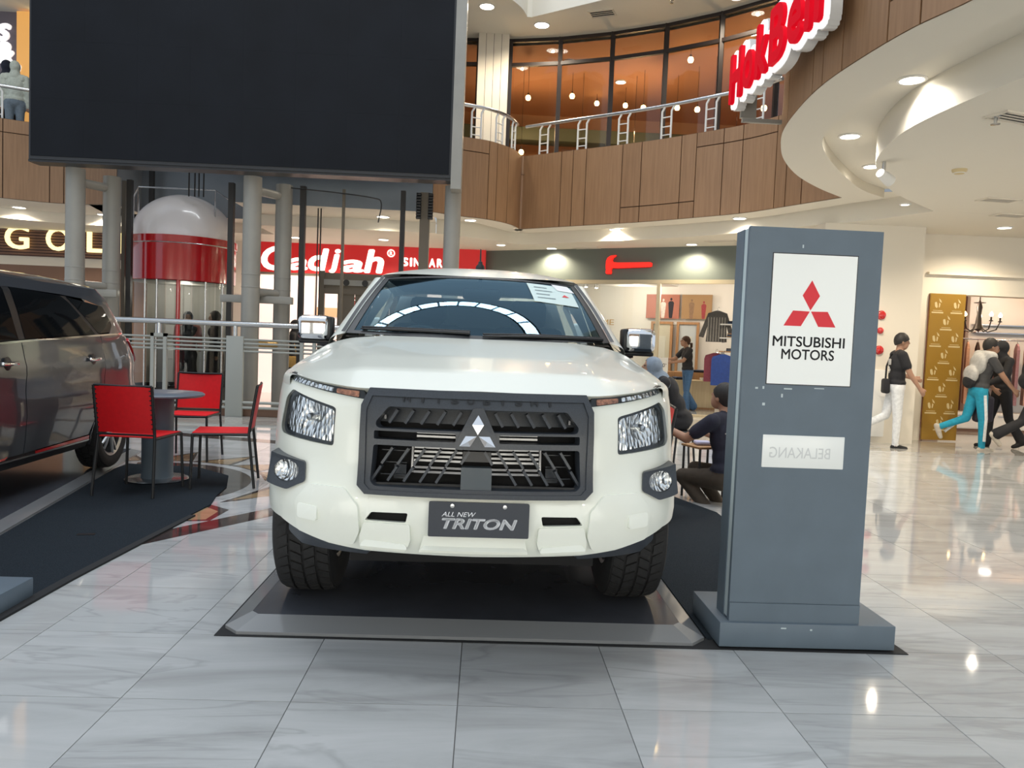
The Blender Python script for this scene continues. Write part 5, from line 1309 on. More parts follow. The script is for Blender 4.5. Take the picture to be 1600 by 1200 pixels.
# guide rails and ropes of the lifts
def rail(x, y, w, d, m, label, z1=3.75):
    return tag(MB().box(x - w / 2, x + w / 2, y - d / 2, y + d / 2, 0, z1).build('guide_rail', m), label, 'guide rail', 'lift guide rails')
rail(-6.13, 13.25, 0.06, 0.06, M_OLIVE, 'olive steel lift rail beside the column left of the cabin')
rail(-5.99, 13.15, 0.08, 0.08, M_DARKSTEEL, 'thick dark lift rail left of the white dome')
rail(-6.45, 15.05, 0.08, 0.08, M_DARKSTEEL, 'second dark lift rail left of the white dome', 4.6)
rail(-4.27, 13.0, 0.085, 0.10, M_DARKSTEEL, 'thick dark lift rail between red cabin and column')
rail(-3.10, 13.0, 0.085, 0.10, M_DARKSTEEL, 'dark lift rail right of the paired columns')
rail(-2.45, 13.1, 0.045, 0.05, M_OLIVE, 'thin olive lift rail in the empty shaft')
rail(-1.45, 13.0, 0.075, 0.10, M_DARKSTEEL, 'dark lift rail left of the hanging chain')
rail(-1.09, 13.1, 0.16, 0.16, M_OLIVE, 'wide olive post carrying the hanging chain')
for sx in (-0.10, 0.10):
    t = empty('drag_chain', (-1.09 + sx, 12.98, 3.3), 0, 'black cable chain hanging %s of the olive post' % ('left' if sx < 0 else 'right'), 'chain')
    for k in range(9): MB().bbox(-0.04, 0.04, -0.05, 0.05, 0.048 * k, 0.048 * k + 0.042, 0.01).build('chain_link', M_BLACK, t, 40)
for k, x in enumerate((-5.20, -5.10, -5.03, -4.95, -2.98, -2.93)):
    tag(MB().tube([(x, 13.6, 3.6 if k < 4 else 0.3), (x, 13.6, 4.6)], 0.012, 6).build('lift_rope', M_DARKSTEEL, None, 60), 'thin dark lift rope above the white dome' if k < 4 else 'thin dark lift rope in the empty shaft', 'rope', 'ropes over the dome' if k < 4 else 'ropes in the empty shaft')
tag(MB().tube(smooth_curve([(-3.30, 12.90, 3.70), (-2.6, 12.9, 3.66), (-1.95, 12.9, 3.60), (-1.80, 12.9, 3.52), (-1.84, 12.9, 3.2)], 8), 0.010, 6).build('loose_cable', M_BLACK, None, 60), 'loose black cable drooping under the screen', 'cable')

# ---- the lift cabin
Lc = Vector((-5.48, 14.15, 0.0)); R = 0.875
E_ = empty('lift_cabin', Lc, 0, 'round glass lift cabin with red band and white dome roof', 'lift')
MB().lathe([(R * math.cos(a), 2.90 + 0.80 * math.sin(a)) for a in [PI / 2 * k / 14 for k in range(15)]], 48).build('dome', M_DOME, E_, 60)
MB().lathe([(R, 2.14), (R + 0.012, 2.15), (R + 0.012, 2.76), (R + 0.03, 2.78), (R + 0.03, 2.90), (R - 0.02, 2.905)], 48).build('red_band', M_LIFTRED, E_, 40)
MB().lathe([(R + 0.032, 2.765), (R + 0.036, 2.772), (R + 0.032, 2.779)], 48).build('band_bead', M_STEEL, E_, 40)
MB().lathe([(0.0, 2.13), (R, 2.13)], 32).build('cabin_ceiling', M_CLADW, E_)
MB().lathe([(0.0, 0.06), (R, 0.06), (R, 0.30)], 48).build('cabin_floor', M_DARKSTEEL, E_, 40)
for k in range(6):
    a0 = math.radians(-170 + k * 27.5); a1 = math.radians(-170 + (k + 1) * 27.5)
    MB().lathe([(R - 0.01, 0.30), (R - 0.01, 2.14)], 6, arc=(a0 + 0.01, a1 - 0.01)).build('glass_panel', M_LIFTGLASS, E_, 60)
for a in (-161, -74): MB().tube([(R * math.cos(math.radians(a)), R * math.sin(math.radians(a)), 0.3), (R * math.cos(math.radians(a)), R * math.sin(math.radians(a)), 2.14)], 0.036, 10).build('red_post', M_LIFTRED, E_, 60)
for a in (-112, -97, -45, -22): MB().tube([(R * math.cos(math.radians(a)), R * math.sin(math.radians(a)), 0.3), (R * math.cos(math.radians(a)), R * math.sin(math.radians(a)), 2.14)], 0.018, 8).build('steel_post', M_STEEL, E_, 60)
MB().lathe([(R - 0.06, 0.3), (R - 0.06, 2.13)], 16, arc=(math.radians(20), math.radians(160))).build('cabin_back', M_CLADW, E_, 60)
MB().lathe([(R - 0.08, 0.95), (R - 0.08, 0.99)], 24, arc=(math.radians(-165), math.radians(-15))).build('hand_rail', M_STEEL, E_, 60)
for sx in (-1, 1):
    MB().tube([(sx * 0.66, -0.35, 3.1), (sx * 0.66, -0.35, 3.76), (sx * 0.86, -0.1, 3.62), (sx * 0.86, -0.1, 3.1)], 0.014, 6).build('roof_guard', M_STEEL, E_, 60)
MB().tube([(-0.66, -0.35, 3.76), (0.66, -0.35, 3.76)], 0.012, 6).build('roof_guard', M_STEEL, E_, 60)
pl_ = bpy.data.lights.new('cabin_lamp', 'POINT'); pl_.energy = 9; pl_.shadow_soft_size = 0.08; pl_.color = (1, 0.93, 0.82)
po = bpy.data.objects.new('cabin_lamp', pl_); COL.objects.link(po); po.location = Lc + Vector((0, 0.1, 2.0))

# ---- landing doors of the second lift
D = empty('landing_door', (-2.05, 13.9, 0.0), 0, 'brown steel landing doors of the second lift behind the truck', 'door')
for k in range(4): MB().box(-0.62 + 0.31 * k + 0.006, -0.62 + 0.31 * (k + 1) - 0.006, 0.0, 0.04, 0.05, 2.05).build('door_leaf', M_OLIVE, D)
MB().box(-0.85, 0.95, -0.05, 0.08, 2.05, 2.14).box(-0.85, 0.95, 0.0, 0.08, 2.14, 2.42).build('door_header', M_OLIVE, D)
MB().box(-0.85, 0.95, -0.07, -0.05, 2.20, 2.30).build('hanger_rail', M_COLUMN, D)
for x in (-0.45, -0.12, 0.3, 0.6): MB().lathe([(0.0, 0.0), (0.055, 0.0), (0.055, 0.04), (0.0, 0.04)], 20, mtx=Matrix.Translation((x, -0.05, 2.25)) @ Matrix.Rotation(PI / 2, 4, 'X')).build('hanger_roller', M_DARKSTEEL, D, 40)
for x in (-0.9, 0.92): MB().box(x - 0.05, x + 0.05, -0.02, 0.06, 0, 2.45).build('door_jamb', M_OLIVE, D)

# ---- railing round the lift pit
Rl = empty('pit_railing', (0, 11.95, 0), 0, 'pale grey panel railing with steel handrail around the lift pit', 'railing')
MB().tube([(-5.75, 0, 1.425), (-0.4, 0, 1.425)], 0.042, 12).build('handrail', M_STEEL, Rl, 60)
for k, z in enumerate((1.19, 1.13, 1.07, 1.01)): MB().tube([(-5.75, 0, z), (-0.4, 0, z)], 0.015, 8).build('cross_rail', M_RAILPAINT, Rl, 60)
for z in (0.14, 0.22): MB().tube([(-5.75, 0, z), (-0.4, 0, z)], 0.022, 8).build('cross_rail', M_RAILPAINT, Rl, 60)
for x, kind in ((-4.98, 'frame'), (-3.83, 'slab'), (-2.72, 'frame'), (-1.6, 'slab'), (-0.5, 'frame')):
    if kind == 'slab': MB().bbox(x - 0.13, x + 0.13, -0.03, 0.03, 0.0, 1.24, 0.006).build('post_panel', M_RAILPAINT, Rl, 40)
    else:
        MB().box(x - 0.12, x - 0.07, -0.03, 0.03, 0, 1.24).box(x + 0.07, x + 0.12, -0.03, 0.03, 0, 1.24).box(x - 0.12, x + 0.12, -0.03, 0.03, 1.19, 1.24).build('post_frame', M_RAILPAINT, Rl)
    MB().tube([(x, 0, 1.24), (x, 0, 1.40)], 0.032, 10).build('handrail_stub', M_STEEL, Rl, 60)
tag(MB().bbox(-5.9, -0.3, 12.02, 12.22, 0.0, 0.13, 0.006).build('pit_curb', M_BROWNWALL, None, 40), 'low brown curb behind the pit railing', 'curb')
# ================================================================== shop signs
M_SIGNRED = mat('red_sign_face', (0.50, 0.012, 0.016), 0.4, emit=(0.9, 0.02, 0.02), estr=0.22)
M_SIGNRED2 = mat('lit_red_letter', (0.50, 0.002, 0.012), 0.8, 0, 0.08, emit=(1.0, 0.004, 0.02), estr=0.30)
M_LETTERW = mat('lit_white_letter', (0.9, 0.88, 0.82), 0.4, emit=(1.0, 0.93, 0.82), estr=1.3)
M_LETTERY = mat('lit_yellow_letter', (0.9, 0.8, 0.4), 0.4, emit=(1.0, 0.80, 0.36), estr=1.6)
M_CHANNEL = mat('white_channel_box', (0.75, 0.74, 0.72), 0.4)
M_HALO = mat('white_letter_halo', (0.95, 0.95, 0.95), 0.4, emit=(1.0, 0.97, 0.97), estr=0.7)
M_SLAT = mat('dark_brown_slat', (0.10, 0.05, 0.035), 0.6)

def letters(body, widths, x0, z0, z1, fn, m, parent, gap=0.02, bold=0.0, depth=1.0, shear=0.0, name='letter', zs=None):
    x = x0
    for k, ch in enumerate(body):
        w = widths[k]
        a, b = (zs[k] if zs else (z0, z1))
        me = fit_text(text_mesh(ch, 1, bold, shear, extrude=0.5), x, x + w, a, b, lambda u, v, d: fn(u, v, d * depth))
        link(name, me, m, parent); x += w + gap
# slatted brown fascia with GOL... letters
B = empty('slat_sign', (0, 0, 0), 0, 'dark slatted shop fascia with glowing yellow letters G O L', 'sign')
MB().box(-12.0, -7.55, 16.96, 17.0, 2.74, 3.50).build('backing', M_SLAT, B)
for k in range(12): MB().box(-12.0, -7.55, 16.93, 16.96, 2.765 + 0.061 * k, 2.80 + 0.061 * k).build('slat', mat('slat_brown', (0.17, 0.085, 0.055), 0.6) if k == 0 else MATS['slat_brown'], B)
F1 = lambda u, v, d: Vector((u, 16.88 - 0.04 * d, v))
letters('GOLF', [0.50, 0.50, 0.34, 0.34], -10.30, 2.87, 3.37, F1, M_LETTERY, B, 0.36, 0.012)
# red shop sign
Gs = empty('red_sign', (0, 0, 0), 0, 'long red shop sign with glowing white lettering Gadjah', 'sign')
g0 = Vector((-5.15, 17.34, 0)); g1 = Vector((-0.05, 17.04, 0)); gd = (g1 - g0).normalized(); gn = Vector((gd.y, -gd.x, 0))
F2 = lambda u, v, d: g0 + gd * u + gn * (0.10 + 0.03 * d) + Vector((0, 0, v))
MB().prism([(0, 2.64), ((g1 - g0).length, 2.64), ((g1 - g0).length, 3.30), (0, 3.30)], lambda u, v, d: g0 + gd * u + gn * d + Vector((0, 0, v)), 0.0, 0.09).build('sign_box', M_SIGNRED, Gs)
letters('Gadjah', [0.60, 0.44, 0.46, 0.26, 0.52, 0.44], 0.16, 2.70, 3.1, F2, M_LETTERW, Gs, 0.0, 0.032, 0.6, 0.15,
        zs=[(2.68, 3.22), (2.70, 2.98), (2.70, 3.20), (2.66, 3.20), (2.70, 2.98), (2.70, 3.22)])
MB().lathe([(0.085, 0.0), (0.085, 0.02), (0.062, 0.02), (0.062, 0.0)], 24, mtx=Matrix.Translation(F2(3.03, 3.15, 0)) @ Matrix.Rotation(PI / 2, 4, 'X')).build('mark_ring', M_LETTERW, Gs, 40)
letters('R', [0.06], 3.00, 3.11, 3.19, F2, M_LETTERW, Gs, 0, 0.03, 0.5)
letters('SINDAR', [0.135, 0.05, 0.135, 0.13, 0.14, 0.12], 3.28, 2.88, 3.07, F2, M_LETTERW, Gs, 0.035, 0.04, 0.6)
MB().prism([(0, 2.60), ((g1 - g0).length, 2.60), ((g1 - g0).length, 2.64), (0, 2.64)], lambda u, v, d: g0 + gd * u + gn * d + Vector((0, 0, v)), 0.0, 0.14).build('sign_ledge', M_OLIVE, Gs)
# hammer
Hm = empty('hammer_sign', (0, 0, 0), 0, 'red claw hammer emblem on the green-grey shop fascia', 'sign')
u0 = 2.80; s_ = 1.0
hp = [(0.30, 3.00), (0.97, 3.00), (1.00, 2.985), (1.00, 2.925), (0.97, 2.91), (0.30, 2.89), (0.17, 2.895), (0.155, 2.86), (0.165, 2.80), (0.15, 2.775), (0.06, 2.775), (0.045, 2.80), (0.055, 2.86), (0.045, 2.90), (0.045, 3.03), (0.075, 3.10), (0.14, 3.14), (0.25, 3.15), (0.235, 3.125), (0.19, 3.10), (0.17, 3.05), (0.19, 3.01)]
MB().prism([(u0 + x, z) for x, z in hp], SP, 0.02, 0.09).build('hammer', mat('lit_scarlet', (0.8, 0.02, 0.01), 0.4, emit=(1.0, 0.025, 0.015), estr=0.75), Hm)
MB().prism([(u0 + 0.04 + (x - 0.04) * 0.99 - .01, z - 0.012) for x, z in hp], SP, 0.0, 0.022).build('hammer_back', mat('deep_red', (0.25, 0.004, 0.006), 0.5), Hm)
# channel letters on the near gallery front
K = empty('channel_letter_sign', (0, 0, 0), 0, 'big red channel letters with white halo on the right gallery front', 'sign')
XK = 2.52
F3 = lambda u, v, d: Vector((XK - 0.05 * d, 7.98 - u, v))
names = 'HokBen'; ws = [0.34, 0.27, 0.27, 0.34, 0.28, 0.27]; x = 0.0
for k, ch in enumerate(names):
    cap = ch in 'HBk'; z0, z1 = 3.84, 4.33 if cap else 4.20
    for nm, bd, d0, sc, m in (('letter_box', 0.10, 0.0, 0.9, M_CHANNEL), ('letter_halo', 0.085, 1.15, 0.3, M_HALO), ('letter_face', 0.028, 1.75, 0.5, M_SIGNRED2)):
        pad = {'letter_box': 0.055, 'letter_halo': 0.045, 'letter_face': 0.0}[nm]
        me = fit_text(text_mesh(ch, 1, bd, extrude=1.0), x - pad, x + ws[k] + pad, z0 - pad, z1 + pad, lambda u, v, d: F3(u, v, d0 + d * sc))
        link(nm, me, m, K)
    x += ws[k] + 0.075
MB().box(2.54, 2.62, 6.0, 8.0, 3.90, 3.94).box(2.54, 2.62, 6.0, 8.0, 4.20, 4.24).box(2.54, 2.70, 7.96, 8.0, 3.72, 4.40).box(2.54, 2.95, 7.9, 7.94, 3.66, 3.70).build('sign_frame', M_COLUMN, K)
t = empty('round_sign', (2.50, 5.62, 4.62), 0, 'white round channel logo cut by the top picture edge', 'sign')
MB().lathe([(0.0, -0.05), (0.30, -0.05), (0.30, 0.06), (0.27, 0.075), (0.0, 0.075)], 32, mtx=Matrix.Rotation(-PI / 2, 4, 'Y')).build('logo_box', M_CHANNEL, t, 40)
MB().lathe([(0.20, 0.08), (0.235, 0.08)], 32, mtx=Matrix.Rotation(-PI / 2, 4, 'Y')).build('logo_ring', M_REDINK, t, 40)
# glowing script sign on the left gallery
t = empty('script_sign', (-9.85, 15.9, 0), 0, 'glowing white script sign at the top left on the gallery', 'sign')
for ch, a, b, c, d in (('S', -0.05, 0.26, 6.85, 7.20), ('&', -0.12, 0.32, 6.42, 6.85), ('s', 0.12, 0.46, 6.0, 6.45)):
    link('letter', fit_text(text_mesh(ch, 1, 0.07, 0.2, extrude=0.3), a, b, c, d, lambda u, v, w: Vector((u, -0.06 * w, v))), M_HALO if ch != 'S' else MATS['white_letter_halo'], t)
MB().box(-1.2, 0.35, 0.06, 0.12, 4.55, 7.45).build('sign_board', mat('purple_grey_board', (0.16, 0.14, 0.17), 0.6), t)
MB().box(0.36, 0.62, 0.0, 0.2, 4.55, 7.45).build('lit_column', mat('amber_lit_column', (0.7, 0.35, 0.12), 0.5, emit=(1, 0.5, 0.12), estr=0.5), t)
MB().box(0.62, 0.68, -0.01, 0.06, 4.55, 7.45).build('light_strip', emis('amber_strip', (1.0, 0.75, 0.3), 3.0), t)
MB().box(0.68, 2.4, 0.06, 0.12, 4.55, 7.45).build('sign_board', MATS['purple_grey_board'], t)

# gold banner with repeated emblem
Bn = empty('gold_banner', (7.06, 12.04, 0), 0, 'gold banner printed with rows of pale emblems beside the dress shop', 'banner')
MB().box(0.0, 0.57, 0.0, 0.03, 0.02, 2.36).build('banner_board', mat('gold_print', (0.30, 0.165, 0.015), 0.5), Bn)
M_PALEGOLD = mat('pale_gold_print', (0.60, 0.48, 0.25), 0.6)
for r in range(8):
    for cx in ((0.12, 0.43) if r % 2 == 0 else (0.275,)):
        z = 2.20 - 0.268 * r; fn = lambda u, v, d=0: Vector((u, -0.0015 - 0.0004 * d, v))
        mb = MB()
        mb.prism(rounded([(cx - 0.055, z + 0.02), (cx - 0.02, z + 0.03), (cx + 0.0, z - 0.05), (cx - 0.015, z - 0.075), (cx - 0.045, z - 0.05)], 0.015), fn, 0, 1)
        mb.prism([(cx + 0.012, z + 0.085), (cx + 0.03, z + 0.03), (cx + 0.062, z + 0.015), (cx + 0.05, z + 0.05)], fn, 0, 1)
        mb.prism([(cx + 0.018, z + 0.015), (cx + 0.042, z + 0.0), (cx + 0.03, z - 0.06), (cx + 0.014, z - 0.06)], fn, 0, 1)
        mb.prism([(cx - 0.075, z - 0.105), (cx + 0.075, z - 0.105), (cx + 0.075, z - 0.113), (cx - 0.075, z - 0.113)], fn, 0, 1)
        mb.prism([(cx - 0.095, z - 0.13), (cx + 0.095, z - 0.13), (cx + 0.095, z - 0.152), (cx - 0.095, z - 0.152)], fn, 0, 1)
        mb.build('emblem', M_PALEGOLD, Bn)
# ================================================================== people
M_SKIN = mat('skin', (0.36, 0.20, 0.13), 0.6)
M_HAIR = mat('black_hair', (0.012, 0.010, 0.009), 0.6, noise=0.4, nscale=80)
M_EYE = mat('dark_eye', (0.01, 0.01, 0.01), 0.3)
M_LIP = mat('lips', (0.30, 0.11, 0.09), 0.6)
def cloth(name, c): return MATS.get(name) or mat(name, c, 0.85, noise=0.12, nscale=25)
C_BLACK = cloth('black_cloth', (0.014, 0.014, 0.017)); C_WHITE = cloth('white_cloth', (0.70, 0.71, 0.72)); C_GREY = cloth('dark_grey_cloth', (0.055, 0.055, 0.058))
C_CYAN = cloth('cyan_cloth', (0.015, 0.28, 0.42)); C_DENIM = cloth('blue_denim', (0.06, 0.14, 0.28)); C_BROWN = cloth('brown_cloth', (0.055, 0.042, 0.030))
C_LGREY = cloth('light_grey_cloth', (0.45, 0.44, 0.42)); C_BGREY = cloth('blue_grey_cloth', (0.20, 0.25, 0.32)); C_NAVY = cloth('navy_cloth', (0.016, 0.018, 0.035))
C_CREAM = cloth('cream_cloth', (0.50, 0.53, 0.46)); C_SLATE = cloth('slate_cloth', (0.16, 0.20, 0.24)); C_TAN = cloth('tan_leather', (0.42, 0.26, 0.08)); C_SHOE = cloth('black_shoe', (0.012, 0.012, 0.013)); C_SHOET = cloth('pale_shoe', (0.5, 0.45, 0.38))
C_OLIVE = cloth('olive_cloth', (0.05, 0.06, 0.03))

class Body:
    """overlapping limb volumes fused into one skin; each volume remembers its material"""
    def __init__(s): s.mb = MB(); s.prims = []
    def cap(s, a, b, ra, rb, tag_, fl=1.0):
        a, b = Vector(a), Vector(b); d = b - a; L = max(d.length, 1e-4); q = d.to_track_quat('Z', 'Y').to_matrix().to_4x4()
        prof = []
        for k in range(5): t = -PI / 2 + PI / 2 * k / 4; prof.append((max(1e-4, ra * math.cos(t)), ra * math.sin(t)))
        for k in range(5): t = PI / 2 * k / 4; prof.append((max(1e-4, rb * math.cos(t)), L + rb * math.sin(t)))
        s.mb.lathe(prof, 12, mtx=Matrix.Translation(a) @ q)
        s.prims.append((a, b, ra, rb, tag_)); return s
    def ell(s, c, r, tag_, rot=None):
        c = Vector(c); M = Matrix.Translation(c) @ (rot.to_4x4() if rot else Matrix.Identity(4)) @ Matrix.Diagonal((r[0], r[1], r[2], 1))
        prof = [(max(1e-4, math.cos(t)), math.sin(t)) for t in [-PI / 2 + PI * k / 10 for k in range(11)]]
        s.mb.lathe(prof, 16, mtx=M)
        s.prims.append((c, c, min(r) , min(r), tag_, M.inverted())); return s
    def build(s, name, mats, parent, voxel=0.011):
        o = s.mb.build(name, None, None)
        m = o.modifiers.new('fuse', 'REMESH'); m.mode = 'VOXEL'; m.voxel_size = voxel; m.use_smooth_shade = True
        m2 = o.modifiers.new('soft', 'SMOOTH'); m2.factor = 0.5; m2.iterations = 5
        COL.objects.unlink(o)
        me = evaluated_mesh(o); bpy.data.objects.remove(o)
        tags = []
        for p in s.prims:
            if p[4] not in tags: tags.append(p[4])
        me.materials.clear()
        for t in tags: me.materials.append(mats[t])
        C_ = np.empty(len(me.polygons) * 3); me.polygons.foreach_get('center', C_); C_ = C_.reshape(-1, 3)
        best = np.full(len(C_), 1e9); idx = np.zeros(len(C_), int)
        for p in s.prims:
            if len(p) == 6:
                M = np.array(p[5]); q = C_ @ M[:3, :3].T + M[:3, 3]; d = (np.linalg.norm(q, axis=1) - 1) * p[2]
            else:
                a = np.array(p[0]); b = np.array(p[1]); ab = b - a; L2 = max(1e-9, ab @ ab)
                t = np.clip(((C_ - a) @ ab) / L2, 0, 1); d = np.linalg.norm(C_ - a - t[:, None] * ab, axis=1) - (p[2] + (p[3] - p[2]) * t)
            k = tags.index(p[4]); m_ = d < best - 1e-5; best[m_] = d[m_]; idx[m_] = k
        me.polygons.foreach_set('material_index', idx.astype(np.int32)); me.polygons.foreach_set('use_smooth', [True] * len(me.polygons))
        ob = bpy.data.objects.new(name, me); COL.objects.link(ob); ob.parent = parent
        return ob

def rotx(v, a):   # swing in the walking plane: positive = forwards (towards -y)
    c, s_ = math.cos(a), math.sin(a); return Vector((v.x, v.y * c - v.z * s_, v.y * s_ + v.z * c))
def person(loc, rz, label, mats, hip_z=0.90, lean=0.0, legs=((0, 0), (0, 0)), arms=((0, 0.1, 0.1), (0, 0.1, 0.1)), head_pitch=0.0, head_yaw=0.0, sleeve='short', hair='short',
           flare=0.0, k=1.0, skirt=False, foot=(0, 0), hands=True, hairmat=None, extra=None, build=1.0, voxel=0.012, group=None):
    """walks or stands facing local -y; legs = (thigh swing, knee bend) right, left; arms = (swing, bend, spread)"""
    root = empty('person', loc, rz, label, 'person', group); root.scale = (k, k, k)
    B = Body(); f = Vector((0, -1, 0)); up = Vector((0, 0, 1)); bw = build
    hip = Vector((0, 0, hip_z)); sp = rotx(up, lean)
    chest = hip + sp * 0.33; sho = hip + sp * 0.48; neck = hip + sp * 0.53
    fwd = rotx(Vector((0, -1, 0)), lean)
    B.ell(hip + up * 0.0, (0.165 * bw, 0.125 * bw, 0.13), 'pants'); B.ell(hip + sp * 0.16, (0.150 * bw, 0.115 * bw, 0.16), 'shirt'); B.ell(chest, (0.172 * bw, 0.120 * bw, 0.19), 'shirt'); B.ell(hip + sp * 0.06, (0.168 * bw, 0.130 * bw, 0.08), 'shirt')
    B.cap(sho + Vector((-0.13, 0, 0)), sho + Vector((0.13, 0, 0)), 0.068, 0.068, 'shirt')
    B.cap(neck - sp * 0.03, neck + sp * 0.09 + fwd * 0.015, 0.056, 0.050, 'skin')
    for side, (th, kb) in zip((-1, 1), legs):
        h = hip + Vector((side * 0.088, 0, -0.03)); d = rotx(Vector((0, 0, -1)), -th) if False else Vector((0, -math.sin(th), -math.cos(th)))
        kn = h + d * 0.42; a2 = th - kb; d2 = Vector((0, -math.sin(a2), -math.cos(a2))); an = kn + d2 * 0.41
        B.cap(h, kn, 0.092 * bw, 0.064 * bw, 'pants'); B.cap(kn, an - d2 * 0.02, 0.062 * bw, 0.047 * bw + flare, 'pants'); B.cap(an - d2 * 0.05, an, 0.040, 0.038, 'skin' if flare == 0 else 'pants')
        fa = a2 * 0.55 + foot[0 if side < 0 else 1]
        ft = Vector((0, -math.cos(fa), math.sin(fa))); dn = Vector((0, -math.sin(fa), -math.cos(fa)))
        heel = an + dn * 0.035 - ft * 0.03
        B.cap(heel, heel + ft * 0.11, 0.040, 0.040, 'shoe'); B.cap(heel + ft * 0.10 - up * 0.004, heel + ft * 0.18 - up * 0.008, 0.040, 0.032, 'shoe')
    if skirt:
        for z0, z1, r0, r1 in ((0.86, 0.45, 0.16, 0.20), (0.45, 0.10, 0.20, 0.235)): B.cap((0, 0, z0), (0, 0.0, z1), r0, r1 * 0.9, 'pants')
    for side, (sw, bd, spd) in zip((-1, 1), arms):
        s0 = sho + Vector((side * 0.185 * bw, 0, -0.01))
        u = Vector((side * math.sin(spd), -math.sin(sw) * math.cos(spd), -math.cos(sw) * math.cos(spd))); el = s0 + u * 0.28
        a2 = sw + bd; w_ = Vector((side * math.sin(spd) * 0.3, -math.sin(a2), -math.cos(a2))).normalized(); wr = el + w_ * 0.245
        if sleeve == 'short': B.cap(s0, s0 + u * 0.17, 0.066, 0.064, 'shirt'); B.cap(s0 + u * 0.14, el, 0.046, 0.042, 'skin'); B.cap(el, wr, 0.042, 0.028, 'skin')
        else: B.cap(s0, el, 0.064, 0.054, 'shirt'); B.cap(el, wr, 0.054, 0.042, 'shirt')
        pm = wr + w_ * 0.05
        B.cap(wr, wr + w_ * 0.075, 0.028, 0.032, 'skin')
        if hands:
            ax = Vector((0, 1, 0)) - w_ * w_.y; ax.normalize(); nn = w_.cross(ax)
            for q in range(4):
                o_ = ax * (0.026 - 0.0175 * q); ln = (0.068, 0.078, 0.072, 0.055)[q]; b0 = wr + w_ * 0.075 + o_
                m_ = b0 + w_ * ln * 0.55 - nn * side * 0.006; B.cap(b0, m_, 0.0095, 0.009, 'skin'); B.cap(m_, m_ + w_ * ln * 0.35 - nn * side * 0.022, 0.009, 0.008, 'skin')
            t0 = wr + w_ * 0.03 - ax * 0.028; B.cap(t0, t0 - ax * 0.025 + w_ * 0.035, 0.012, 0.010, 'skin'); B.cap(t0 - ax * 0.025 + w_ * 0.035, t0 - ax * 0.028 + w_ * 0.065, 0.010, 0.009, 'skin')
    # head
    R_ = Matrix.Rotation(head_yaw, 3, 'Z') @ Matrix.Rotation(head_pitch - lean * 0.4, 3, 'X')
    hc = neck + sp * 0.135 + fwd * 0.03
    H_ = lambda x, y, z: hc + R_ @ Vector((x, y, z))
    B.ell(hc + R_ @ Vector((0, 0.005, 0.025)), (0.076, 0.096, 0.098), 'skin', R_); B.ell(H_(0, -0.028, -0.045), (0.056, 0.062, 0.075), 'skin', R_)
    B.cap(H_(0, -0.090, 0.012), H_(0, -0.108, -0.020), 0.010, 0.014, 'skin')
    for sx in (-1, 1):
        B.ell(H_(sx * 0.078, 0.012, -0.005), (0.012, 0.022, 0.032), 'skin', R_)
        B.ell(H_(sx * 0.030, -0.086, 0.010), (0.014, 0.010, 0.007), 'eye', R_)
    B.ell(H_(0, -0.086, -0.058), (0.024, 0.010, 0.008), 'lip', R_)
    mm_ = {'skin': M_SKIN, 'eye': M_EYE, 'lip': M_LIP}; mm_.update(mats)
    if extra: extra(B, locals())
    body = B.build('body', mm_, root, voxel)
    hm = hairmat or M_HAIR
    if hair in ('short', 'tail'):
        hb = MB(); M4 = Matrix.Translation(hc) @ R_.to_4x4()
        def hp(i, j):
            t = PI * j * 0.62; a = 2 * PI * i
            back = 0.5 + 0.5 * math.sin(a)          # a = 90 deg looks backwards (+y)
            t = t * (0.74 + 0.42 * back)
            x = 0.087 * math.sin(t) * math.cos(a); y = 0.108 * math.sin(t) * math.sin(a) + 0.008; z = 0.118 * math.cos(t) + 0.022
            w_ = 1 + 0.025 * math.sin(9 * a) * math.sin(5 * t)
            return M4 @ Vector((x * w_, y * w_, z * w_))
        hb.grid(hp, 28, 12)
        ho = hb.build('hair', hm, root, 70, weld=1e-4)
        if hair == 'tail':
            MB().tube([H_(0, 0.10, 0.02), H_(0, 0.15, 0.0), H_(0, 0.17, -0.06), H_(0, 0.15, -0.14)], [0.03, 0.034, 0.030, 0.008], 10).build('ponytail', hm, root, 60)
            MB().lathe([(0.0, -0.03), (0.028, -0.02), (0.034, 0.0), (0.028, 0.02), (0.0, 0.03)], 12, mtx=Matrix.Translation(H_(0, 0.115, 0.02))).build('hair_clip', C_WHITE, root, 60)
    elif hair in ('hijab',):
        Hj = Body(); Hj.ell(hc + R_ @ Vector((0, 0.012, 0.02)), (0.094, 0.112, 0.116), 'c', R_); Hj.ell(H_(0, 0.0, -0.06), (0.080, 0.088, 0.085), 'c', R_)
        Hj.cap(H_(0, 0.0, -0.09), sho + sp * 0.02, 0.085, 0.105, 'c'); Hj.cap(sho + Vector((-0.12, 0, -0.03)), sho + Vector((0.12, 0, -0.03)), 0.085, 0.085, 'c'); Hj.ell(chest + sp * 0.05 + fwd * 0.03, (0.15, 0.12, 0.12), 'c')
        ho = Hj.build('headscarf', {'c': hm}, root, 0.014)
        # face opening: pull the scarf back off the face
        fc = H_(0, -0.115, -0.012)
        bmm = bmesh.new(); bmm.from_mesh(ho.data); Ri = R_.inverted()
        dl = []
        for fce in bmm.faces:
            q = Ri @ (fce.calc_center_median() - hc)
            if q.y < -0.035 and (q.x / 0.062) ** 2 + ((q.z + 0.012) / 0.085) ** 2 < 1: dl.append(fce)
        bmesh.ops.delete(bmm, geom=dl, context='FACES'); bmm.to_mesh(ho.data); bmm.free()
    return root, dict(hip=hip, sp=sp, sho=sho, chest=chest, neck=neck, fwd=fwd, hc=hc)

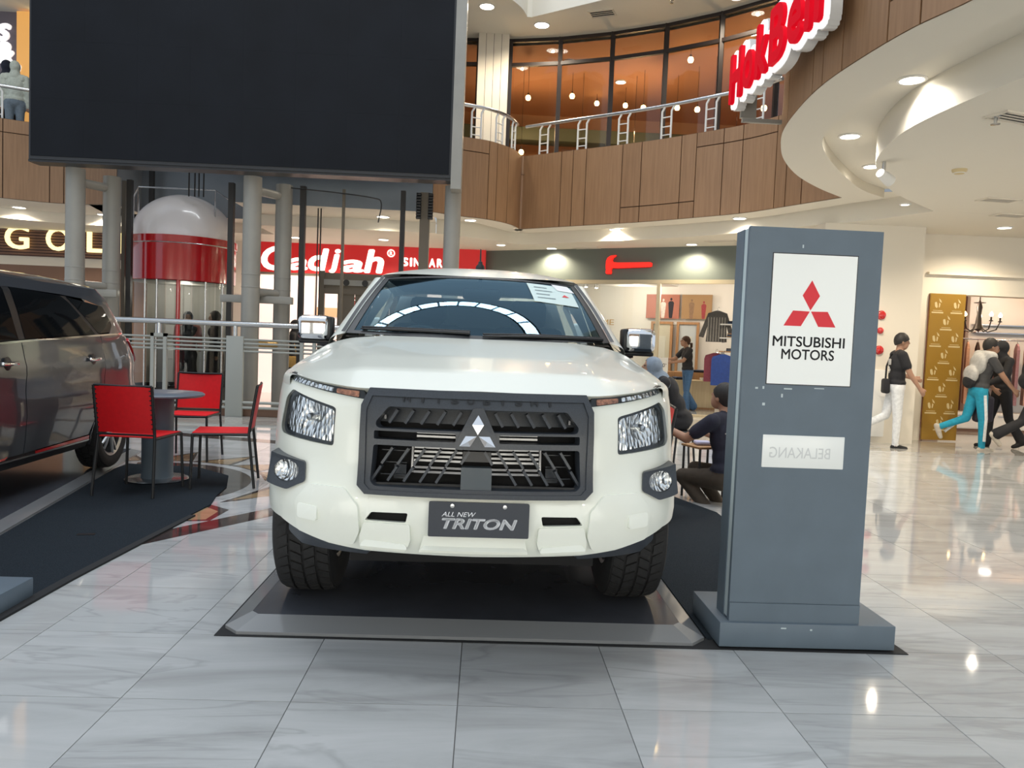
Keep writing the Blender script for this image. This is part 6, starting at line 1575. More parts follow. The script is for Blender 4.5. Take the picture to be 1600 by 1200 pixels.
# -- walking man in black tee and white trousers
def ex1(B, L): pass
r_, J = person((6.02, 11.0, 0), math.radians(80), 'person in black printed tee and white trousers walking past the white pillar', {'shirt': C_BLACK, 'pants': C_WHITE, 'shoe': C_SHOE},
           hip_z=0.905, lean=0.02, legs=((0.04, 0.05), (-0.22, 0.85)), arms=((0.35, 0.25, 0.12), (0.2, 1.1, 0.1)), foot=(0.0, -0.55), k=0.985)
MB().bbox(-0.09, 0.09, 0.10, 0.19, 0.80, 1.02, 0.03).tube([(0.10, 0.12, 1.0), (0.12, 0.11, 1.2), (0.02, 0.08, 1.40)], 0.014, 6).build('shoulder_bag', C_BLACK, r_, 50)
for x, z, w, h in ((-0.03, 1.27, 0.05, 0.045), (-0.02, 1.18, 0.016, 0.022), (-0.055, 1.15, 0.012, 0.02), (-0.03, 1.12, 0.014, 0.014)):
    MB().bbox(x - w, x + w, 0.112, 0.126, z - h, z + h, 0.006).build('back_print', C_LGREY, r_, 50)
# -- man with grey hoodie over his shoulders
r_, J = person((7.32, 11.1, 0), math.radians(84), 'person in cyan striped trousers with a grey hoodie draped over the back', {'shirt': C_GREY, 'pants': C_CYAN, 'shoe': C_SHOET},
           hip_z=0.90, lean=0.16, legs=((0.12, 0.10), (-0.25, 0.95)), arms=((0.55, 0.15, 0.1), (0.3, 0.5, 0.1)), foot=(0.0, -0.5), head_pitch=0.05, k=0.985)
Hd = Body(); s0 = J['sho']; sp = J['sp']; fw = J['fwd']
Hd.cap(s0 + Vector((-0.15, 0, 0.03)), s0 + Vector((0.15, 0, 0.03)), 0.085, 0.085, 'c'); Hd.ell(s0 - sp * 0.10 - fw * 0.09, (0.19, 0.085, 0.17), 'c'); Hd.ell(s0 - sp * 0.27 - fw * 0.16, (0.17, 0.08, 0.14), 'c'); Hd.cap(s0 + Vector((-.1, 0, .05)) - fw * .02, s0 + Vector((.1, 0, .05)) - fw * .06, 0.07, 0.07, 'c')
Hd.build('hoodie', {'c': C_LGREY}, r_, 0.014)
Hd = Body(); Hd.ell(s0 - sp * 0.38 - fw * 0.16, (0.13, 0.075, 0.11), 'c'); Hd.build('waist_pouch', {'c': C_BLACK}, r_, 0.016)
for (a, b) in (((-0.175, 0.0, 0.86), (-0.168, 0.012, 0.52)),): 
    pass
def stripe(root, pts, w=0.022):
    MB().tube(pts, w, 8).build('trouser_stripe', C_WHITE, root, 60)
stripe(r_, [(-0.172, -0.015, 0.83), (-0.160, -0.06, 0.48), (-0.142, -0.062, 0.14)])
stripe(r_, [(0.155, 0.06, 0.70), (0.150, 0.10, 0.48), (0.137, 0.38, 0.24)])
# -- two people at the right edge
r_, J = person((7.92, 11.45, 0), math.radians(-92), 'person in black headscarf and long black outfit at the right picture edge', {'shirt': C_BLACK, 'pants': C_BLACK, 'shoe': C_SHOE},
           hip_z=0.90, lean=0.05, legs=((0.25, 0.15), (-0.2, 0.4)), arms=((0.2, 0.4, 0.2), (0.5, 0.6, 0.25)), sleeve='long', hair='hijab', hairmat=C_BLACK, flare=0.03, k=0.97)
tag(MB().bbox(-0.14, 0.14, -0.07, 0.07, -0.40, 0.0, 0.05).tube([(-0.09, 0, -0.02), (-0.03, 0, 0.14), (0.03, 0, 0.14), (0.09, 0, -0.02)], 0.012, 8).build('shopping_bag', cloth('dark_plum_cloth', (0.035, 0.03, 0.045)), None, 50), 'dark shopping bag carried in front of the dress rack', 'bag').location = (7.48, 11.20, 0.80)
r_, J = person((7.92, 10.62, 0), math.radians(86), 'person in white and olive tee with black backpack striding at the right edge', {'shirt': C_WHITE, 'pants': C_BLACK, 'shoe': C_SHOET},
           hip_z=0.875, lean=0.12, legs=((0.34, 0.12), (-0.45, 0.62)), arms=((0.05, 0.45, 0.12), (0.4, 0.5, 0.12)), foot=(0.1, -0.3), hair='hijab', hairmat=C_BLACK, flare=0.035, k=1.0, head_yaw=0.3)
bp = Body(); s0 = J['sho']; sp = J['sp']; fw = J['fwd']
bp.ell(s0 - sp * 0.18 - fw * 0.20, (0.15, 0.10, 0.22), 'c'); bp.ell(s0 - sp * 0.32 - fw * 0.21, (0.15, 0.12, 0.13), 'c'); bp.build('backpack', {'c': C_BLACK}, r_, 0.016)
MB().bbox(-0.275, -0.165, -0.075, 0.055, 1.17, 1.30, 0.03).build('olive_sleeve', C_OLIVE, r_, 50)
# -- woman in the clothes shop
r_, J = person((4.36, 16.30, 0), math.radians(-82), 'person in black tee and flared jeans leaning to the shop table', {'shirt': C_BLACK, 'pants': C_DENIM, 'shoe': C_SHOE},
           hip_z=0.885, lean=0.10, legs=((-0.05, 0.45), (0.10, 0.08)), arms=((0.75, 0.75, 0.1), (0.6, 0.8, 0.1)), foot=(-0.3, 0), hair='tail', hairmat=cloth('brown_hair', (0.05, 0.022, 0.012)), flare=0.05, k=0.95, head_pitch=-0.25, head_yaw=-0.15)
# -- squatting man behind the totem
r_, J = person((2.12, 6.42, 0), math.radians(-142), 'person in black polo and brown trousers squatting behind the grey totem', {'shirt': C_NAVY, 'pants': C_BROWN, 'shoe': C_LGREY},
           hip_z=0.26, lean=0.12, legs=((1.62, 2.42), (1.50, 2.35)), arms=((0.75, 0.95, 0.22), (0.9, 1.0, 0.2)), foot=(0.50, 0.50), k=1.0, head_pitch=-0.35, build=1.08)
MB().tube([(-0.17, 0.055, 0.63), (-0.10, 0.085, 0.66), (0.0, 0.095, 0.67), (0.10, 0.085, 0.66), (0.17, 0.055, 0.63)], 0.006, 6).build('polo_piping', C_LGREY, r_, 60)
# -- seated person with blue-grey headscarf behind the truck
r_, J = person((2.13, 8.15, 0), math.radians(-92), 'person in blue-grey headscarf and black clothes seated behind the right headlamp', {'shirt': C_BLACK, 'pants': C_BLACK, 'shoe': C_SHOE},
           hip_z=0.60, lean=0.52, legs=((1.45, 1.4), (1.5, 1.45)), arms=((0.7, 0.5, 0.1), (0.6, 0.6, 0.1)), sleeve='long', hair='hijab', hairmat=C_BGREY, k=0.95, build=1.1)
# -- lift passengers, person at the railing, people upstairs
r_, J = person((-5.35, 14.05, 0.06), math.radians(20), 'person in black headscarf and pinkish top standing inside the lift', {'shirt': cloth('rose_cloth', (0.35, 0.15, 0.13)), 'pants': C_BLACK, 'shoe': C_SHOE}, hair='hijab', hairmat=C_BLACK, sleeve='long', k=0.93, skirt=True, voxel=0.016, hands=False, arms=((0.3, 1.2, 0.1), (0.2, 0.9, 0.1)))
r_, J = person((-4.92, 14.25, 0.06), math.radians(-60), 'person all in black at the right inside the lift', {'shirt': C_BLACK, 'pants': C_BLACK, 'shoe': C_SHOE}, hair='hijab', hairmat=C_BLACK, sleeve='long', k=0.95, skirt=True, voxel=0.016, hands=False)
r_, J = person((-3.66, 14.9, 0.0), math.radians(95), 'person in long black dress with tan bag seen between the steel columns', {'shirt': C_BLACK, 'pants': C_BLACK, 'shoe': C_SHOE}, hair='hijab', hairmat=C_BLACK, sleeve='long', k=0.93, skirt=True, voxel=0.016, hands=False)
MB().bbox(-0.30, -0.22, -0.13, 0.13, 0.72, 0.95, 0.03).tube([(-0.26, -0.10, 0.94), (-0.24, -0.06, 1.15), (-0.22, 0.0, 1.30), (-0.24, 0.06, 1.15), (-0.26, 0.10, 0.94)], 0.010, 6).build('hand_bag', C_TAN, r_, 50)
r_, J = person((-8.98, 15.0, 4.552), math.radians(200), 'person in cream headscarf and slate trousers upstairs left of the screen', {'shirt': C_CREAM, 'pants': C_SLATE, 'shoe': C_SHOE}, hair='hijab', hairmat=C_CREAM, sleeve='long', k=0.97, voxel=0.016, hands=False)
r_, J = person((-9.35, 15.35, 4.552), math.radians(185), 'person in navy top upstairs behind the cream headscarf', {'shirt': C_NAVY, 'pants': C_BLACK, 'shoe': C_SHOE}, hair='hijab', hairmat=C_NAVY, sleeve='long', k=1.04, voxel=0.016, hands=False)
r_, J = person((-8.35, 15.2, 4.552), math.radians(170), 'person in dark maroon clothes upstairs at the screen edge', {'shirt': cloth('dark_teal_cloth', (0.03, 0.05, 0.06)), 'pants': cloth('maroon_cloth', (0.12, 0.02, 0.03)), 'shoe': C_SHOE}, hair='short', sleeve='long', k=0.97, voxel=0.016, hands=False)
# ================================================================== lamps, ceiling fittings, shop contents
def spot(loc, power, color=(1, 0.9, 0.74), size=150, r=0.03):
    d = bpy.data.lights.new('downlight_beam', 'SPOT'); d.energy = power; d.color = color; d.spot_size = math.radians(size); d.spot_blend = 0.7; d.shadow_soft_size = r
    o = bpy.data.objects.new('downlight_beam', d); COL.objects.link(o); o.location = loc
    return o
def downlight(x, y, z, r, label, power, group, color=(1, 0.9, 0.74), m=None):
    t = empty('downlight', (x, y, z), 0, label, 'downlight', group)
    MB().lathe([(r + 0.022, 0.0), (r + 0.02, -0.012), (r, -0.014), (r - 0.004, 0.0)], 24).build('trim_ring', M_WHITEPAINT, t, 40)
    MB().lathe([(0.0, -0.008), (r - 0.002, -0.008)], 24).build('lamp_disc', m or M_LAMP, t)
    spot((x, y, z - 0.03), power, color)
WARM = (1.0, 0.86, 0.66)
for x, y, z, lab in ((3.44, 6.36, 3.62, 'big round downlight in the right gallery channel, nearest one'), (3.74, 8.06, 3.62, 'round downlight in the right gallery channel, middle one'), (4.60, 9.28, 3.62, 'round downlight in the right gallery channel above the white spotlight')):
    downlight(x, y, z, 0.095, lab, 75, 'right gallery downlights', (1, 0.92, 0.80))
for x, y, z, r, lab in ((2.35, 14.45, 3.50, 0.10, 'downlight in the back soffit above the hammer'), (4.10, 12.62, 3.50, 0.10, 'downlight in the back soffit above the grey totem'), (-0.35, 14.12, 3.50, 0.10, 'downlight in the soffit right of the last screen column'), (-1.94, 14.2, 3.50, 0.11, 'downlight in the soffit above the red sign'),
                     (3.84, 14.55, 3.30, 0.10, 'downlight near the right end of the green-grey fascia'), (1.31, 16.1, 3.30, 0.10, 'downlight near the left end of the green-grey fascia'), (-2.15, 15.9, 3.30, 0.10, 'downlight just over the white lettering of the red sign'), (5.35, 9.85, 3.30, 0.05, 'small bright downlight at the ceiling step beside the white spotlight'),
                     (-8.95, 15.1, 3.50, 0.11, 'downlight above the yellow letter G'), (-7.6, 15.55, 3.50, 0.10, 'downlight between the left columns'), (-4.0, 16.2, 3.30, 0.10, 'downlight above the start of the red sign'), (0.25, 15.9, 3.30, 0.09, 'downlight at the joint of red and grey fascias')):
    downlight(x, y, z, r, lab, 150, 'ground floor downlights', WARM)
for x, y, r, lab in ((0.87, 15.3, 0.14, 'upstairs ceiling downlight left of the restaurant glass'), (4.17, 13.65, 0.12, 'upstairs ceiling downlight cut by the top picture edge'), (-0.2, 14.6, 0.13, 'upstairs ceiling downlight in the raised cove')):
    downlight(x, y, 7.5, r, lab, 160, 'gallery ceiling downlights', WARM)
# lamps added out of view over the right-hand walkway to brighten its walls
for x, y in ((6.5, 7.0), (8.5, 9.3), (6.8, 4.5), (9.5, 6.0), (7.6, 11.2), (5.4, 12.6)):
    downlight(x, y, 3.30, 0.09, 'added round downlight in the flat ceiling over the right walkway', 135, 'added walkway downlights', WARM)
# raised cove in the upstairs ceiling
mbx = MB(); mbx.box(-1.2, 0.55, 13.95, 14.0, 7.42, 7.52).box(0.5, 0.55, 13.2, 14.0, 7.42, 7.52); tag(mbx.build('ceiling_frame', M_PLASTER), 'pale stepped frame in the upstairs ceiling by the screen', 'ceiling frame')
# ceiling fittings
def vent(x, y, z, rz, label, w=0.42, l=0.20):
    t = empty('air_vent', (x, y, z), rz, label, 'vent', 'ceiling air vents')
    MB().box(-w / 2, w / 2, -l / 2, l / 2, -0.004, -0.001).build('opening', M_VOID, t)
    for a in (-1, 1): MB().box(-w / 2 - 0.02, w / 2 + 0.02, a * l / 2 - 0.012, a * l / 2 + 0.012, -0.014, 0.0).build('frame_bar', M_PLASTERW, t); MB().box(a * w / 2 - 0.012, a * w / 2 + 0.012, -l / 2, l / 2, -0.014, 0.0).build('frame_bar', M_PLASTERW, t)
    for k in range(4): MB().box(-w / 2, w / 2, -l / 2 + l * (k + 0.5) / 4 - 0.006, -l / 2 + l * (k + 0.5) / 4 + 0.006, -0.012, -0.003).build('slat', M_PLASTERW, t)
vent(6.22, 9.32, 3.3, 0.1, 'long air vent in the flat ceiling at the right'); vent(7.02, 10.25, 3.3, 0.1, 'air vent in the flat ceiling at the far right'); vent(4.22, 6.18, 3.3, 0.3, 'air vent cut by the right picture edge')
vent(4.20, 13.9, 3.3, -0.6, 'air vent in the ceiling left of the totem top', 0.5); vent(2.0, 15.75, 3.3, -0.5, 'air vent in the ceiling left of the hammer', 0.5); vent(1.95, 14.62, 7.5, -0.4, 'air vent in the upstairs ceiling above the glass', 0.45, 0.3)
def sprinkler(x, y, z, label):
    t = empty('sprinkler', (x, y, z), 0, label, 'sprinkler')
    MB().lathe([(0.045, 0), (0.04, -0.008), (0.014, -0.012), (0.012, -0.06), (0.0, -0.06)], 16).build('stem', M_STEEL, t, 40)
    MB().lathe([(0.0, -0.07), (0.035, -0.066), (0.035, -0.06), (0.0, -0.06)], 16).build('deflector', M_STEEL, t, 40)
sprinkler(4.06, 6.19, 3.3, 'steel sprinkler in the flat ceiling at the right'); sprinkler(3.08, 13.9, 7.5, 'steel sprinkler in the upstairs ceiling')
t = empty('smoke_detector', (4.87, 7.95, 3.3), 0, 'yellowed smoke detector on the flat ceiling', 'detector')
MB().lathe([(0.075, 0), (0.07, -0.02), (0.045, -0.045), (0.0, -0.05)], 24).build('housing', mat('yellowed_plastic', (0.62, 0.50, 0.28), 0.5), t, 40); MB().lathe([(0.055, -0.032), (0.058, -0.036), (0.05, -0.041)], 24).build('ring', M_WHITEPAINT, t, 40)
t = empty('spotlight', (3.98, 7.78, 3.3), 0.5, 'small white spotlight hanging at the edge of the flat ceiling', 'spotlight')
MB().tube([(0, 0, 0), (0, 0, -0.10)], 0.018, 8).build('stem', M_STEEL, t, 60)
MB().lathe([(0.0, -0.09), (0.045, -0.09), (0.055, 0.0), (0.06, 0.09), (0.05, 0.095), (0.0, 0.08)], 20, mtx=Matrix.Translation((0.03, 0, -0.15)) @ Matrix.Rotation(1.9, 4, 'Y')).build('lamp_head', M_WHITEPAINT, t, 40)
for z, r, lab in ((1.95, 0.062, 'upper red fire alarm bell on the white pillar'), (1.715, 0.042, 'small red call point between the two alarm bells'), (1.42, 0.060, 'lower red fire alarm bell on the white pillar')):
    t = empty('fire_alarm', (5.99, 11.5, z), 0, lab, 'fire alarm', 'red alarm fittings on the white pillar')
    MT = Matrix.Rotation(PI / 2, 4, 'X')
    MB().lathe([(r, 0.0), (r, 0.02), (r * 0.92, 0.04), (r * 0.5, 0.055), (0.0, 0.06)], 24, mtx=MT).build('bell', M_REDLENS, t, 40); MB().lathe([(r + 0.008, 0.0), (r + 0.008, 0.01), (0, 0.012)], 24, mtx=MT).build('base', M_REDLENS, t, 40)
tag(MB().bbox(5.62, 6.12, 11.44, 11.50, 0.10, 1.12, 0.01).build('wall_cabinet', M_WHITEPAINT, None, 40), 'flush white cabinet at the foot of the white pillar', 'cabinet')

# ---- boutique contents
def folded(x, y, z, w, d, n, rz, cols, lab):
    for k in range(n):
        o = MB().bbox(-w / 2, w / 2, -d / 2, d / 2, 0, 0.028, 0.010).build('folded_garment', cloth('garment_%d' % cols[k % len(cols)], GC[cols[k % len(cols)]]), None, 50)
        o.location = (x, y, z + 0.029 * k); o.rotation_euler = (0, 0, rz + 0.06 * k); tag(o, lab, 'clothes', 'folded clothes in the shop')
GC = [(0.02, 0.02, 0.03), (0.03, 0.05, 0.10), (0.6, 0.58, 0.55), (0.25, 0.16, 0.10), (0.3, 0.05, 0.06), (0.09, 0.06, 0.1)]
t = empty('shop_counter', (4.52, 17.0, 0), math.radians(-8), 'pale wooden counter under the folded clothes in the shop', 'counter')
M_PALEWOOD = wood('pale_wood', (0.52, 0.42, 0.26), (0.62, 0.52, 0.34)); M_MIDWOOD = wood('oak_wood', (0.30, 0.16, 0.07), (0.40, 0.22, 0.10))
MB().box(-0.34, 0.62, -0.25, 0.25, 0.04, 0.60).build('body', M_PALEWOOD, t); MB().box(-0.36, 0.64, -0.27, 0.27, 0.60, 0.63).build('top', M_PALEWOOD, t); MB().box(-0.34, 0.62, -0.24, 0.24, 0.0, 0.04).build('plinth', M_MIDWOOD, t); MB().box(0.12, 0.125, -0.255, -0.25, 0.05, 0.60).build('joint', M_MIDWOOD, t)
t = empty('display_table', (4.45, 17.85, 0), math.radians(-8), 'oak display table behind the pale counter in the shop', 'table')
MB().box(-0.75, 0.9, -0.35, 0.35, 0.72, 0.78).build('table_top', M_MIDWOOD, t); MB().box(-0.75, 0.9, -0.35, -0.32, 0.62, 0.72).build('apron', M_MIDWOOD, t)
for x in (-0.7, 0.85):
    for y in (-0.3, 0.3): MB().box(x - 0.03, x + 0.03, y - 0.03, y + 0.03, 0, 0.72).build('leg', M_MIDWOOD, t)
folded(4.40, 16.97, 0.632, 0.34, 0.26, 2, 0.1, [0, 1], 'dark folded garments on the pale counter'); folded(4.96, 16.92, 0.632, 0.26, 0.22, 2, 0.0, [2], 'pale folded garments on the pale counter')
folded(4.05, 17.8, 0.782, 0.34, 0.28, 3, 0.0, [0, 5, 3], 'stacked garments at the left of the oak table'); folded(5.0, 17.7, 0.782, 0.42, 0.28, 2, 0.0, [0, 1], 'dark garments at the right of the oak table')
t = empty('price_sign', (3.72, 15.9, 0.0), math.radians(5), 'white price sign reading 20 on a thin stand in the shop', 'sign')
MB().box(-0.11, 0.11, -0.004, 0.004, 0.80, 1.12).build('card', M_WHITEPAINT, t); MB().tube([(0, 0.01, 0), (0, 0.01, 0.82)], 0.010, 8).build('stand', M_STEEL, t, 60); MB().lathe([(0.0, 0), (0.12, 0), (0.12, 0.012), (0, 0.016)], 24).build('foot', M_STEEL, t, 40)
link('lettering', fit_text(text_mesh('20', 1, 0.0), -0.06, 0.045, 0.92, 1.0, lambda u, v, d: Vector((u, -0.0055, v))), M_BLACKINK, t); link('lettering', fit_text(text_mesh('%', 1, 0.0), 0.05, 0.08, 0.97, 1.0, lambda u, v, d: Vector((u, -0.0055, v))), M_BLACKINK, t)
def hanging(x, y, ztop, h, w, rz, m, label, name='hanging_garment', group=None, stripes=None, sleeves=0.0):
    t = empty(name, (x, y, ztop), rz, label, 'clothes', group)
    d = 0.05
    outline = [(-0.05, 0.0), (0.05, 0.0), (w / 2 * 0.9, -0.05), (w / 2, -0.12)] + ([(w / 2 + sleeves * 0.35, -0.12 - sleeves), (w / 2 + sleeves * 0.35 - 0.09, -0.14 - sleeves), (w / 2 - 0.03, -0.26)] if sleeves else []) + [(w / 2 * 0.97, -h), (-w / 2 * 0.97, -h)] + ([(-w / 2 + 0.03, -0.26), (-w / 2 - sleeves * 0.35 + 0.09, -0.14 - sleeves), (-w / 2 - sleeves * 0.35, -0.12 - sleeves)] if sleeves else []) + [(-w / 2, -0.12), (-w / 2 * 0.9, -0.05)]
    MB().prism(outline, lambda u, v, q: Vector((u, q * d * (0.55 if abs(v) < 0.08 else 1.0), v)), -0.5, 0.5).build('garment', m, t)
    MB().tube([(-w / 2 * 0.85, 0, -0.055), (0, 0, 0.012), (w / 2 * 0.85, 0, -0.055)], 0.007, 6).tube([(0, 0, 0.01), (0, 0, 0.05), (0.02, 0, 0.075), (0.035, 0, 0.05)], 0.005, 6).build('hanger', M_STEEL, t, 60)
    if stripes:
        for k in range(7): MB().box(-w / 2 * 0.8 + k * w * 0.13 - 0.008, -w / 2 * 0.8 + k * w * 0.13 + 0.008, -d * 0.53, d * 0.53, -h + 0.01, -0.13).build('stripe', stripes, t)
    return t
hanging(4.62, 15.25, 2.10, 0.62, 0.42, -0.5, cloth('charcoal_stripe_cloth', (0.09, 0.085, 0.08)), 'striped shirt hanging high beside the shop shelf', stripes=cloth('pale_stripe', (0.32, 0.30, 0.27)), sleeves=0.40)
hanging(4.70, 15.0, 1.24, 0.62, 0.44, -0.45, cloth('royal_blue_cloth', (0.018, 0.05, 0.22)), 'royal blue top hanging at the shop entrance', sleeves=0.0)
hanging(4.62, 15.22, 1.26, 0.58, 0.44, -0.45, cloth('burgundy_cloth', (0.16, 0.03, 0.05)), 'burgundy top hanging behind the royal blue one')
for k, z in enumerate((1.28, 1.55, 1.82)):
    t = empty('wall_shelf', (4.98, 15.1, z), -0.5, 'short shop shelf with clothes, %s of three' % ('lowest', 'middle', 'topmost')[k], 'shelf')
    MB().box(-0.30, 0.30, -0.16, 0.16, 0, 0.025).build('board', M_MIDWOOD if k == 0 else M_WHITEPAINT, t); MB().box(-0.28, -0.25, -0.02, 0.16, -0.08, 0.0).box(0.25, 0.28, -0.02, 0.16, -0.08, 0.0).build('bracket', M_STEEL, t)
    folded(4.95, 15.08, z + 0.026, 0.30, 0.24, 2 + k % 2, -0.5, [1, 0] if k != 1 else [3, 1], 'folded clothes on the %s shop shelf' % ('lowest', 'middle', 'topmost')[k])
# fitting-room doors and posters on the back wall of the shop
Bk = lambda u, v, d=0.0: SP(u, v, -4.1 + d)
for k, u in enumerate((2.86, 3.52)):
    t = empty('fitting_room_door', (0, 0, 0), 0, 'oak framed fitting room opening, %s of two, at the back of the shop' % ('left', 'right')[k], 'door')
    MB().prism([(u - 0.28, 0), (u - 0.22, 0), (u - 0.22, 1.92), (u - 0.28, 1.92)], Bk, 0.0, 0.06).prism([(u + 0.22, 0), (u + 0.28, 0), (u + 0.28, 1.92), (u + 0.22, 1.92)], Bk, 0.0, 0.06).prism([(u - 0.28, 1.92), (u + 0.28, 1.92), (u + 0.28, 1.98), (u - 0.28, 1.98)], Bk, 0.0, 0.06).build('frame', M_MIDWOOD, t)
    MB().prism([(u - 0.22, 0.02), (u + 0.22, 0.02), (u + 0.22, 1.92), (u - 0.22, 1.92)], Bk, 0.0, 0.01).build('panel', mat('pale_green_panel', (0.52, 0.52, 0.42), 0.6) if k == 0 else mat('pale_blue_panel', (0.50, 0.56, 0.60), 0.5), t)
    MB().prism([(u - 0.10, 0.5), (u + 0.10, 0.5), (u + 0.10, 1.62), (u - 0.10, 1.62)], Bk, 0.01, 0.016).build('mirror', mat('pale_mirror_%d' % k, (0.60, 0.62, 0.55), 0.2), t)
def poster(u0, u1, z0, z1, bg, figs, label):
    t = empty('poster', (0, 0, 0), 0, label, 'poster'); MB().prism([(u0, z0), (u1, z0), (u1, z1), (u0, z1)], Bk, 0.0, 0.015).build('sheet', bg, t)
    for u, h, c in figs:
        m = cloth('poster_ink_%d' % c, GC[c]); s_ = h
        MB().prism(rounded([(u - 0.04 * s_, z0 + 0.01), (u + 0.04 * s_, z0 + 0.01), (u + 0.07 * s_, z0 + 0.42 * s_ * .9), (u + 0.035 * s_, z0 + 0.46 * s_ * .9), (u - 0.035 * s_, z0 + 0.46 * s_ * .9), (u - 0.07 * s_, z0 + 0.42 * s_ * .9)], 0.02), Bk, 0.015, 0.018).build('printed_figure', m, t)
        MB().prism([(u + 0.026 * s_ * math.cos(a), z0 + (0.46 + 0.05) * .9 * s_ + 0.034 * s_ * math.sin(a)) for a in [2 * PI * i / 14 for i in range(14)]], Bk, 0.015, 0.018).build('printed_head', m, t)
poster(2.42, 3.27, 2.06, 2.66, mat('brick_red_print', (0.36, 0.13, 0.09), 0.6), ((2.86, 1.0, 2), (3.06, 1.05, 0)), 'red-brown poster with two figures above the fitting rooms')
poster(3.33, 4.08, 2.06, 2.66, mat('ochre_print', (0.34, 0.21, 0.10), 0.6), ((3.58, 1.0, 3), (3.88, 0.9, 4)), 'ochre poster with two small figures above the fitting rooms')
t = empty('wall_lettering', (0, 0, 0), 0, 'gold wall lettering on the cream wall of the shop', 'lettering')
for k, ch in enumerate('OMME'): link('letter', fit_text(text_mesh(ch, 1, 0.0, extrude=0.3), 0.98 + 0.16 * k, 1.10 + 0.16 * k, 1.86, 2.0, lambda u, v, d: SP(u, v, -4.10 + 0.02 * d + 0.03)), mat('gold_letter', (0.45, 0.28, 0.08), 0.4, 0.5) if k == 0 else MATS['gold_letter'], t)
for k, (u, v) in enumerate(((1.35, 2.68), (1.62, 2.66), (3.55, 2.92), (3.9, 2.92))):
    t = empty('track_spotlight', SP(u, v + 0.1, -2.6), 0, 'small bright track spotlight in the shop, %s' % ('first from the left', 'second from the left', 'third from the left', 'rightmost')[k], 'spotlight', 'shop track spotlights')
    MB().tube([(0, 0, 0.1), (0, 0, 0.0)], 0.012, 6).build('stem', M_STEEL, t, 60); MB().lathe([(0.0, 0.03), (0.05, 0.03), (0.055, -0.06), (0.045, -0.06)], 16).build('lamp_head', M_STEEL, t, 40); MB().lathe([(0.0, -0.075), (0.03, -0.068), (0.044, -0.05)], 16).build('bulb', M_LAMPW, t, 40)

# ---- dress shop on the right
ch_ = empty('chandelier', (8.62, 13.2, 2.75), 0, 'black wrought iron chandelier with five glowing candles', 'chandelier')
MB().tube([(0, 0, 0), (0, 0, -0.40)], 0.010, 8).lathe([(0.05, 0), (0.04, -0.03), (0.012, -0.04)], 16).build('stem', M_FRAME, ch_, 60)
MB().lathe([(0.012, -0.38), (0.05, -0.50), (0.035, -0.62), (0.055, -0.80), (0.09, -0.88), (0.0, -0.92)], 16).build('hub', M_FRAME, ch_, 60); MB().tube([(0.09 * math.cos(a), 0.09 * math.sin(a), -0.42) for a in [2 * PI * i / 20 for i in range(20)]], 0.006, 6, closed=True).build('crown_ring', M_FRAME, ch_, 60)
for k in range(5):
    a = 2 * PI * k / 5 - PI / 2 + 0.0; c, s_ = math.cos(a), math.sin(a)
    arm = MB().tube([(0.05 * c, 0.05 * s_, -0.86), (0.15 * c, 0.15 * s_, -0.93), (0.28 * c, 0.28 * s_, -0.88), (0.33 * c, 0.33 * s_, -0.75)], 0.010, 8).build('arm', M_FRAME, ch_, 60)
    MB().lathe([(0.035, 0.0), (0.03, 0.015), (0.014, 0.02), (0.014, 0.08)], 12, mtx=Matrix.Translation((0.33 * c, 0.33 * s_, -0.75))).build('candle', M_FRAME, arm, 40); MB().lathe([(0.0, 0.17), (0.02, 0.14), (0.034, 0.11), (0.014, 0.08)], 12, mtx=Matrix.Translation((0.33 * c, 0.33 * s_, -0.75))).build('bulb', M_WARM, arm, 60)
rk = empty('clothes_rack', (9.45, 14.05, 0), 0, 'low white clothes rack full of gowns in the dress shop', 'rack')
MB().tube([(-1.0, 0, 1.72), (1.2, 0, 1.72)], 0.014, 8).build('rail', M_STEEL, rk, 60)
for x in (-1.0, 1.2): MB().tube([(x, 0, 0.35), (x, 0, 1.72)], 0.014, 8).build('upright', M_STEEL, rk, 60)
dr = MB().box(-1.05, 1.25, -0.25, 0.25, 0.06, 0.36).build('drawer_unit', M_WHITEPAINT, rk)
for k in range(3):
    f = MB().box(-1.03 + 0.76 * k, -0.29 + 0.76 * k, -0.265, -0.25, 0.08, 0.34).build('drawer_front', M_WHITEPAINT, dr)
    MB().tube([(-0.72 + 0.76 * k, -0.28, 0.30), (-0.60 + 0.76 * k, -0.28, 0.30)], 0.008, 6).build('handle', M_STEEL, dr, 60)
MB().box(-1.05, 1.25, -0.22, 0.25, 0.0, 0.06).build('plinth', M_BROWNWALL, rk)
gc = [('dusty rose', (0.42, 0.19, 0.16)), ('rust', (0.30, 0.10, 0.08)), ('peach', (0.62, 0.38, 0.26)), ('dark brown', (0.06, 0.035, 0.03)), ('bright red', (0.50, 0.015, 0.025)), ('pale pink', (0.66, 0.45, 0.40)), ('cream lace', (0.64, 0.54, 0.42)), ('mauve', (0.35, 0.20, 0.24)), ('blush', (0.6, 0.4, 0.33)), ('grey', (0.25, 0.25, 0.27))]
for k, (nm, c) in enumerate(gc):
    hanging(8.62 + 0.19 * k, 14.05, 1.66, 1.15, 0.40, math.radians(62), cloth('gown_' + nm.replace(' ', '_'), c), '%s gown on the dress shop rack' % nm, 'hanging_gown', 'gowns on the rack')
t = empty('ceiling_lamp', (9.75, 14.2, 2.75), 0, 'round ceiling lamp inside the dress shop', 'lamp'); MB().lathe([(0.13, 0.0), (0.13, -0.03), (0.11, -0.03)], 20).build('ring', M_WHITEPAINT, t, 40); MB().lathe([(0.0, -0.022), (0.112, -0.022)], 20).build('diffuser', M_LAMPW, t)
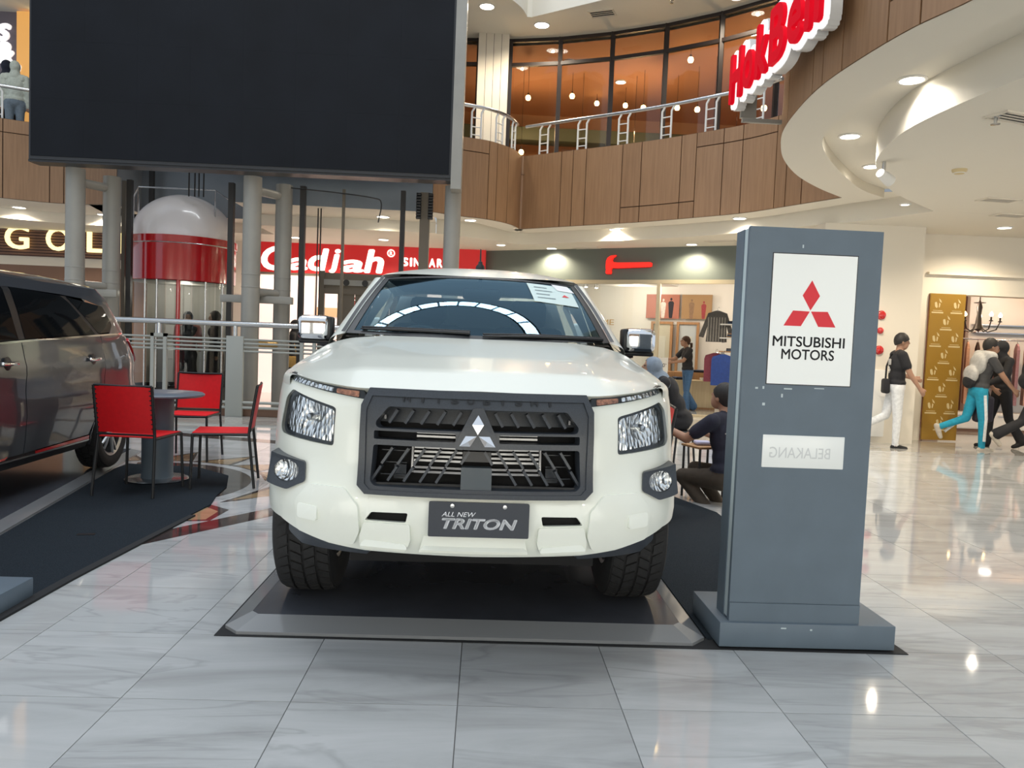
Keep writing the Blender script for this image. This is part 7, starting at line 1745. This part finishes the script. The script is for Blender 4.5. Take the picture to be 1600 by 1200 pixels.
for z in (1.85, 2.0): tag(MB().box(9.4, 11.5, 14.45, 14.6, z, z + 0.02).build('wall_shelf', M_STEEL), 'thin %s shelf on the white bay of the dress shop' % ('lower' if z < 1.9 else 'upper'), 'shelf')

# red shop window: lit panels and red notices behind the lift
t = empty('shop_window_display', (-4.1, 16.9, 0), 0, 'bright pinkish shop window panels behind the steel columns', 'window display')
M_PINKLIT = mat('lit_pink_panel', (0.9, 0.75, 0.72), 0.6, emit=(1.0, 0.80, 0.76), estr=0.55)
for x0, x1 in ((-1.0, -0.35), (-0.28, 0.35), (0.42, 1.1), (1.2, 1.9)): MB().box(x0, x1, 0, 0.03, 0.0, 2.55).build('lit_panel', M_PINKLIT, t)
for z, tx in ((1.93, 'TOT'), (1.55, 'Sale')):
    nb = MB().box(0.95, 1.35, -0.02, 0.0, z, z + 0.22).build('notice', M_SIGNRED, t); link('lettering', fit_text(text_mesh(tx, 1, 0.02), 1.0, 1.30, z + 0.05, z + 0.17, lambda u, v, d: Vector((u, -0.022, v))), M_LETTERW, nb)
MB().box(0.42, 1.35, -0.02, 0.0, 1.70, 1.90).build('notice_band', mat('peach_band', (0.75, 0.5, 0.32), 0.6), t)

# ---- ring-shaped skylight over the atrium
sk = empty('window_3', (0, 0, 0)); sk['kind'] = 'structure'
M_SKYPANE = emis('skylight_daylight', (0.93, 0.97, 1.0), 17.0)
SKC, SK0, SK1, SKZ = (-1.6, 7.6), 4.25, 4.95, 13.0
for k in range(30):
    a0 = 2 * PI * k / 30 + 0.012; a1 = 2 * PI * (k + 1) / 30 - 0.012
    V = [(SKC[0] + r * math.cos(a0 + (a1 - a0) * i / 3), SKC[1] + r * math.sin(a0 + (a1 - a0) * i / 3), SKZ) for r in (SK0, SK1) for i in range(4)]
    MB().vf(V, [(i, i + 1, i + 5, i + 4) for i in range(3)]).build('sky_pane', M_SKYPANE, sk)
for r in (SK0 - 0.05, SK1 + 0.05): MB().tube([(SKC[0] + r * math.cos(a), SKC[1] + r * math.sin(a), SKZ) for a in [2 * PI * i / 60 for i in range(60)]], 0.06, 8, closed=True).build('frame_ring', M_DARKSTEEL, sk, 60)

# low side table the squatting man leans on
t = empty('side_table', (1.94, 6.72, 0.0), math.radians(20), 'small low table with black legs in front of the squatting man', 'table')
MB().bbox(-0.10, 0.20, -0.14, 0.14, 0.455, 0.475, 0.005).build('table_top', M_MIDWOOD, t, 40)
for x in (-0.08, 0.18):
    for y in (-0.12, 0.12): MB().tube([(x, y, 0.0), (x, y, 0.455)], 0.011, 8).build('leg', M_FRAME, t, 60)
tag(MB().bbox(1.90, 2.04, 6.68, 6.80, 0.476, 0.51, 0.012).build('paper_pack', cloth('lilac_paper', (0.45, 0.45, 0.62)), None, 50), 'lilac paper pack on the low side table', 'pack')

bpy.data.scenes.remove(_BENCH)
